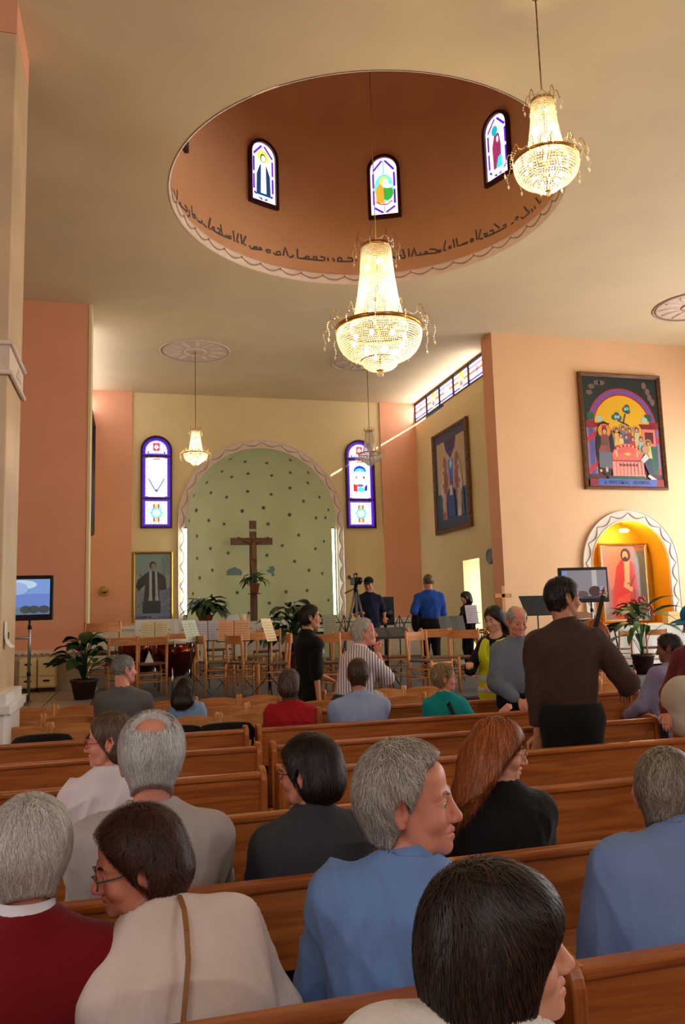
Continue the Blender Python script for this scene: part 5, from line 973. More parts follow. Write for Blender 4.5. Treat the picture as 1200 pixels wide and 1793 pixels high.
p = onY(1128, 1172, 10.6); plant('potted_plant', 'long leaved plant in front of the niche table', (p[0], 10.6, STZ), .16, .3, MT['potdark'], 22, .5, .06, 1.3, 1.5, MT['leaf2'], .6, 1.0, 13)
p = onY(1110, 1098, 12.1); t = plant('flower_arrangement', 'dark green flower arrangement with red blooms on the niche table', (p[0], 12.1, TABZ+.003), .1, .12, MT['potdark'], 46, .2, .045, 1.5, 1, MT['leaf'], .28, 1.2, 17)
for k, (dx, dz) in enumerate(((-.2, .08), (.24, .2), (-.05, .3), (.1, .34), (.32, .1))):
    mb = MB()
    for q in range(6): a = q*math.pi/3; mb.ball((dx+.04*math.cos(a), -.16+.01*q, .1+dz+.04*math.sin(a)), (.03, .012, .03), 6, 4)
    mb.build('bloom', mat('red_petal', (170, 38, 30), .5), t)
# ================================================================ OTHER STAGE ITEMS
def television(lab, c, W, Hh, rz, pic, stand):
    t = thing('television', lab, 'television', (c[0], c[1], STZ+.012), rz); z = c[2]-STZ-.012
    MB().box(-W/2, W/2, 0, .08, z-Hh/2, z+Hh/2).build('casing', MT['black'], t, bev=.015); pic.build('screen', MT['screen'], t, lambda u, v, w_: (u, -.002-w_, z+v), .0006)
    s = thing('television_stand', stand, 'stand', (c[0], c[1]+.12, STZ+.012), rz, group='television stands')
    for sx in (-.16, .16):
        MB().tube([(sx, 0, .03), (sx, 0, z+.1)], .02, 8).build('post', MT['steel'], s); MB().box(sx-.02, sx+.02, -.25, .25, 0, .03).build('foot', MT['steel'], s)
        for zz in (.35, z*.7): MB().lathe([(.026, zz), (.026, zz+.05)], 8, (sx, -.0, 0)).build('clamp', MT['black'], s)
    for zz in (.12, z*.62): MB().tube([(-.3, -.02, zz), (.16, -.02, zz)], .014, 6).build('crossbar', MT['steel'], s)
    MB().box(-.2, .2, -.04, .0, z-.08, z+.08).build('bracket', MT['blackmetal'], s)
p = Pic(); W, Hh = .9, .58; p.rect(-W/2+.04, W/2-.04, -Hh/2+.075, Hh/2-.05, (96, 124, 196)); p.rect(-W/2+.04, W/2-.04, .05, Hh/2-.05, (112, 146, 206)); p.disc(.05, .17, .2, .06, (176, 200, 222)); p.disc(.02, .12, .12, .08, (140, 168, 214)); p.rect(-W/2+.04, W/2-.04, -Hh/2+.075, -.12, (92, 108, 140))
for a in (-.3, -.12, .12, .22, .34): p.disc(a, -.15, .07, .05, (60, 70, 70))
q = onY(93, 1046, 10.9); television('television with a blue sky scene beside the stone pillar', (q[0]-W/2, 10.9, q[2]), W, Hh, 0, p, 'steel post stand carrying the television by the stone pillar')
p = Pic(); W, Hh = .78, .53; p.rect(-W/2+.035, W/2-.035, -Hh/2+.06, Hh/2-.045, (112, 110, 118)); p.rect(.12, .2, -.06, Hh/2-.045, (150, 152, 150)); p.rect(-W/2+.035, -W/2+.12, .1, Hh/2-.045, (104, 124, 170)); p.disc(.16, -.1, .1, .08, (60, 40, 40)); p.disc(.28, -.1, .05, .08, (130, 130, 170)); p.disc(-.05, -.14, .1, .05, (80, 66, 66)); p.rect(-W/2+.035, W/2-.035, -Hh/2+.06, -.17, (60, 56, 66))
q = onY(1024, 1024, 10.6); television('television with a grey hall scene in front of the niche', (q[0], 10.6, q[2]), W, Hh, -.12, p, 'steel post stand carrying the television in front of the niche')
# drawer cabinet at the left wall
a = onY(33, 1150, YW-.35); b = onY(98, 1150, YW-.35)
for k in range(2):
    w_ = (b[0]-a[0])/2; t = thing('drawer_cabinet', ('cream drawer cabinet beside the stone pillar', 'cream drawer cabinet behind the television post')[k], 'cabinet', (a[0]+w_*(k+.5), YW-.3, STZ+.012)); h = 1.1-STZ
    MB().box(-w_/2+.005, w_/2-.005, -.05, .23, .06, h).build('body', MT['cream'], t, bev=.006); MB().box(-w_/2+.02, w_/2-.02, -.02, .2, 0, .06).build('plinth', MT['potdark'], t)
    for z0, z1 in ((.08, h*.45), (h*.48, h-.03)):
        d_ = MB().box(-w_/2+.015, w_/2-.015, -.07, -.05, z0, z1).build('drawer', MT['cream'], t, bev=.006); MB().ball((0, -.071, z1-.06), (.055, .004, .018), 12, 6).build('handle', MT['black'], d_)
# bar stool
p = onY(1064, 1098, 10.9); t = thing('bar_stool', 'black four legged bar stool in front of the niche table', 'stool', (p[0], 10.9, STZ)); h = p[2]-STZ
MB().lathe([(.17, h-.035), (.175, h-.01), (.15, h), (0, h)], 24).build('seat', MT['black'], t)
for k in range(4):
    a = math.pi/4+k*math.pi/2; MB().tube([(.2*math.cos(a), .2*math.sin(a), 0), (.1*math.cos(a), .1*math.sin(a), h-.03)], .012, 7).build('leg', MT['blackmetal'], t)
for z, r in ((.25, .172), (.42, .15)): MB().tube([(r*math.cos(a), r*math.sin(a), z) for a in np.linspace(0, 2*math.pi, 17)+math.pi/4], .008, 6, cap=False).build('foot_ring', MT['blackmetal'], t)
# double bass standing behind the man in brown
p = onY(1056, 1032, 10.0); t = thing('double_bass', 'amber double bass leaning behind the man in brown', 'double bass', (p[0]-.42, 10.0, STZ), -.6); t.rotation_euler = (0, math.radians(16), -.5); h = (p[2]-STZ)/math.cos(.28)
MT['bass'] = wood('bass_wood', (150, 74, 22), (206, 124, 44), .22, axis=2)
o_ = []; n = 40
for k in range(n):
    u = k/n*2*math.pi; z = .5-.5*math.cos(u); wv = np.interp(z, [0, .06, .22, .42, .5, .6, .78, .9, 1], [.06, .2, .27, .2, .165, .18, .21, .16, .05]); o_.append((wv*(1 if u < math.pi else -1), .12+z*(h*.58)))
mb = MB().slab(o_, .16, lambda u, v, w_: (u, w_-.08, v)); mb.build('body', MT['bass'], t, bev=.012); MB().tube([(0, -.06, h*.6), (0, -.04, h*.95)], [.026, .02], 8).build('neck', MT['bass'], t); MB().box(-.03, .03, -.11, -.085, h*.42, h*.93).build('fingerboard', MT['black'], t, bev=.004)
MB().tube([(0, -.04, h*.94), (0, -.02, h*.99), (0, -.06, h*1.01), (0, -.08, h*.98)], [.022, .024, .02, .014], 8).build('scroll', MT['bass'], t)
for k in range(4): MB().tube([(-.06 if k % 2 else .06, -.03, h*(.93+.015*k)), (0, -.03, h*(.93+.015*k))], .008, 6).build('tuning_peg', MT['brass'], t)
MB().box(-.06, .06, -.14, -.082, h*.3, h*.33).build('bridge', MT['chair'], t); MB().tube([(0, 0, 0), (0, 0, .14)], .01, 6).build('end_pin', MT['steel'], t)
# small wooden lectern box, processional cross, horns
p = onY(1016, 1075, 11.0); t = thing('lectern', 'reddish wooden lectern behind the double bass', 'lectern', (p[0], 11.0, STZ)); h = p[2]-STZ
MB().box(-.18, .18, -.15, .15, 0, h-.06).build('body', MT['darkwood'], t, bev=.01); MB().obox((0, -.02, h-.03), (.46, .4, .03), Matrix.Rotation(.25, 3, 'X')).build('top', MT['darkwood'], t, bev=.006)
p = onY(880, 1026, 12.4); t = thing('standing_cross', 'pale wooden standing cross beside the doorway', 'cross', (p[0], 12.4, STZ)); h = p[2]-STZ
MB().box(-.035, .035, -.02, .02, .1, h).build('upright', MT['chair'], t, bev=.005); MB().box(-.16, .16, -.02, .02, h-.2, h-.13).build('crossbar', MT['chair'], t, bev=.005); MB().box(-.18, .18, -.15, .15, 0, .1).build('foot', MT['chair'], t, bev=.01)
def horn(px, py, Y, lab):
    p = onY(px, py, Y); t = thing('french_horn', lab, 'horn', (p[0], Y, p[2]), 0, 'brass horns')
    for k, r in enumerate((.13, .11, .085)): MB().tube([(r*math.cos(a), .012*k, r*math.sin(a)) for a in np.linspace(0, 2*math.pi, 25)], .011, 7, cap=False).build('coil', MT['brass'], t)
    MB().lathe([(.014, -.2), (.02, -.1), (.045, -.04), (.13, 0)], 20, (.12, -.02, .05), axis=(.4, -.8, .3), cap=False).build('bell', MT['brass'], t); MB().tube([(-.13, 0, 0), (-.2, -.02, .1)], [.009, .006], 6).build('mouthpipe', MT['brass'], t)
    for k in range(3): MB().lathe([(.014, 0), (.014, .08)], 8, (-.04+.035*k, .02, .0)).build('valve', MT['chrome'], t)
horn(845, 1117, 11.2, 'brass horn on the chair left of the yellow vest'); horn(324, 1148, 12.3, 'brass horn behind the nearest stage chair')
# loose papers on the chairs and pews
for px, py, Y, z, lab in ((298, 1250, 7.35, None, 'white leaflet on the chair beside the girl in blue'), (64, 1246, 7.0, None, 'white leaflet on a chair beside the pillar'), (665, 1206, 8.0, None, 'white leaflet on a chair behind the teal shirt'), (60, 1378, 4.35, .449, 'white leaflet on the fifth row seat'), (1020, 1360, 4.3, .449, 'white leaflet on the seat beside the man in brown'), (422, 1213, 8.1, None, 'white leaflet on a chair near the stage')):
    p = onY(px, py, Y); zz = z or .452; t = thing('leaflet', lab, 'paper', (p[0], Y+(.22 if z is None else .12), zz), random.uniform(-.5, .5), 'leaflets left on the seats')
    MB().add([(-.1, -.07, 0), (.1, -.07, 0), (.1, .07, .012), (-.1, .07, .004), (-.1, -.07, -.002), (.1, -.07, -.002), (.1, .07, .01), (-.1, .07, .002)], [(0, 1, 2, 3), (7, 6, 5, 4), (0, 4, 5, 1), (1, 5, 6, 2), (2, 6, 7, 3), (3, 7, 4, 0)]).build('sheet', MT['paper'], t)
# video camera on a tripod, loudspeaker
p = onY(623, 1024, 12.6); t = thing('camera_tripod', 'video camera on a tall grey tripod left of the cameraman', 'tripod', (p[0], 12.6, STZ)); h = p[2]-STZ
for k in range(3):
    a = 2*math.pi*k/3+.3; MB().tube([(.02*math.cos(a), .02*math.sin(a), h-.12), (.38*math.cos(a), .38*math.sin(a), 0)], [.02, .014], 7).build('leg', MT['silver'], t)
MB().lathe([(.035, h-.14), (.04, h-.06), (.025, h)], 12).build('head', MT['black'], t); MB().tube([(0, 0, h-.05), (-.22, -.12, h-.14)], .01, 6).build('pan_handle', MT['black'], t)
cm = MB().box(-.06, .06, -.17, .13, h, h+.12).build('camera_body', MT['black'], t, bev=.012); MB().lathe([(.04, 0), (.045, .12)], 14, (0, -.17, h+.06), axis=(0, -1, 0)).build('lens', MT['black'], cm); MB().tube([(.0, -.1, h+.18), (.0, .1, h+.18)], .014, 6).bar((0, -.08, h+.12), (0, -.08, h+.18), .015, .015).bar((0, .08, h+.12), (0, .08, h+.18), .015, .015).build('carry_handle', MT['black'], cm); MB().box(-.1, -.06, .06, .15, h+.1, h+.16).build('viewfinder', MT['black'], cm, bev=.006)
p = onY(674, 1064, 13.4); t = thing('loudspeaker', 'black loudspeaker behind the cameraman', 'loudspeaker', (p[0], 13.4, STZ)); h = onY(674, 1045, 13.4)[2]-STZ
MB().box(-.14, .14, -.12, .12, h-.5, h).build('cabinet', MT['black'], t, bev=.012); MB().tube([(0, 0, 0), (0, 0, h-.5)], .03, 8).build('pole', MT['blackmetal'], t); MB().lathe([(.2, 0), (.18, .03), (.03, .04)], 16).build('foot', MT['blackmetal'], t); MB().lathe([(.0, 0), (.09, .004), (.1, .01)], 20, (0, -.121, h-.3), axis=(0, -1, 0)).build('cone', MT['blackmetal'], t)
# ================================================================ PEOPLE: signed-distance modelling
def unit(v): v = np.asarray(v, float); return v/max(np.linalg.norm(v), 1e-9)
class Field:
    def __init__(s, lo, hi, fine, df, dc):
        s.ax = []
        for a in range(3):
            iv = [(c[a]-h, c[a]+h) for c, h in fine]; x = lo[a]; L = [x]
            while x < hi[a]:
                x += df if any(p-dc <= x < q for p, q in iv) else dc; L.append(x)
            s.ax.append(np.array(L, np.float32))
        s.f = np.full([len(a) for a in s.ax], .5, np.float32)
    def sub(s, lo, hi):
        sl = []
        for a in range(3):
            i = max(0, int(np.searchsorted(s.ax[a], lo[a]))-1); j = min(len(s.ax[a]), int(np.searchsorted(s.ax[a], hi[a]))+1); sl.append(slice(i, max(j, i+1)))
        return tuple(sl), s.ax[0][sl[0]][:, None, None], s.ax[1][sl[1]][None, :, None], s.ax[2][sl[2]][None, None, :]
    def put(s, sl, d, k, sub):
        f = s.f[sl]; d = d.astype(np.float32)
        if sub: d = -d; g = np.maximum(f, d); h = np.maximum(k-np.abs(f-d), 0)/k; s.f[sl] = g+h*h*k*.25
        else: g = np.minimum(f, d); h = np.maximum(k-np.abs(f-d), 0)/k; s.f[sl] = g-h*h*k*.25
    def cone(s, a, b, ra, rb, k=.02, sub=False):
        a = np.asarray(a, np.float32); b = np.asarray(b, np.float32); R = max(ra, rb)+k+.03
        sl, X, Y, Z = s.sub(np.minimum(a, b)-R, np.maximum(a, b)+R); d = b-a; L2 = float(d@d)+1e-9
        t = np.clip(((X-a[0])*d[0]+(Y-a[1])*d[1]+(Z-a[2])*d[2])/L2, 0, 1)
        q = np.sqrt((X-a[0]-t*d[0])**2+(Y-a[1]-t*d[1])**2+(Z-a[2]-t*d[2])**2)-(ra+(rb-ra)*t); s.put(sl, q, k, sub)
    def ell(s, c, r, B=None, k=.02, sub=False):
        c = np.asarray(c, np.float32); R = max(r)+k+.03; sl, X, Y, Z = s.sub(c-R, c+R); X = X-c[0]; Y = Y-c[1]; Z = Z-c[2]
        if B is None: x, y, z = X, Y, Z
        else: x, y, z = [B[i][0]*X+B[i][1]*Y+B[i][2]*Z for i in range(3)]
        k0 = np.sqrt((x/r[0])**2+(y/r[1])**2+(z/r[2])**2); k1 = np.sqrt((x/r[0]**2)**2+(y/r[1]**2)**2+(z/r[2]**2)**2); s.put(sl, k0*(k0-1)/np.maximum(k1, 1e-6), k, sub)
    def cut(s, p, n, k=.004):
        """remove everything on the +n side of the plane through p"""
        n = unit(n); d = (s.ax[0][:, None, None]-p[0])*n[0]+(s.ax[1][None, :, None]-p[1])*n[1]+(s.ax[2][None, None, :]-p[2])*n[2]; s.f = np.maximum(s.f, d.astype(np.float32))
    def mesh(s):
        f = s.f; ins = f < 0; nx, ny, nz = f.shape
        c = np.zeros((nx-1, ny-1, nz-1), np.uint8)
        for i in (0, 1):
            for j in (0, 1):
                for k in (0, 1): c += ins[i:nx-1+i, j:ny-1+j, k:nz-1+k]
        A = np.argwhere((c > 0) & (c < 8)); 
        if len(A) == 0: return np.zeros((0, 3)), np.zeros((0, 4), int)
        idx = np.full(c.shape, -1, np.int32); idx[A[:, 0], A[:, 1], A[:, 2]] = np.arange(len(A))
        acc = np.zeros((len(A), 3)); cnt = np.zeros(len(A)); co = [[s.ax[a][A[:, a]+o] for o in (0, 1)] for a in range(3)]
        cor = [(i, j, k) for i in (0, 1) for j in (0, 1) for k in (0, 1)]; val = {q: f[A[:, 0]+q[0], A[:, 1]+q[1], A[:, 2]+q[2]] for q in cor}
        for p in cor:
            for a in range(3):
                if p[a] == 1: continue
                q = list(p); q[a] = 1; q = tuple(q); fa, fb = val[p], val[q]; m = (fa < 0) != (fb < 0)
                t = np.where(m, fa/np.where(m, fa-fb, 1), 0)
                for b in range(3):
                    va = co[b][p[b]]; vb = co[b][q[b]]; acc[:, b] += np.where(m, va+(vb-va)*t, 0)
                cnt += m
        V = acc/cnt[:, None]; Q = []
        for a in range(3):
            sl0 = [slice(None)]*3; sl1 = [slice(None)]*3; sl0[a] = slice(0, -1); sl1[a] = slice(1, None); x = ins[tuple(sl0)] != ins[tuple(sl1)]
            b, c_ = [q for q in range(3) if q != a]; E = np.argwhere(x); ok = (E[:, b] > 0) & (E[:, c_] > 0) & (E[:, b] < f.shape[b]-1) & (E[:, c_] < f.shape[c_]-1); E = E[ok]
            if len(E) == 0: continue
            quad = []
            for db, dc_ in ((-1, -1), (0, -1), (0, 0), (-1, 0)): e = E.copy(); e[:, b] += db; e[:, c_] += dc_; quad.append(idx[e[:, 0], e[:, 1], e[:, 2]])
            quad = np.stack(quad, 1); flip = ins[E[:, 0], E[:, 1], E[:, 2]]
            if a == 1: flip = ~flip
            quad[~flip] = quad[~flip][:, ::-1]; Q.append(quad)
        Q = np.concatenate(Q); return V, Q[(Q >= 0).all(1)]
def vnormals(V, Q):
    n = np.cross(V[Q[:, 2]]-V[Q[:, 0]], V[Q[:, 3]]-V[Q[:, 1]]); N = np.zeros_like(V)
    for k in range(4): np.add.at(N, Q[:, k], n)
    return N/np.maximum(np.linalg.norm(N, axis=1), 1e-12)[:, None]
def wav(P, freq, seed):
    r = np.random.default_rng(seed); out = np.zeros(len(P))
    for i in range(4):
        k = r.normal(size=3)*freq; k2 = r.normal(size=3)*freq*.6; out += np.sin(P@k+1.6*np.sin(P@k2+r.uniform(0, 6))+r.uniform(0, 6))
    return out/4
def folds(V, seed, amp):
    r = np.random.default_rng(seed+500); out = np.zeros(len(V))
    for i in range(5):
        k = r.normal(size=3)*np.array([1, 1, .8]); k = k/np.linalg.norm(k)*r.uniform(16, 34); ph = V@k+2.2*wav(V, 5, seed+i*7)+r.uniform(0, 6); m = np.clip(.15+1.4*wav(V, 4, seed+i*11+3), 0, 1); out += (1-np.abs(np.sin(ph)))**2*m
    return out*amp
MT['skin'] = mat('skin', attr=True, rough=.5, sss=.12, bump=.06, bscale=220, spec=.35)
MT['hair'] = mat('hair', attr=True, rough=.45, spec=.5)
MT['eye'] = mat('eye', attr=True, rough=.1, spec=.6)
FAB = {}
def fabric(col, kind='cotton'):
    key = (tuple(col), kind)
    if key not in FAB:
        FAB[key] = mat('fabric', col, .85 if kind != 'silk' else .6, var=.06, vscale=6, bump=.55 if kind == 'cotton' else .25, bscale={'cotton': 13, 'knit': 260}.get(kind, 90), stretch=(1, 1, .45) if kind == 'cotton' else None, sheen=.15 if kind == 'knit' else .05, spec=.2)
    return FAB[key]
def striped(c1, c2, freq, axis=0):
    m = mat('striped_fabric', c1, .85, spec=.2); nt = m.node_tree; N = nt.nodes.new; L = nt.links.new; b = nt.nodes['Principled BSDF']
    tc = N('ShaderNodeTexCoord'); sp = N('ShaderNodeSeparateXYZ'); L(tc.outputs['Object'], sp.inputs[0]); mu = N('ShaderNodeMath'); mu.operation = 'MULTIPLY'; mu.inputs[1].default_value = freq; ad = N('ShaderNodeMath'); ad.operation = 'ADD'; m2 = N('ShaderNodeMath'); m2.operation = 'MULTIPLY'; m2.inputs[1].default_value = .75; L(sp.outputs[0], m2.inputs[0]); L(m2.outputs[0], ad.inputs[0]); L(sp.outputs[1], ad.inputs[1]); L(ad.outputs[0], mu.inputs[0])
    fr = N('ShaderNodeMath'); fr.operation = 'FRACT'; L(mu.outputs[0], fr.inputs[0]); gt = N('ShaderNodeMath'); gt.operation = 'GREATER_THAN'; gt.inputs[1].default_value = .68; L(fr.outputs[0], gt.inputs[0])
    mx = N('ShaderNodeMixRGB'); mx.inputs[1].default_value = (*s2l(c1), 1); mx.inputs[2].default_value = (*s2l(c2), 1); L(gt.outputs[0], mx.inputs[0]); L(mx.outputs[0], b.inputs['Base Color']); return m
def rotm(yaw, pitch, roll):
    """rows: right, forward, up of a head looking along +y, turned by yaw (left positive), pitched up, rolled to its right"""
    cy, sy = math.cos(yaw), math.sin(yaw); cp, sp = math.cos(pitch), math.sin(pitch)
    f = np.array([-sy*cp, cy*cp, sp]); r = np.array([cy, sy, 0]); u = np.cross(r, f); c, s = math.cos(roll), math.sin(roll)
    return np.array([c*r-s*u, f, s*r+c*u])
def ik(S, T, l1, l2, pole):
    d = T-S; L = np.linalg.norm(d); L = min(L, (l1+l2)*.999); d = unit(d); T = S+d*L; x = (l1*l1-l2*l2+L*L)/(2*L); h = math.sqrt(max(l1*l1-x*x, 0)); p = pole-d*np.dot(pole, d); return S+d*x+unit(p)*h, T
SKIN = {'pale': (226, 168, 140), 'pink': (222, 150, 126), 'tan': (196, 136, 100), 'olive': (186, 130, 100), 'brown': (130, 84, 62)}
HAIRC = {}
def head_prims(F, HC, B, s, sex, k=.012):
    g = lambda p: HC+s*(np.array(p) @ B)
    e = lambda c, r, k_=.012, sub=False: F.ell(g(c), [q*s for q in r], B, k_*s, sub)
    c = lambda a, b, ra, rb, k_=.01, sub=False: F.cone(g(a), g(b), ra*s, rb*s, k_*s, sub)
    e((0, -.012, .03), (.076, .098, .092)); e((0, .03, -.035), (.063, .066, .082), .02)
    jw = .05 if sex == 'm' else .043
    e((0, .045, -.082), (jw, .045, .036), .025); e((0, .083, -.1), (.02, .017, .018), .02)
    for q in (-1, 1): c((q*.055, -.0, -.03), (q*.042, .04, -.085), .022, .018, .02)
    c((-.04, .074, .022), (-.008, .086, .02), .011, .011, .016); c((.04, .074, .022), (.008, .086, .02), .011, .011, .016); e((0, .066, .058), (.048, .02, .03), .025)
    for q in (-1, 1):
        e((q*.034, .1, .0), (.024, .02, .0135), .012, True); e((q*.032, .075, .0), (.0145, .0135, .0125), .004)
        c((q*.049, .074, .006), (q*.03, .0885, .0095), .0035, .0035, .004); c((q*.03, .0885, .0095), (q*.017, .085, .006), .0035, .003, .004); c((q*.047, .075, -.009), (q*.03, .0865, -.0115), .003, .003, .004)
        e((q*.043, .062, -.032), (.026, .026, .026), .02)
    c((0, .092, .012), (0, .112, -.028), .0085, .0115, .012); e((0, .114, -.034), (.0125, .0125, .0115), .008)
    for q in (-1, 1): e((q*.0125, .103, -.038), (.0085, .011, .008), .006); e((q*.007, .105, -.047), (.004, .006, .004), .003, True)
    c((-.02, .086, -.064), (0, .098, -.061), .006, .0075, .006); c((.02, .086, -.064), (0, .098, -.061), .006, .0075, .006)
    c((-.018, .087, -.075), (0, .096, -.077), .006, .0085, .006); c((.018, .087, -.075), (0, .096, -.077), .006, .0085, .006)
    for q in (-1, 1): c((q*.024, .088, -.069), (0, .103, -.0685), .0016, .0016, .003, True)
    for q in (-1, 1):
        e((q*.08, -.012, -.006), (.009, .02, .034), .008); c((q*.087, -.024, .022), (q*.092, -.03, -.002), .006, .006, .005); c((q*.087, -.024, .022), (q*.084, -.003, .024), .006, .005, .005); c((q*.092, -.03, -.002), (q*.083, -.008, -.038), .006, .008, .005)
        e((q*.094, -.011, .0), (.013, .011, .019), .003, True); c((q*.084, .006, -.008), (q*.083, .004, -.022), .005, .005, .004)
def hand_prims(F, W, d, n, s, curl, k=.006, side=1):
    d = unit(d); n = unit(n-d*np.dot(n, d)); sd = np.cross(d, n)*side
    F.ell(W+d*.048*s, (.038*s, .05*s, .018*s), np.array([sd, d, n]), .012)
    for i in range(4):
        L = (.041, .046, .043, .034)[i]*s; b = W+d*(.088-.004*abs(i-1.3))*s+sd*(1.5-i)*.0195*s; p = b; ang = 0
        for j in range(3):
            ang += curl*(1, 1.1, .8)[j]; v = d*math.cos(ang)-n*math.sin(ang); q = p+v*L*(1, .72, .55)[j]; F.cone(p, q, (.0095, .0088, .008)[j]*s, (.0088, .008, .007)[j]*s, k); p = q
    b = W+d*.025*s+sd*.03*s; m = b+(d*.62+sd*.62-n*.3*max(curl, .2))*.042*s; e = m+(d*.9+sd*.12-n*.5*max(curl, .2))*.034*s; F.cone(b, m, .0135*s, .0105*s, k); F.cone(m, e, .0105*s, .008*s, k)
PCOUNT = [0]
def person(label, px, py, Y, pose='sit', yaw=0, pitch=0, roll=0, heading=0, lean=0, side=0, sex='m', girth=1.0, top=None, bottom=(40, 40, 46), hair=None, skin='pale', arms=None, curl=(.35, .35), q='mid', glasses=None, shoes=(30, 26, 24), floor=0.0, hs=1.0, neckf=0.02, extra=None, sw=1.0, zfix=None, legs=None, nl=.182):
    """px, py, Y: where the head centre is seen and how far away; the rest of the body hangs from it"""
    PCOUNT[0] += 1; seed = PCOUNT[0]; hd = math.radians(heading); yw, pt_, rl = [math.radians(a) for a in (yaw, pitch, roll)]; yw -= YAW+math.atan((px-600)/FPX)      # yaw is given against the line of sight
    tgt = onY(px, py, Y); zt = tgt[2]-floor
    lean_, side_ = math.radians(lean), math.radians(side)
    u = unit((math.sin(side_), math.sin(lean_), math.cos(lean_)*math.cos(side_)))
    r0 = np.array([1., 0, 0]); f0 = unit(np.cross(u, r0)); r = np.cross(f0, u); BT = np.array([r, f0, u])
    nd = unit(u*.6+np.array([0, 0, .4])+f0*0.05); per = .53*u[2]+nl*nd[2]
    if pose == 'stand': s = zt/(.915+per) if zfix is None else zfix; zp = zt-per*s
    else: s = (zt-.545)/per if zfix is None else zfix; zp = zt-per*s
    P = np.array([0, 0, zp]); Nk = P+u*.53*s; HC = Nk+nd*nl*s+f0*neckf*s
    B = rotm(yw-hd, pt_, rl); hsz = hs*(.5+.5*s)*(1.0 if sex == 'm' else .96)
    rot = Matrix.Rotation(hd, 3, 'Z'); off = rot @ Vector(HC); loc = Vector((tgt[0]-off.x, tgt[1]-off.y, floor))
    t = thing('person', label, 'person', loc, hd)
    df, dc = {'near': (.0036, .011), 'mid': (.005, .015), 'far': (.0065, .018)}[q]
    sh = .178*s*sw*(1 if sex == 'm' else .9); Sh = {q_: P+u*.44*s+r*q_*sh for q_ in (-1, 1)}
    l1, l2 = .295*s, .255*s; hands = {}; El = {}; Wr = {}
    dflt = {'sit': lambda q_: P+f0*.36*s+r*q_*.12*s+np.array([0, 0, .1*s]), 'stand': lambda q_: P+r*q_*.27*s+f0*.06*s+np.array([0, 0, -.12*s])}[pose]
    for i, q_ in enumerate((-1, 1)):
        T = dflt(q_) if not arms or arms[i] is None else P+BT.T @ (np.array(arms[i][:3])*s)
        pole = r*q_*.5-f0*.6-np.array([0, 0, .6]) if not arms or arms[i] is None or len(arms[i]) < 6 else BT.T @ np.array(arms[i][3:6], float)
        El[q_], Wr[q_] = ik(Sh[q_], T, l1, l2, pole)
    Hp = {q_: P+r*q_*.09*s-u*.02*s for q_ in (-1, 1)}; Kn = {}; An = {}
    for q_ in (-1, 1):
        if pose == 'sit': Kn[q_] = np.array([q_*.14*s, .44*s, zp-.02]); An[q_] = np.array([q_*.13*s, .42*s, .09])
        else: st_ = (legs or (0, 0))[(q_+1)//2]; Kn[q_] = np.array([q_*.095*s, .03+st_*.5, zp*.53]); An[q_] = np.array([q_*.1*s, st_, .09])
    # ---- body (skin), one continuous surface
    hv = {q_: not (arms and arms[(q_+1)//2] is not None and len(arms[(q_+1)//2]) > 6 and arms[(q_+1)//2][6] == 0) for q_ in (-1, 1)}
    fine = [(HC, .15*hsz)]
    for q_ in (-1, 1):
        if arms and arms[(q_+1)//2] is not None: fine.append((Wr[q_]+unit(Wr[q_]-El[q_])*.08, .12))
    allp = np.array([P, Nk, HC+[.15, .15, .17], HC-[.15, .15, .1], *Sh.values(), *El.values(), *Wr.values(), *Kn.values(), *An.values()]); lo = allp.min(0)-.22; hi = allp.max(0)+.22; lo[2] = -.01; hi[2] = HC[2]+.17*hsz
    F = Field(lo, hi, fine, df, dc)
    L = lambda a, b, c_: P+r*a*s+f0*b*s+u*c_*s
    def torso(F, g, d, k=.06, tuck=False):
        F.ell(L(0, -.005, .0), ((.165*g*(.9 if tuck else 1)+(0 if tuck else d))*s, (.118*g*(.9 if tuck else 1)+(0 if tuck else d))*s, (.13+d)*s), BT, k*(.4 if tuck else 1)); F.ell(L(0, .012*g, .17), ((.15*g+d)*s, (.118*g+d)*s, (.16+d)*s), BT, k); F.ell(L(0, .0, .33), ((.160*g*sw+d)*s, (.108*g+d)*s, (.165+d)*s), BT, k)
        F.cone(L(-.1*sw, -.012, .415), L(.1*sw, -.012, .415), (.07+d)*s, (.07+d)*s, k)
        F.cone(L(0, -.012, .42), Nk-u*.006*s, (.075+d)*s, (.062+d)*s, .05)
        if sex == 'f':
            for q_ in (-1, 1): F.ell(L(q_*.075, .095, .3), ((.07+d)*s, (.06+d)*s, (.075+d)*s), BT, .04)
        for q_ in (-1, 1): F.cone(Nk+u*.012*s-f0*.012*s, Sh[q_]-r*q_*.01*s, (.042+d*.6)*s, (.052+d)*s, .05)
    def arm(F, q_, d, te=1.0, k=.03):
        F.cone(Sh[q_], El[q_], (.052+d)*s*(1 if sex == 'm' else .88), (.04+d)*s, k)
        if te > 0: F.cone(El[q_], El[q_]+(Wr[q_]-El[q_])*te, (.04+d)*s, (.04+(.027-.04)*te+d)*s, .02)
    def leg(F, q_, d, k=.03):
        F.cone(Hp[q_], Kn[q_], (.085+d)*s, (.058+d)*s, k); F.cone(Kn[q_], An[q_], (.056+d)*s, (.036+d)*s, .02)
    torso(F, girth*.96, -.012, .05)
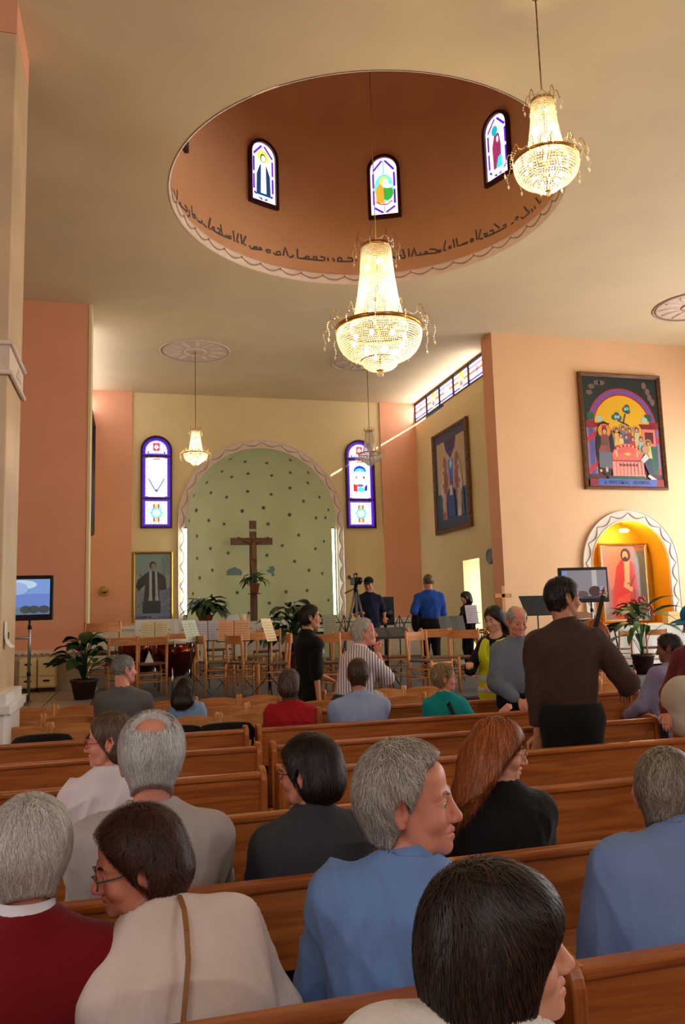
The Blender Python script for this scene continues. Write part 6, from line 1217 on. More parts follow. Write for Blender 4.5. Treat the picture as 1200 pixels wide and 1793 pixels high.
    for q_ in (-1, 1):
        arm(F, q_, -.004); leg(F, q_, -.006); F.cone(An[q_], An[q_]+[0, .12*s, -.045], .034*s, .03*s, .02)
        i = (q_+1)//2; dv = unit(Wr[q_]-El[q_]); vis = arms and arms[i] is not None
        if vis:
            nn = np.cross(dv, r)*-1 if len(arms[i]) < 10 else BT.T @ np.array(arms[i][7:10], float); hand_prims(F, Wr[q_], dv, nn, s*(1 if sex == 'm' else .92), curl[i], .006, q_)
        else: F.ell(Wr[q_]+dv*.06*s, (.035*s, .05*s, .03*s), np.array([np.cross(dv, u), dv, u]) if abs(np.dot(dv, u)) < .9 else None, .02)
    nr = (.058 if sex == 'm' else .048)*s*(1+.25*(girth-1)); F.cone(Nk-u*.03*s, HC+hsz*(np.array([0, -.025, -.04])@B), nr*1.08, nr, .02)
    head_prims(F, HC, B, hsz, sex)
    V, Q = F.mesh(); base = np.array(s2l(SKIN.get(skin, skin) if isinstance(skin, str) else skin)); col = np.tile(base, (len(V), 1))
    hl = ((V-HC)/hsz) @ B.T; nz = wav(V, 40, seed)
    dd = lambda c_, r_: np.exp(-(((hl-np.array(c_))/np.array(r_))**2).sum(1))
    red = .8*dd((0, .1, -.069), (.026, .02, .013))*(1.2 if sex == 'f' else .8)+.35*(dd((.045, .07, -.03), (.03, .04, .03))+dd((-.045, .07, -.03), (.03, .04, .03)))+.4*dd((0, .115, -.035), (.02, .02, .02))+.5*(dd((.082, -.01, 0), (.02, .03, .04))+dd((-.082, -.01, 0), (.02, .03, .04)))
    red = np.clip(red, 0, 1)[:, None]; col = col*(1-red*np.array([.1, .36, .36]))*(1+.05*nz[:, None]); o = link('body', fast_mesh('body', V, Q, np.clip(col, 0, 1)), MT['skin'], t)
    # ---- clothes
    tp = dict(col=(120, 120, 130), sleeve=1.0, neck=.0, d=.016, kind='cotton', hem=-.08, mat=None, wr=.0045); tp.update(top or {})
    dcl = dc*(.75 if q == 'near' else .9); F = Field(lo, hi, [], dcl, dcl); d = tp['d']
    tuck = tp['hem'] > -.1 and pose == 'stand'; torso(F, girth, d, .07, tuck)
    cs = tp['sleeve']
    for q_ in (-1, 1): 
        F.cone(Sh[q_], El[q_] if cs >= .5 else Sh[q_]+(El[q_]-Sh[q_])*max(cs*2, .05), (.055+d)*s*(1 if sex == 'm' else .9), (.046+d*1.1)*s, .036)
        if cs > .5: te = (cs-.5)*2; F.cone(El[q_], El[q_]+(Wr[q_]-El[q_])*te, (.044+d)*s, (.044+(.031-.044)*te+d*.9)*s, .025)
    F.cut(L(0, 0, tp['hem']), -u); hN = Nk+u*(.035-tp['neck'])*s
    F.cone(hN-u*.05*s-f0*(.0)*s, hN+u*.12*s, nr*1.18, nr*1.22, .012, True)
    if tp['neck'] > 0: F.ell(Nk+u*.02*s+f0*.03*s, ((.06+tp['neck'])*s, (.07+tp['neck']*.8)*s, (.03+tp['neck']*.8)*s), BT, .012, True)
    V, Q = F.mesh(); N_ = vnormals(V, Q); w_ = tp['wr']; V = V+N_*(wav(V, 9, seed)*w_*1.6+wav(V*np.array([1, 1, .55]), 26, seed+50)*w_*.6+folds(V, seed, w_*2.2))[:, None]*np.clip((np.linalg.norm(V-Nk, axis=1)-.09*s)/(.09*s), 0, 1)[:, None]
    m_ = tp['mat'] or fabric(tp['col'], tp['kind']); so = link(tp.get('name', 'shirt'), fast_mesh('top', V, Q), m_, t)
    if tp.get('collar'):
        cc = tp['collar']; ax = unit(HC+hsz*(np.array([0, -.02, -.05])@B)-Nk); mb = MB(); nn = 28; V2 = []; x = unit(np.cross(f0, ax)); y = np.cross(ax, x); tl = .0
        c0 = Nk+u*.012*s-f0*.006*s
        for j, (rr, zz) in enumerate(((nr*1.2, -.045), (nr*1.34, -.012), (nr*1.3, .018), (nr*1.22, .044), (nr*1.15, .044), (nr*1.1, .0))):
            for k in range(nn):
                a = 2*math.pi*k/nn; fr_ = max(0, math.sin(a)); V2.append(c0+(x*math.cos(a)+y*math.sin(a))*rr*(1+.12*fr_*(0 < j < 4))+ax*(zz*s*tp.get('ch', 1.0)-.022*fr_*s))
        mb.add(V2, [(j*nn+k, j*nn+(k+1) % nn, (j+1)*nn+(k+1) % nn, (j+1)*nn+k) for j in range(5) for k in range(nn)], None, True); mb.build('collar', fabric(cc), t)
    F = Field(lo, np.array([hi[0], hi[1], zp+.2*s]), [], dcl*1.1, dcl*1.1); tk = .022 if tuck else -.004; F.ell(L(0, -.005, .0), ((.165*girth+tk)*s, (.12*girth+tk)*s, .15*s), BT, .05); F.ell(L(0, .005, .08), ((.155*girth+tk)*s, (.118*girth+tk)*s, .1*s), BT, .05)
    for q_ in (-1, 1): leg(F, q_, .016, .05)
    F.cut(L(0, 0, .085 if tuck else .02), u); V, Q = F.mesh(); V = V+vnormals(V, Q)*(wav(V, 16, seed+9)*.004)[:, None]; link('trousers', fast_mesh('trousers', V, Q), fabric(bottom), t)
    for q_ in (-1, 1):
        a = An[q_]; mb = MB(); mb.ball((a[0], a[1]+.06, .045), (.045*s, .13*s, .045), 12, 8); mb.ball((a[0], a[1]-.01, .075), (.038*s, .055*s, .06), 10, 6); mb.build('shoe', fabric(shoes, 'silk'), t)
    # ---- hair
    if hair: make_hair(t, HC, B, hsz, hair, q, seed, B @ -f0, B @ np.array([0, 0, -1.]))
    # ---- eyes and brows
    for q_ in (-1, 1):
        mb = MB(); c_ = HC+hsz*(np.array([q_*.032, .0792, .0])@B); fr_ = Vector(B[1]); Mx = fr_.to_track_quat('Z', 'Y').to_matrix(); mb.ball(c_, .0122*hsz, 12, 10, M=Mx); 
        for i, f_ in enumerate(mb.f):
            cz = np.mean([np.dot(np.array(mb.v[j])-c_, B[1]) for j in f_])/(.0122*hsz); mb.c[i] = (.01, .008, .006) if cz > .95 else (.06, .035, .02) if cz > .76 else (.5, .46, .43)
        mb.build('eye', MT['eye'], t)
        bc = s2l((hair or {}).get('col', (60, 50, 40))); mb = MB(); g = lambda p: HC+hsz*(np.array(p)@B)
        mb.tube([g((q_*.012, .0975, .022)), g((q_*.03, .093, .029)), g((q_*.05, .077, .023))], [.0035*hsz, .004*hsz, .002*hsz], 6, tuple(c_*.8 for c_ in bc)); mb.build('eyebrow', MT['hair'], t)
    if glasses:
        gm = mat('spectacle_frame', glasses, .3); mb = MB(); g = lambda p: tuple(HC+hsz*(np.array(p)@B))
        for q_ in (-1, 1):
            mb.tube([g((q_*.033+.025*math.cos(a), .112-.006*abs(math.cos(a)), -.004+.019*math.sin(a))) for a in np.linspace(0, 2*math.pi, 21)], .0017*hsz, 6, cap=False)
            mb.tube([g((q_*.058, .105, .004)), g((q_*.075, .05, .006)), g((q_*.084, -.012, .012)), g((q_*.086, -.03, -.004))], .0019*hsz, 6)
        mb.tube([g((-.009, .113, .0)), g((0, .118, .004)), g((.009, .113, .0))], .0016*hsz, 6); mb.build('glasses', gm, t)
    ctx = dict(t=t, P=P, Nk=Nk, HC=HC, B=B, BT=BT, r=r, f=f0, u=u, s=s, Sh=Sh, El=El, Wr=Wr, hsz=hsz, nr=nr, L=L, g=girth)
    if extra: extra(ctx)
    return ctx
def make_hair(t, HC, B, hs, h, q, seed, bk=(0, -1, 0), dn=(0, 0, -1)):
    st = h['style']; th = h.get('t', .008); col = np.array(s2l(h['col'])); col2 = np.array(s2l(h.get('col2', h['col']))); lowz = {'long': -.48, 'bob': -.2, 'shoulder': -.26}.get(st, -.17)
    dv = {'near': .0045, 'mid': .006, 'far': .0075}[q]; ex = .12 if st == 'long' else .04 if st == 'shoulder' else 0; F = Field((-.15-ex, -.22-ex, lowz), (.15+ex, .17, .2), [], dv, dv)
    E = F.ell
    E((0, -.014, .034), (.080+th, .102+th, .094+th), None, .02)
    if st in ('short', 'bald', 'recede', 'crop', 'comb'):
        if st != 'crop': F.cone((0, -.05, -.005), (0, -.036, -.1), .066+th*.7, .05+th*.2, .03)
        E((0, .115, -.045), (.078, .062, .085), None, .012, True); E((0, .11, -.11), (.14, .105, .09), None, .02, True)
        for s_ in (-1, 1): E((s_*.092, -.006, -.01), (.032, .027, .04), None, .008, True)
        F.cut((0, {'recede': .004, 'comb': .012}.get(st, .024), 0), (0, 1, -.55))
        F.cut((0, -.05, -.088 if st != 'crop' else -.07), (0, -.3, -1))
        if st == 'recede': E((0, .105, .035), (.06, .05, .075), None, .02, True); [E((s_*.055, .07, .06), (.03, .05, .04), None, .02, True) for s_ in (-1, 1)]
        if st == 'bald': E((0, h.get('by', -.03), h.get('bz', .14)), (h.get('br', .055), h.get('brl', .075), .06), None, .015, True)
        if st == 'comb': E((0, .055, .105), (.06, .05, .025), None, .02)
    elif st == 'bob':
        E((0, -.035, -.03), (.09+th, .094+th, .12), None, .03); E((0, -.05, -.1), (.082+th, .064+th, .07), None, .03); E((0, .05, .06), (.072, .038+th, .042), None, .03)
        E((0, .12, -.07), (.08, .082, .108), None, .01, True); E((0, .12, -.14), (.13, .1, .1), None, .01, True); F.cut((0, 0, -.15), (0, .25, -1)); E((0, .145, -.1), (.2, .11, .128), None, .012, True)
    elif st in ('puffy', 'bun'):
        E((0, -.045, -.03), (.084+th, .08+th, .09), None, .03); E((0, .115, -.045), (.074, .062, .085), None, .012, True); E((0, .115, -.115), (.14, .105, .09), None, .02, True)
        for s_ in (-1, 1): E((s_*.094, -.004, -.014), (.03, .024, .038), None, .01, True)
        F.cut((0, -.05, -.11), (0, -.2, -1)); F.cut((0, h.get('line', .03), 0), (0, 1, -.6))
        if st == 'bun': E((0, -.125, -.02), (.05, .042, .055), None, .015); E((0, -.1, .03), (.06, .03, .04), None, .02)
    elif st in ('long', 'shoulder'):
        E((0, -.05, -.04), (.084+th, .08+th, .1), None, .03); bk = unit(np.array(bk)*.55+np.array([0, -.8, 0])); dn = np.array(dn); zz_ = -unit(dn); yy_ = unit(-bk-zz_*np.dot(-bk, zz_)); BB = np.array([np.cross(yy_, zz_), yy_, zz_]); bz = .17 if st == 'long' else .09; F.ell(bk*.05+dn*.05, (.1, .075, .12), BB, .04); F.ell(bk*.125+dn*bz, (.125, .05, .2 if st == 'long' else .13), BB, .04); F.ell(bk*.165+dn*bz*1.6, (.12, .045, .17 if st == 'long' else .08), BB, .04)
        if st == 'shoulder':
            for s_ in (-1, 1): E((s_*.07, .0, -.1), (.03, .05, .12), None, .03)
        E((0, .118, -.045), (.072, .062, .09), None, .012, True); E((0, .12, -.13), (.12, .1, .1), None, .02, True); F.cut((0, .035, 0), (0, 1, -.7))
    elif st == 'cap':
        F.f[:] = .5; E((0, -.012, .05), (.088, .108, .085), None, .01); F.cut((0, 0, .035), (0, .15, -1)); E((0, .12, .05), (.07, .075, .008), None, .01)
    elif st == 'hat':
        F.f[:] = .5; E((0, -.012, .07), (.096, .112, .085), None, .01); F.cut((0, 0, .03), (0, 0, -1)); E((0, .0, .035), (.17, .19, .012), None, .012)
        for s_ in (-1, 1): E((s_*.12, 0, .02), (.06, .12, .012), None, .03)
    V, Q = F.mesh()
    if len(V) == 0: return
    N_ = vnormals(V, Q); amp = h.get('amp', .0035)
    if st not in ('cap', 'hat'):
        ang = np.arctan2(V[:, 0], V[:, 1]+.03); V = V+N_*(amp*(wav(V*np.array([1, 1, .35]), h.get('freq', 60), seed)*1.1+.6*np.sin(ang*42+4*wav(V, 20, seed+3))))[:, None]
    c = col[None]*(1+.25*wav(V, 50, seed+1)[:, None]); mix = np.clip(.5+.9*wav(V, 14, seed+2), 0, 1)[:, None]; c = c*(1-mix*.6)+col2[None]*mix*.6
    if h.get('stripe') is not None: pass
    W = lambda p: HC+hs*(p@B)
    if st in ('cap', 'hat'):
        link('cap' if st == 'cap' else 'sun_hat', fast_mesh('headwear', W(V), Q), fabric(h['col']), t); 
        if h.get('under'): make_hair(t, HC, B, hs, h['under'], q, seed)
        return
    link('hair', fast_mesh('hair', W(V), Q, np.clip(c*.75, .002, 1)), MT['hair'], t)
    # strands over the base shape
    n = h.get('n', {'near': 9000, 'mid': 1800, 'far': 0}[q])
    if not n: return
    r = np.random.default_rng(seed+100); ids = r.integers(0, len(V), n); p = V[ids]+r.normal(size=(n, 3))*.002; crown = np.array(h.get('crown', (0, -.05, .13))); seg = 5
    Ls = h.get('len', {'short': .05, 'bald': .04, 'recede': .05, 'crop': .02, 'comb': .05, 'bob': .1, 'puffy': .05, 'bun': .06, 'long': .16, 'shoulder': .12}[st])*r.uniform(.6, 1.2, n)
    gx, gy, gz = np.gradient(F.f, *F.ax); step = Ls/seg; pts = [p]; nr = []; wl = h.get('wild', .35); wob = r.normal(size=(n, 3))*.14*wl/.35+np.stack([wav(p, 34, seed+60+i_) for i_ in range(3)], 1)*wl*1.1; ctr = np.array([0, -.02, 0])
    def samp(p):
        i = [np.clip(np.searchsorted(F.ax[a], p[:, a])-1, 0, len(F.ax[a])-1) for a in range(3)]; i = tuple(i); g = np.stack([gx[i], gy[i], gz[i]], 1); return F.f[i], g/np.maximum(np.linalg.norm(g, axis=1), 1e-6)[:, None]
    crj = crown+r.normal(size=(n, 3))*np.array([.03, .02, .01]); lift = h.get('lift', .003); flow = np.array(h.get('flow', (0, 0, 0)))
    for k in range(seg+1):
        fv, g = samp(p); nr.append(g)
        if k == seg: break
        d = (p-crj); d = d/np.maximum(np.linalg.norm(d, axis=1), 1e-6)[:, None]+np.array([0, 0, -.9 if st in ('long', 'bob', 'shoulder') else -.55])+flow+wob*(.6+.25*k)
        d = d-g*(d*g).sum(1)[:, None]; d /= np.maximum(np.linalg.norm(d, axis=1), 1e-6)[:, None]; p = p+d*step[:, None]; fv, g = samp(p); fv = np.clip(fv, -.02, .02); p = p-g*(fv-(lift+amp)*(1 if k < seg-2 else h.get('tip', 1.2)))[:, None]*.8; pts.append(p)
    pts = np.stack(pts, 1); nr = np.stack(nr, 1)
    if st == 'bald':
        e_ = (pts-np.array([0, h.get('by', -.03), h.get('bz', .14)]))/np.array([h.get('br', .055), h.get('brl', .075), .062]); ok = ((e_**2).sum(2) > 1.05).all(1); pts = pts[ok]; nr = nr[ok]; n = len(pts)
    tan = np.gradient(pts, axis=1); sd = np.cross(tan, nr); sd /= np.maximum(np.linalg.norm(sd, axis=2), 1e-9)[:, :, None]
    wd = h.get('w', .0009 if q == 'near' else .002)*np.linspace(1, .25, seg+1)[None, :, None]; A = pts+sd*wd; Bq = pts-sd*wd; VV = np.stack([A, Bq], 2).reshape(-1, 3); m_ = (seg+1)*2
    k0 = np.arange(n)[:, None]*m_+np.arange(seg)[None]*2; QQ = np.stack([k0, k0+1, k0+3, k0+2], 2).reshape(-1, 4)
    sc = r.uniform(.55, 1.35, (n, 1)); mx = (r.random((n, 1)) < h.get('mix', .3)); cc = np.where(mx, col2[None], col[None])*sc; cc = np.repeat(cc, m_, 0)
    link('hair_strands', fast_mesh('strands', W(VV), QQ, np.clip(cc, .002, 1)), MT['hair'], t)['kind'] = 'stuff'
# ================================================================ THE CONGREGATION
GREY = dict(col=(194, 190, 184), col2=(226, 222, 214), mix=.45)
def strap(c, pts, w, m, name='strap'):
    mb = MB(); P = [Vector(p) for p in pts]
    for a, b in zip(P[:-1], P[1:]): mb.bar(a, b, w, .006, tuple(-c['f']))
    return mb.build(name, m, c['t'])
# --- nearest rows
person('white haired man in a dark red sweater with a white shirt collar', 50, 1497, 2.0, girth=1.12, sw=1.12, pitch=-5, q='near', skin='pink', heading=0,
       top=dict(col=(122, 12, 22), kind='knit', collar=(240, 238, 246), ch=1.5, d=.022, wr=.006), bottom=(50, 48, 52), hair=dict(style='short', t=.016, len=.06, amp=.004, n=12000, **GREY), lean=4)
def e_(c):
    L = c['L']; strap(c, [L(.085, -.06, .565), L(.075, -.125, .535), L(.055, -.172, .49), L(.03, -.196, .43), L(-.01, -.208, .36), L(-.055, -.212, .28), L(-.1, -.21, .2), L(-.145, -.21, .12), L(-.19, -.2, .04), L(-.23, -.17, -.04)], .011, mat('leather_strap', (150, 100, 58), .5), 'bag_strap')
person('woman with short dark brown hair and white top leaning to the left', 240, 1507, 2.02, yaw=94, pitch=-12, roll=-4, nl=.165, side=-20, lean=16, heading=6, sex='f', girth=1.22, sw=1.2, q='near', skin='pink', top=dict(col=(226, 208, 200), d=.02, wr=.0075), glasses=(90, 80, 76), bottom=(40, 40, 44),
       hair=dict(style='puffy', t=.014, col=(52, 26, 18), col2=(96, 48, 32), mix=.25, len=.05, wild=.9, tip=1.5, lift=.003, amp=.007, freq=40, n=12000, line=.016), extra=e_)
person('grey haired man in a blue shirt looking to the right', 716, 1402, 2.0, yaw=-96, pitch=0, roll=0, heading=-12, side=6, lean=5, girth=1.15, sw=1.12, q='near', skin='pink', top=dict(col=(112, 146, 202), collar=(110, 144, 200), d=.022, wr=.0065), bottom=(60, 60, 66),
       hair=dict(style='recede', t=.012, col=(150, 142, 132), col2=(206, 200, 190), mix=.4, len=.055, wild=.5, n=12000, amp=.006, freq=40), hs=1.15)
person('woman with a black bob turning right, nearest to the camera', 872, 1660, 1.24, nl=.12, yaw=-84, pitch=4, roll=2, heading=-10, lean=-3, side=16, sex='f', girth=1.12, sw=1.15, q='near', skin='pale', top=dict(col=(232, 224, 218), neck=.035), bottom=(40, 40, 44),
       hair=dict(style='bob', t=.012, col=(22, 14, 11), col2=(64, 38, 28), mix=.35, len=.1, wild=.5, n=16000, w=.0009, amp=.007, freq=34, lift=.002, tip=.4), hs=1.03)
person('grey haired man in a light blue shirt bent forward at the right edge', 1168, 1380, 2.05, yaw=-6, pitch=-16, heading=-8, lean=26, side=8, neckf=.05, nl=.15, girth=1.2, sw=1.2, q='near', skin='pink', top=dict(col=(118, 142, 190), collar=(118, 142, 190), d=.022, wr=.007), bottom=(60, 60, 70), hair=dict(style='short', t=.006, col=(120, 108, 92), col2=(176, 166, 150), mix=.4, n=10000, wild=.4))
person('white haired man with a bald crown in a pale grey jacket', 265, 1330, 2.75, pitch=-14, girth=1.2, sw=1.18, lean=4, q='near', skin='pink', top=dict(col=(176, 168, 164), collar=(170, 162, 158), d=.024, wr=.007, name='jacket'), bottom=(60, 60, 64), hair=dict(style='bald', t=.016, by=-.08, bz=.118, br=.06, brl=.052, col=(196, 194, 192), col2=(232, 230, 226), mix=.4, len=.06, n=11000, crown=(0, -.03, .13)), hs=1.12)
def e_(c):
    g = lambda p: c['HC']+c['hsz']*(np.array(p)@c['B']); MB().ball(g((.088, -.006, -.045)), .006, 8, 6).build('earring', MT['chrome'], c['t'])
person('woman in red glasses and a white blouse with pinned brown hair', 193, 1297, 3.6, yaw=80, pitch=-4, sex='f', girth=1.1, q='near', skin='pink', top=dict(col=(226, 216, 220), d=.026, wr=.006, name='blouse'), glasses=(150, 30, 26), hair=dict(style='bun', t=.005, col=(86, 64, 48), col2=(140, 112, 86), mix=.35, n=7000, len=.06), extra=e_)
person('dark haired woman in a charcoal top with earrings, looking left', 541, 1352, 2.75, yaw=66, pitch=-2, heading=8, sex='f', girth=1.22, sw=1.22, lean=3, q='near', skin='pink', top=dict(col=(58, 58, 62), d=.022), glasses=(60, 50, 44), hair=dict(style='puffy', t=.014, col=(26, 15, 13), col2=(62, 34, 26), mix=.25, n=9000, len=.055, wild=.6, tip=1.8), extra=e_, hs=1.06)
person('red haired woman with long loose hair, pinned with pearls', 874, 1312, 2.75, yaw=-84, pitch=-12, heading=-8, sex='f', girth=1.0, q='near', skin='pale', top=dict(col=(30, 26, 26)), glasses=(150, 130, 100), hair=dict(style='long', t=.004, col=(138, 66, 26), col2=(196, 110, 48), mix=.4, n=12000, len=.2, wild=.3, amp=.004, w=.0012),
       extra=lambda c: [MB().ball(c['HC']+c['hsz']*(np.array((.09*math.sin(a)*1.0, -.02-.098*math.cos(a), .028+.012*math.cos(a)))@c['B']), .0045, 8, 6).build('pearl', MT['white'], c['t']) for a in np.linspace(.3, 1.3, 7)])
# --- standing people
person('tall standing man in a dark brown shirt, seen from behind', 986, 1047, 4.58, pose='stand', yaw=-58, pitch=-2, heading=-14, girth=1.0, sw=1.0, q='mid', skin='tan', glasses=(90, 90, 90), top=dict(col=(70, 52, 42), collar=(70, 52, 42), d=.02, hem=-.06, sleeve=.97), bottom=(24, 22, 24), hair=dict(style='short', t=.005, col=(24, 16, 13), col2=(44, 32, 26), n=1800), arms=((-.2, .06, -.12, -.3, -.8, 0, 1), (.41, .2, .13, .25, -1, -.6, 1)), curl=(.3, .5))
person('old bald man in a blue grey shirt looking down, standing', 906, 1087, 6.25, pose='stand', yaw=-158, pitch=-18, heading=168, lean=4, girth=1.12, q='mid', skin='pink', top=dict(col=(112, 120, 134), collar=(112, 120, 134), d=.02, sleeve=.9), bottom=(30, 32, 40), hair=dict(style='bald', t=.004, br=.07, brl=.1, by=.02, col=(176, 168, 160), col2=(206, 200, 194), n=900), arms=((-.06, .2, .05, -.6, -.1, -.4, 1), (.06, .21, .03, .6, -.1, -.4, 1)))
def e_(c):
    L = c['L']; strap(c, [L(-.03, .13, .45), L(.0, -.02, .535), L(.03, -.14, .46), L(.1, -.155, .3), L(.17, -.11, .1)], .03, MT['black'], 'bag_strap')
person('woman in a teal top with short fair hair, arm along the pew', 778, 1187, 6.02, yaw=-78, pitch=-4, heading=-20, sex='f', girth=1.12, q='mid', skin='pink', top=dict(col=(14, 142, 142), sleeve=.45), hair=dict(style='short', t=.012, col=(140, 112, 76), col2=(186, 160, 120), mix=.4, n=1800), arms=(None, (.52, -.1, .36, .2, -.3, -.8, 1)), extra=e_)
person('dark haired man in a pale blue shirt, seen from behind', 627, 1182, 6.05, pitch=-4, girth=1.15, sw=1.15, q='mid', skin='tan', top=dict(col=(150, 168, 204), collar=(150, 168, 204), wr=.006), hair=dict(style='short', t=.008, col=(58, 38, 26), col2=(96, 70, 50), n=1600))
person('woman in a red top with a patterned scarf, seen from behind', 507, 1198, 6.05, yaw=-18, sex='f', girth=1.2, sw=1.1, q='mid', skin='pink', top=dict(col=(160, 22, 28), neck=.04), hair=dict(style='puffy', t=.006, col=(62, 42, 36), col2=(120, 96, 84), mix=.35, n=1600, wild=.6),
       extra=lambda c: MB().lathe([(c['nr']*1.25, -.01), (c['nr']*1.6, .015), (c['nr']*1.5, .05), (c['nr']*1.2, .06)], 20, tuple(c['Nk']), cap=False).build('scarf', fabric((70, 62, 56)), c['t']))
MT['stripe'] = striped((232, 226, 226), (110, 70, 84), 34, 1)
person('white haired man in a striped shirt holding his chin', 638, 1107, 6.85, pose='stand', yaw=-82, pitch=2, heading=-72, lean=14, girth=1.2, q='mid', skin='pink', top=dict(mat=MT['stripe'], collar=(228, 222, 222), sleeve=.55, d=.022), bottom=(44, 46, 60), hair=dict(style='recede', t=.008, col=(196, 186, 174), col2=(226, 220, 210), n=1600), arms=((-.12, .34, .16, -.5, .1, -.8, 1), (.02, .2, .545, .5, .2, -.9, 1)), curl=(.4, .9))
person('young man in black walking to the right in front of the stage', 543, 1081, 8.2, pose='stand', yaw=-78, heading=-75, lean=2, girth=.95, q='mid', skin='tan', top=dict(col=(14, 14, 16), sleeve=.55, hem=-.16, collar=(14, 14, 16)), bottom=(16, 16, 18), hair=dict(style='short', t=.01, col=(16, 13, 12), col2=(30, 24, 22), n=1300, wild=.6), arms=((-.18, .34, .06, -.3, -.5, -.6, 1), (.22, .02, -.12, .3, -.8, 0, 1)), curl=(.4, .7), legs=(.12, -.12))
person('grey haired man in a grey sweater seated beside the plant', 217, 1173, 7.2, yaw=-62, heading=-14, girth=1.15, sw=1.1, q='mid', skin='pink', top=dict(col=(96, 94, 94), kind='knit'), bottom=(40, 42, 50), hair=dict(style='crop', t=.002, col=(128, 124, 120), col2=(170, 166, 160), n=1800, len=.018))
person('dark haired girl in a light blue top seated near the stage', 325, 1207, 7.25, yaw=-28, pitch=-14, side=-8, sex='f', girth=.9, q='mid', skin='pale', top=dict(col=(128, 160, 200), sleeve=.3), hair=dict(style='shoulder', t=.006, col=(36, 20, 18), col2=(64, 36, 30), n=1400))
person('cameraman in a navy polo shirt and black cap', 646, 1023, 13.0, pose='stand', yaw=168, pitch=-16, heading=170, floor=STZ, q='far', skin='tan', top=dict(col=(24, 28, 54), sleeve=.4, collar=(24, 28, 54), hem=-.12), bottom=(40, 42, 52), hair=dict(style='cap', col=(16, 16, 20), under=dict(style='crop', t=.0, col=(30, 22, 18))), arms=((-.26, .12, .1, -.3, -.5, -.6, 1), (.2, .3, .2, .3, -.5, -.6, 1)))
def e_(c):
    L = c['L']; mb = MB(); mb.ball(L(-.26, -.0, .02), (.07, .1, .16), 12, 8); mb.ball(L(-.25, .02, .16), (.05, .07, .08), 10, 6); mb.build('folded_jacket', fabric((18, 18, 20)), c['t'])
person('man in a bright blue shirt on the stage, seen from behind', 750, 1019, 12.0, pose='stand', yaw=14, heading=-6, floor=STZ, q='far', skin='tan', girth=1.1, sw=1.08, top=dict(col=(34, 72, 158), sleeve=.48, hem=-.05, d=.02), bottom=(20, 20, 24), hair=dict(style='crop', t=.004, col=(112, 84, 58)), arms=((-.24, .12, .14, -.4, -.7, -.4, 1), None), extra=e_)
person('dark haired musician in black beside the doorway', 816, 1046, 12.9, pose='stand', yaw=98, pitch=-14, heading=100, floor=STZ, q='far', skin='pale', sex='f', top=dict(col=(18, 18, 22)), bottom=(18, 18, 20), hair=dict(style='bob', t=.0, col=(14, 11, 11)))
def e_(c):
    P, L = c['P'], c['L']; s = c['s']; BT = c['BT']
    def vest(x):
        F = Field(P-[.45, .4, .3], P+[.45, .4, .7], [], .013, .013); F.ell(L(0, .02, .33), ((.19+x)*s, (.18+x)*s, (.2+x)*s), BT, .05); F.ell(L(0, .01, .12), ((.205+x)*s, (.185+x)*s, .24*s), BT, .05); F.ell(L(0, 0, -.05), ((.22+x)*s, (.19+x)*s, .17*s), BT, .05); F.cone(L(-.1, 0, .44), L(.1, 0, .44), (.08+x)*s, (.08+x)*s, .04)
        return F
    F = vest(0); F.cut(L(0, 0, -.18), -c['u']); F.cone(L(0, .02, .45), L(0, .02, .65), .085*s, .1*s, .01, True); F.ell(L(0, .2, .5), (.05*s, .12*s, .2*s), BT, .02, True)
    for q_ in (-1, 1): F.ell(c['Sh'][q_]-c['u']*.06*s+c['r']*q_*.04*s, (.045*s, .08*s, .09*s), BT, .02, True)
    V, Q = F.mesh(); V = V+vnormals(V, Q)*(wav(V, 14, 3)*.005)[:, None]; v = link('safety_vest', fast_mesh('vest', V, Q), mat('hi_vis', (206, 214, 20), .6), c['t'])
    for z in (-.03, .09):
        F = vest(.007); F.cut(L(0, 0, z), -c['u']); F.cut(L(0, 0, z+.05), c['u']); V, Q = F.mesh(); link('reflective_band', fast_mesh('band', V, Q), mat('reflective', (200, 214, 230), .3, metal=.2), v)
person('dark haired woman in a yellow safety vest, looking down', 866, 1083, 7.2, pose='stand', yaw=140, pitch=-20, heading=130, sex='f', q='mid', skin='pale', top=dict(col=(22, 20, 26), neck=.02, d=.006), bottom=(40, 40, 50), hair=dict(style='shoulder', t=.006, col=(26, 16, 15), col2=(50, 30, 26), n=1500), arms=((-.1, .3, .1, -.4, -.2, -.7, 1), (.14, .36, .26, .5, -.2, -.8, 1)), curl=(.4, .5), extra=e_)
person('dark haired man in a lavender shirt leaning left at the right edge', 1172, 1135, 6.3, yaw=80, pitch=-8, heading=10, lean=6, side=15, q='mid', skin='brown', top=dict(col=(140, 134, 166)), bottom=(34, 34, 46), hair=dict(style='short', t=.006, col=(30, 18, 16), n=1300))
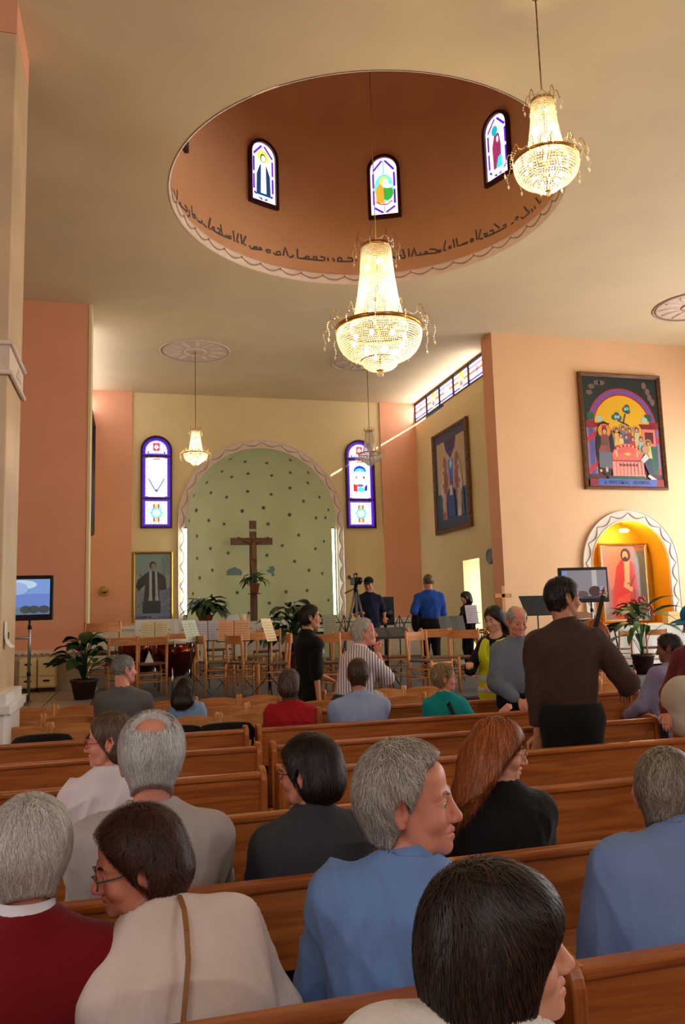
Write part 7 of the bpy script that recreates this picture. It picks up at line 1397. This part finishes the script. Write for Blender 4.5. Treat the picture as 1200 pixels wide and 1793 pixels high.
def e_(c):
    L, P = c['L'], c['P']; s = c['s']; F = Field(P-[.5, .6, .3], P+[.5, .7, .6], [], .012, .012); F.ell(L(.06, .25, .17), (.19*s, .1*s, .2*s), c['BT'], .03); F.ell(L(.06, .25, .03), (.2*s, .11*s, .12*s), c['BT'], .03); V, Q = F.mesh(); V = V+vnormals(V, Q)*(wav(V, 14, 5)*.006)[:, None]
    b = link('tote_bag', fast_mesh('bag', V, Q), fabric((226, 220, 206)), c['t']); strap(c, [L(.0, .3, .34), L(-.06, .2, .46), L(-.06, .02, .53), L(-.02, -.12, .45)], .03, fabric((36, 52, 50)), 'bag_strap'); MB().obox(L(-.02, .36, .24), (.05, .01, .03), Matrix.Rotation(.2, 3, 'Z')).build('bag_buckle', MT['black'], b)
person('woman in a blue sun hat and maroon sweater with a white bag', 1220, 1090, 4.75, pose='stand', yaw=120, pitch=-14, heading=118, lean=10, sex='f', girth=1.12, q='mid', skin='pink', top=dict(col=(124, 50, 62), kind='knit', sleeve=.98), bottom=(40, 50, 110), hair=dict(style='hat', col=(28, 120, 150), under=dict(style='puffy', t=.0, col=(110, 90, 70))), arms=((-.12, .32, .02, -.5, -.2, -.6, 1), (.2, .3, .1, .5, -.2, -.7, 1)), extra=e_)

# --- belongings
p = onY(1012, 1640, 1.98); t = thing('black_bag', 'crumpled black bag on the pew seat beside the light blue shirt', 'bag', (p[0], 1.98, .45)); F = Field((-.25, -.2, -.05), (.25, .2, .3), [], .012, .012); F.ell((0, 0, .07), (.17, .11, .08), None, .03); F.ell((.05, .02, .12), (.09, .08, .07), None, .04); F.cut((0, 0, .0), (0, 0, -1)); V, Q = F.mesh(); V = V+vnormals(V, Q)*(wav(V, 22, 4)*.01)[:, None]; V[:, 2] = np.maximum(V[:, 2], .002); link('bag_body', fast_mesh('bag', V, Q), fabric((18, 18, 20)), t)
mb = MB(); mb.tube([(-.1, 0, .1), (-.14, .02, .2), (0, .04, .22), (.1, .02, .14)], .01, 6); mb.build('bag_handle', MT['black'], t)
p = onY(683, 1215, 6.95); t = thing('checked_jacket', 'black and white checked jacket over a chair, right of the striped shirt', 'jacket', (p[0], 7.5, .0)); F = Field((-.25, -.2, .3), (.25, .2, 1.0), [], .014, .014); F.ell((0, 0, .8), (.13, .09, .1), None, .05); F.ell((.0, .0, .64), (.12, .08, .2), None, .05); V, Q = F.mesh(); V = V+vnormals(V, Q)*(wav(V, 18, 4)*.012)[:, None]; link('folded_cloth', fast_mesh('jacket', V, Q), striped((196, 200, 196), (26, 32, 34), 26, 0), t)
print('SCRIPT SECONDS', time.time()-T0, 'objects', len(bpy.data.objects))
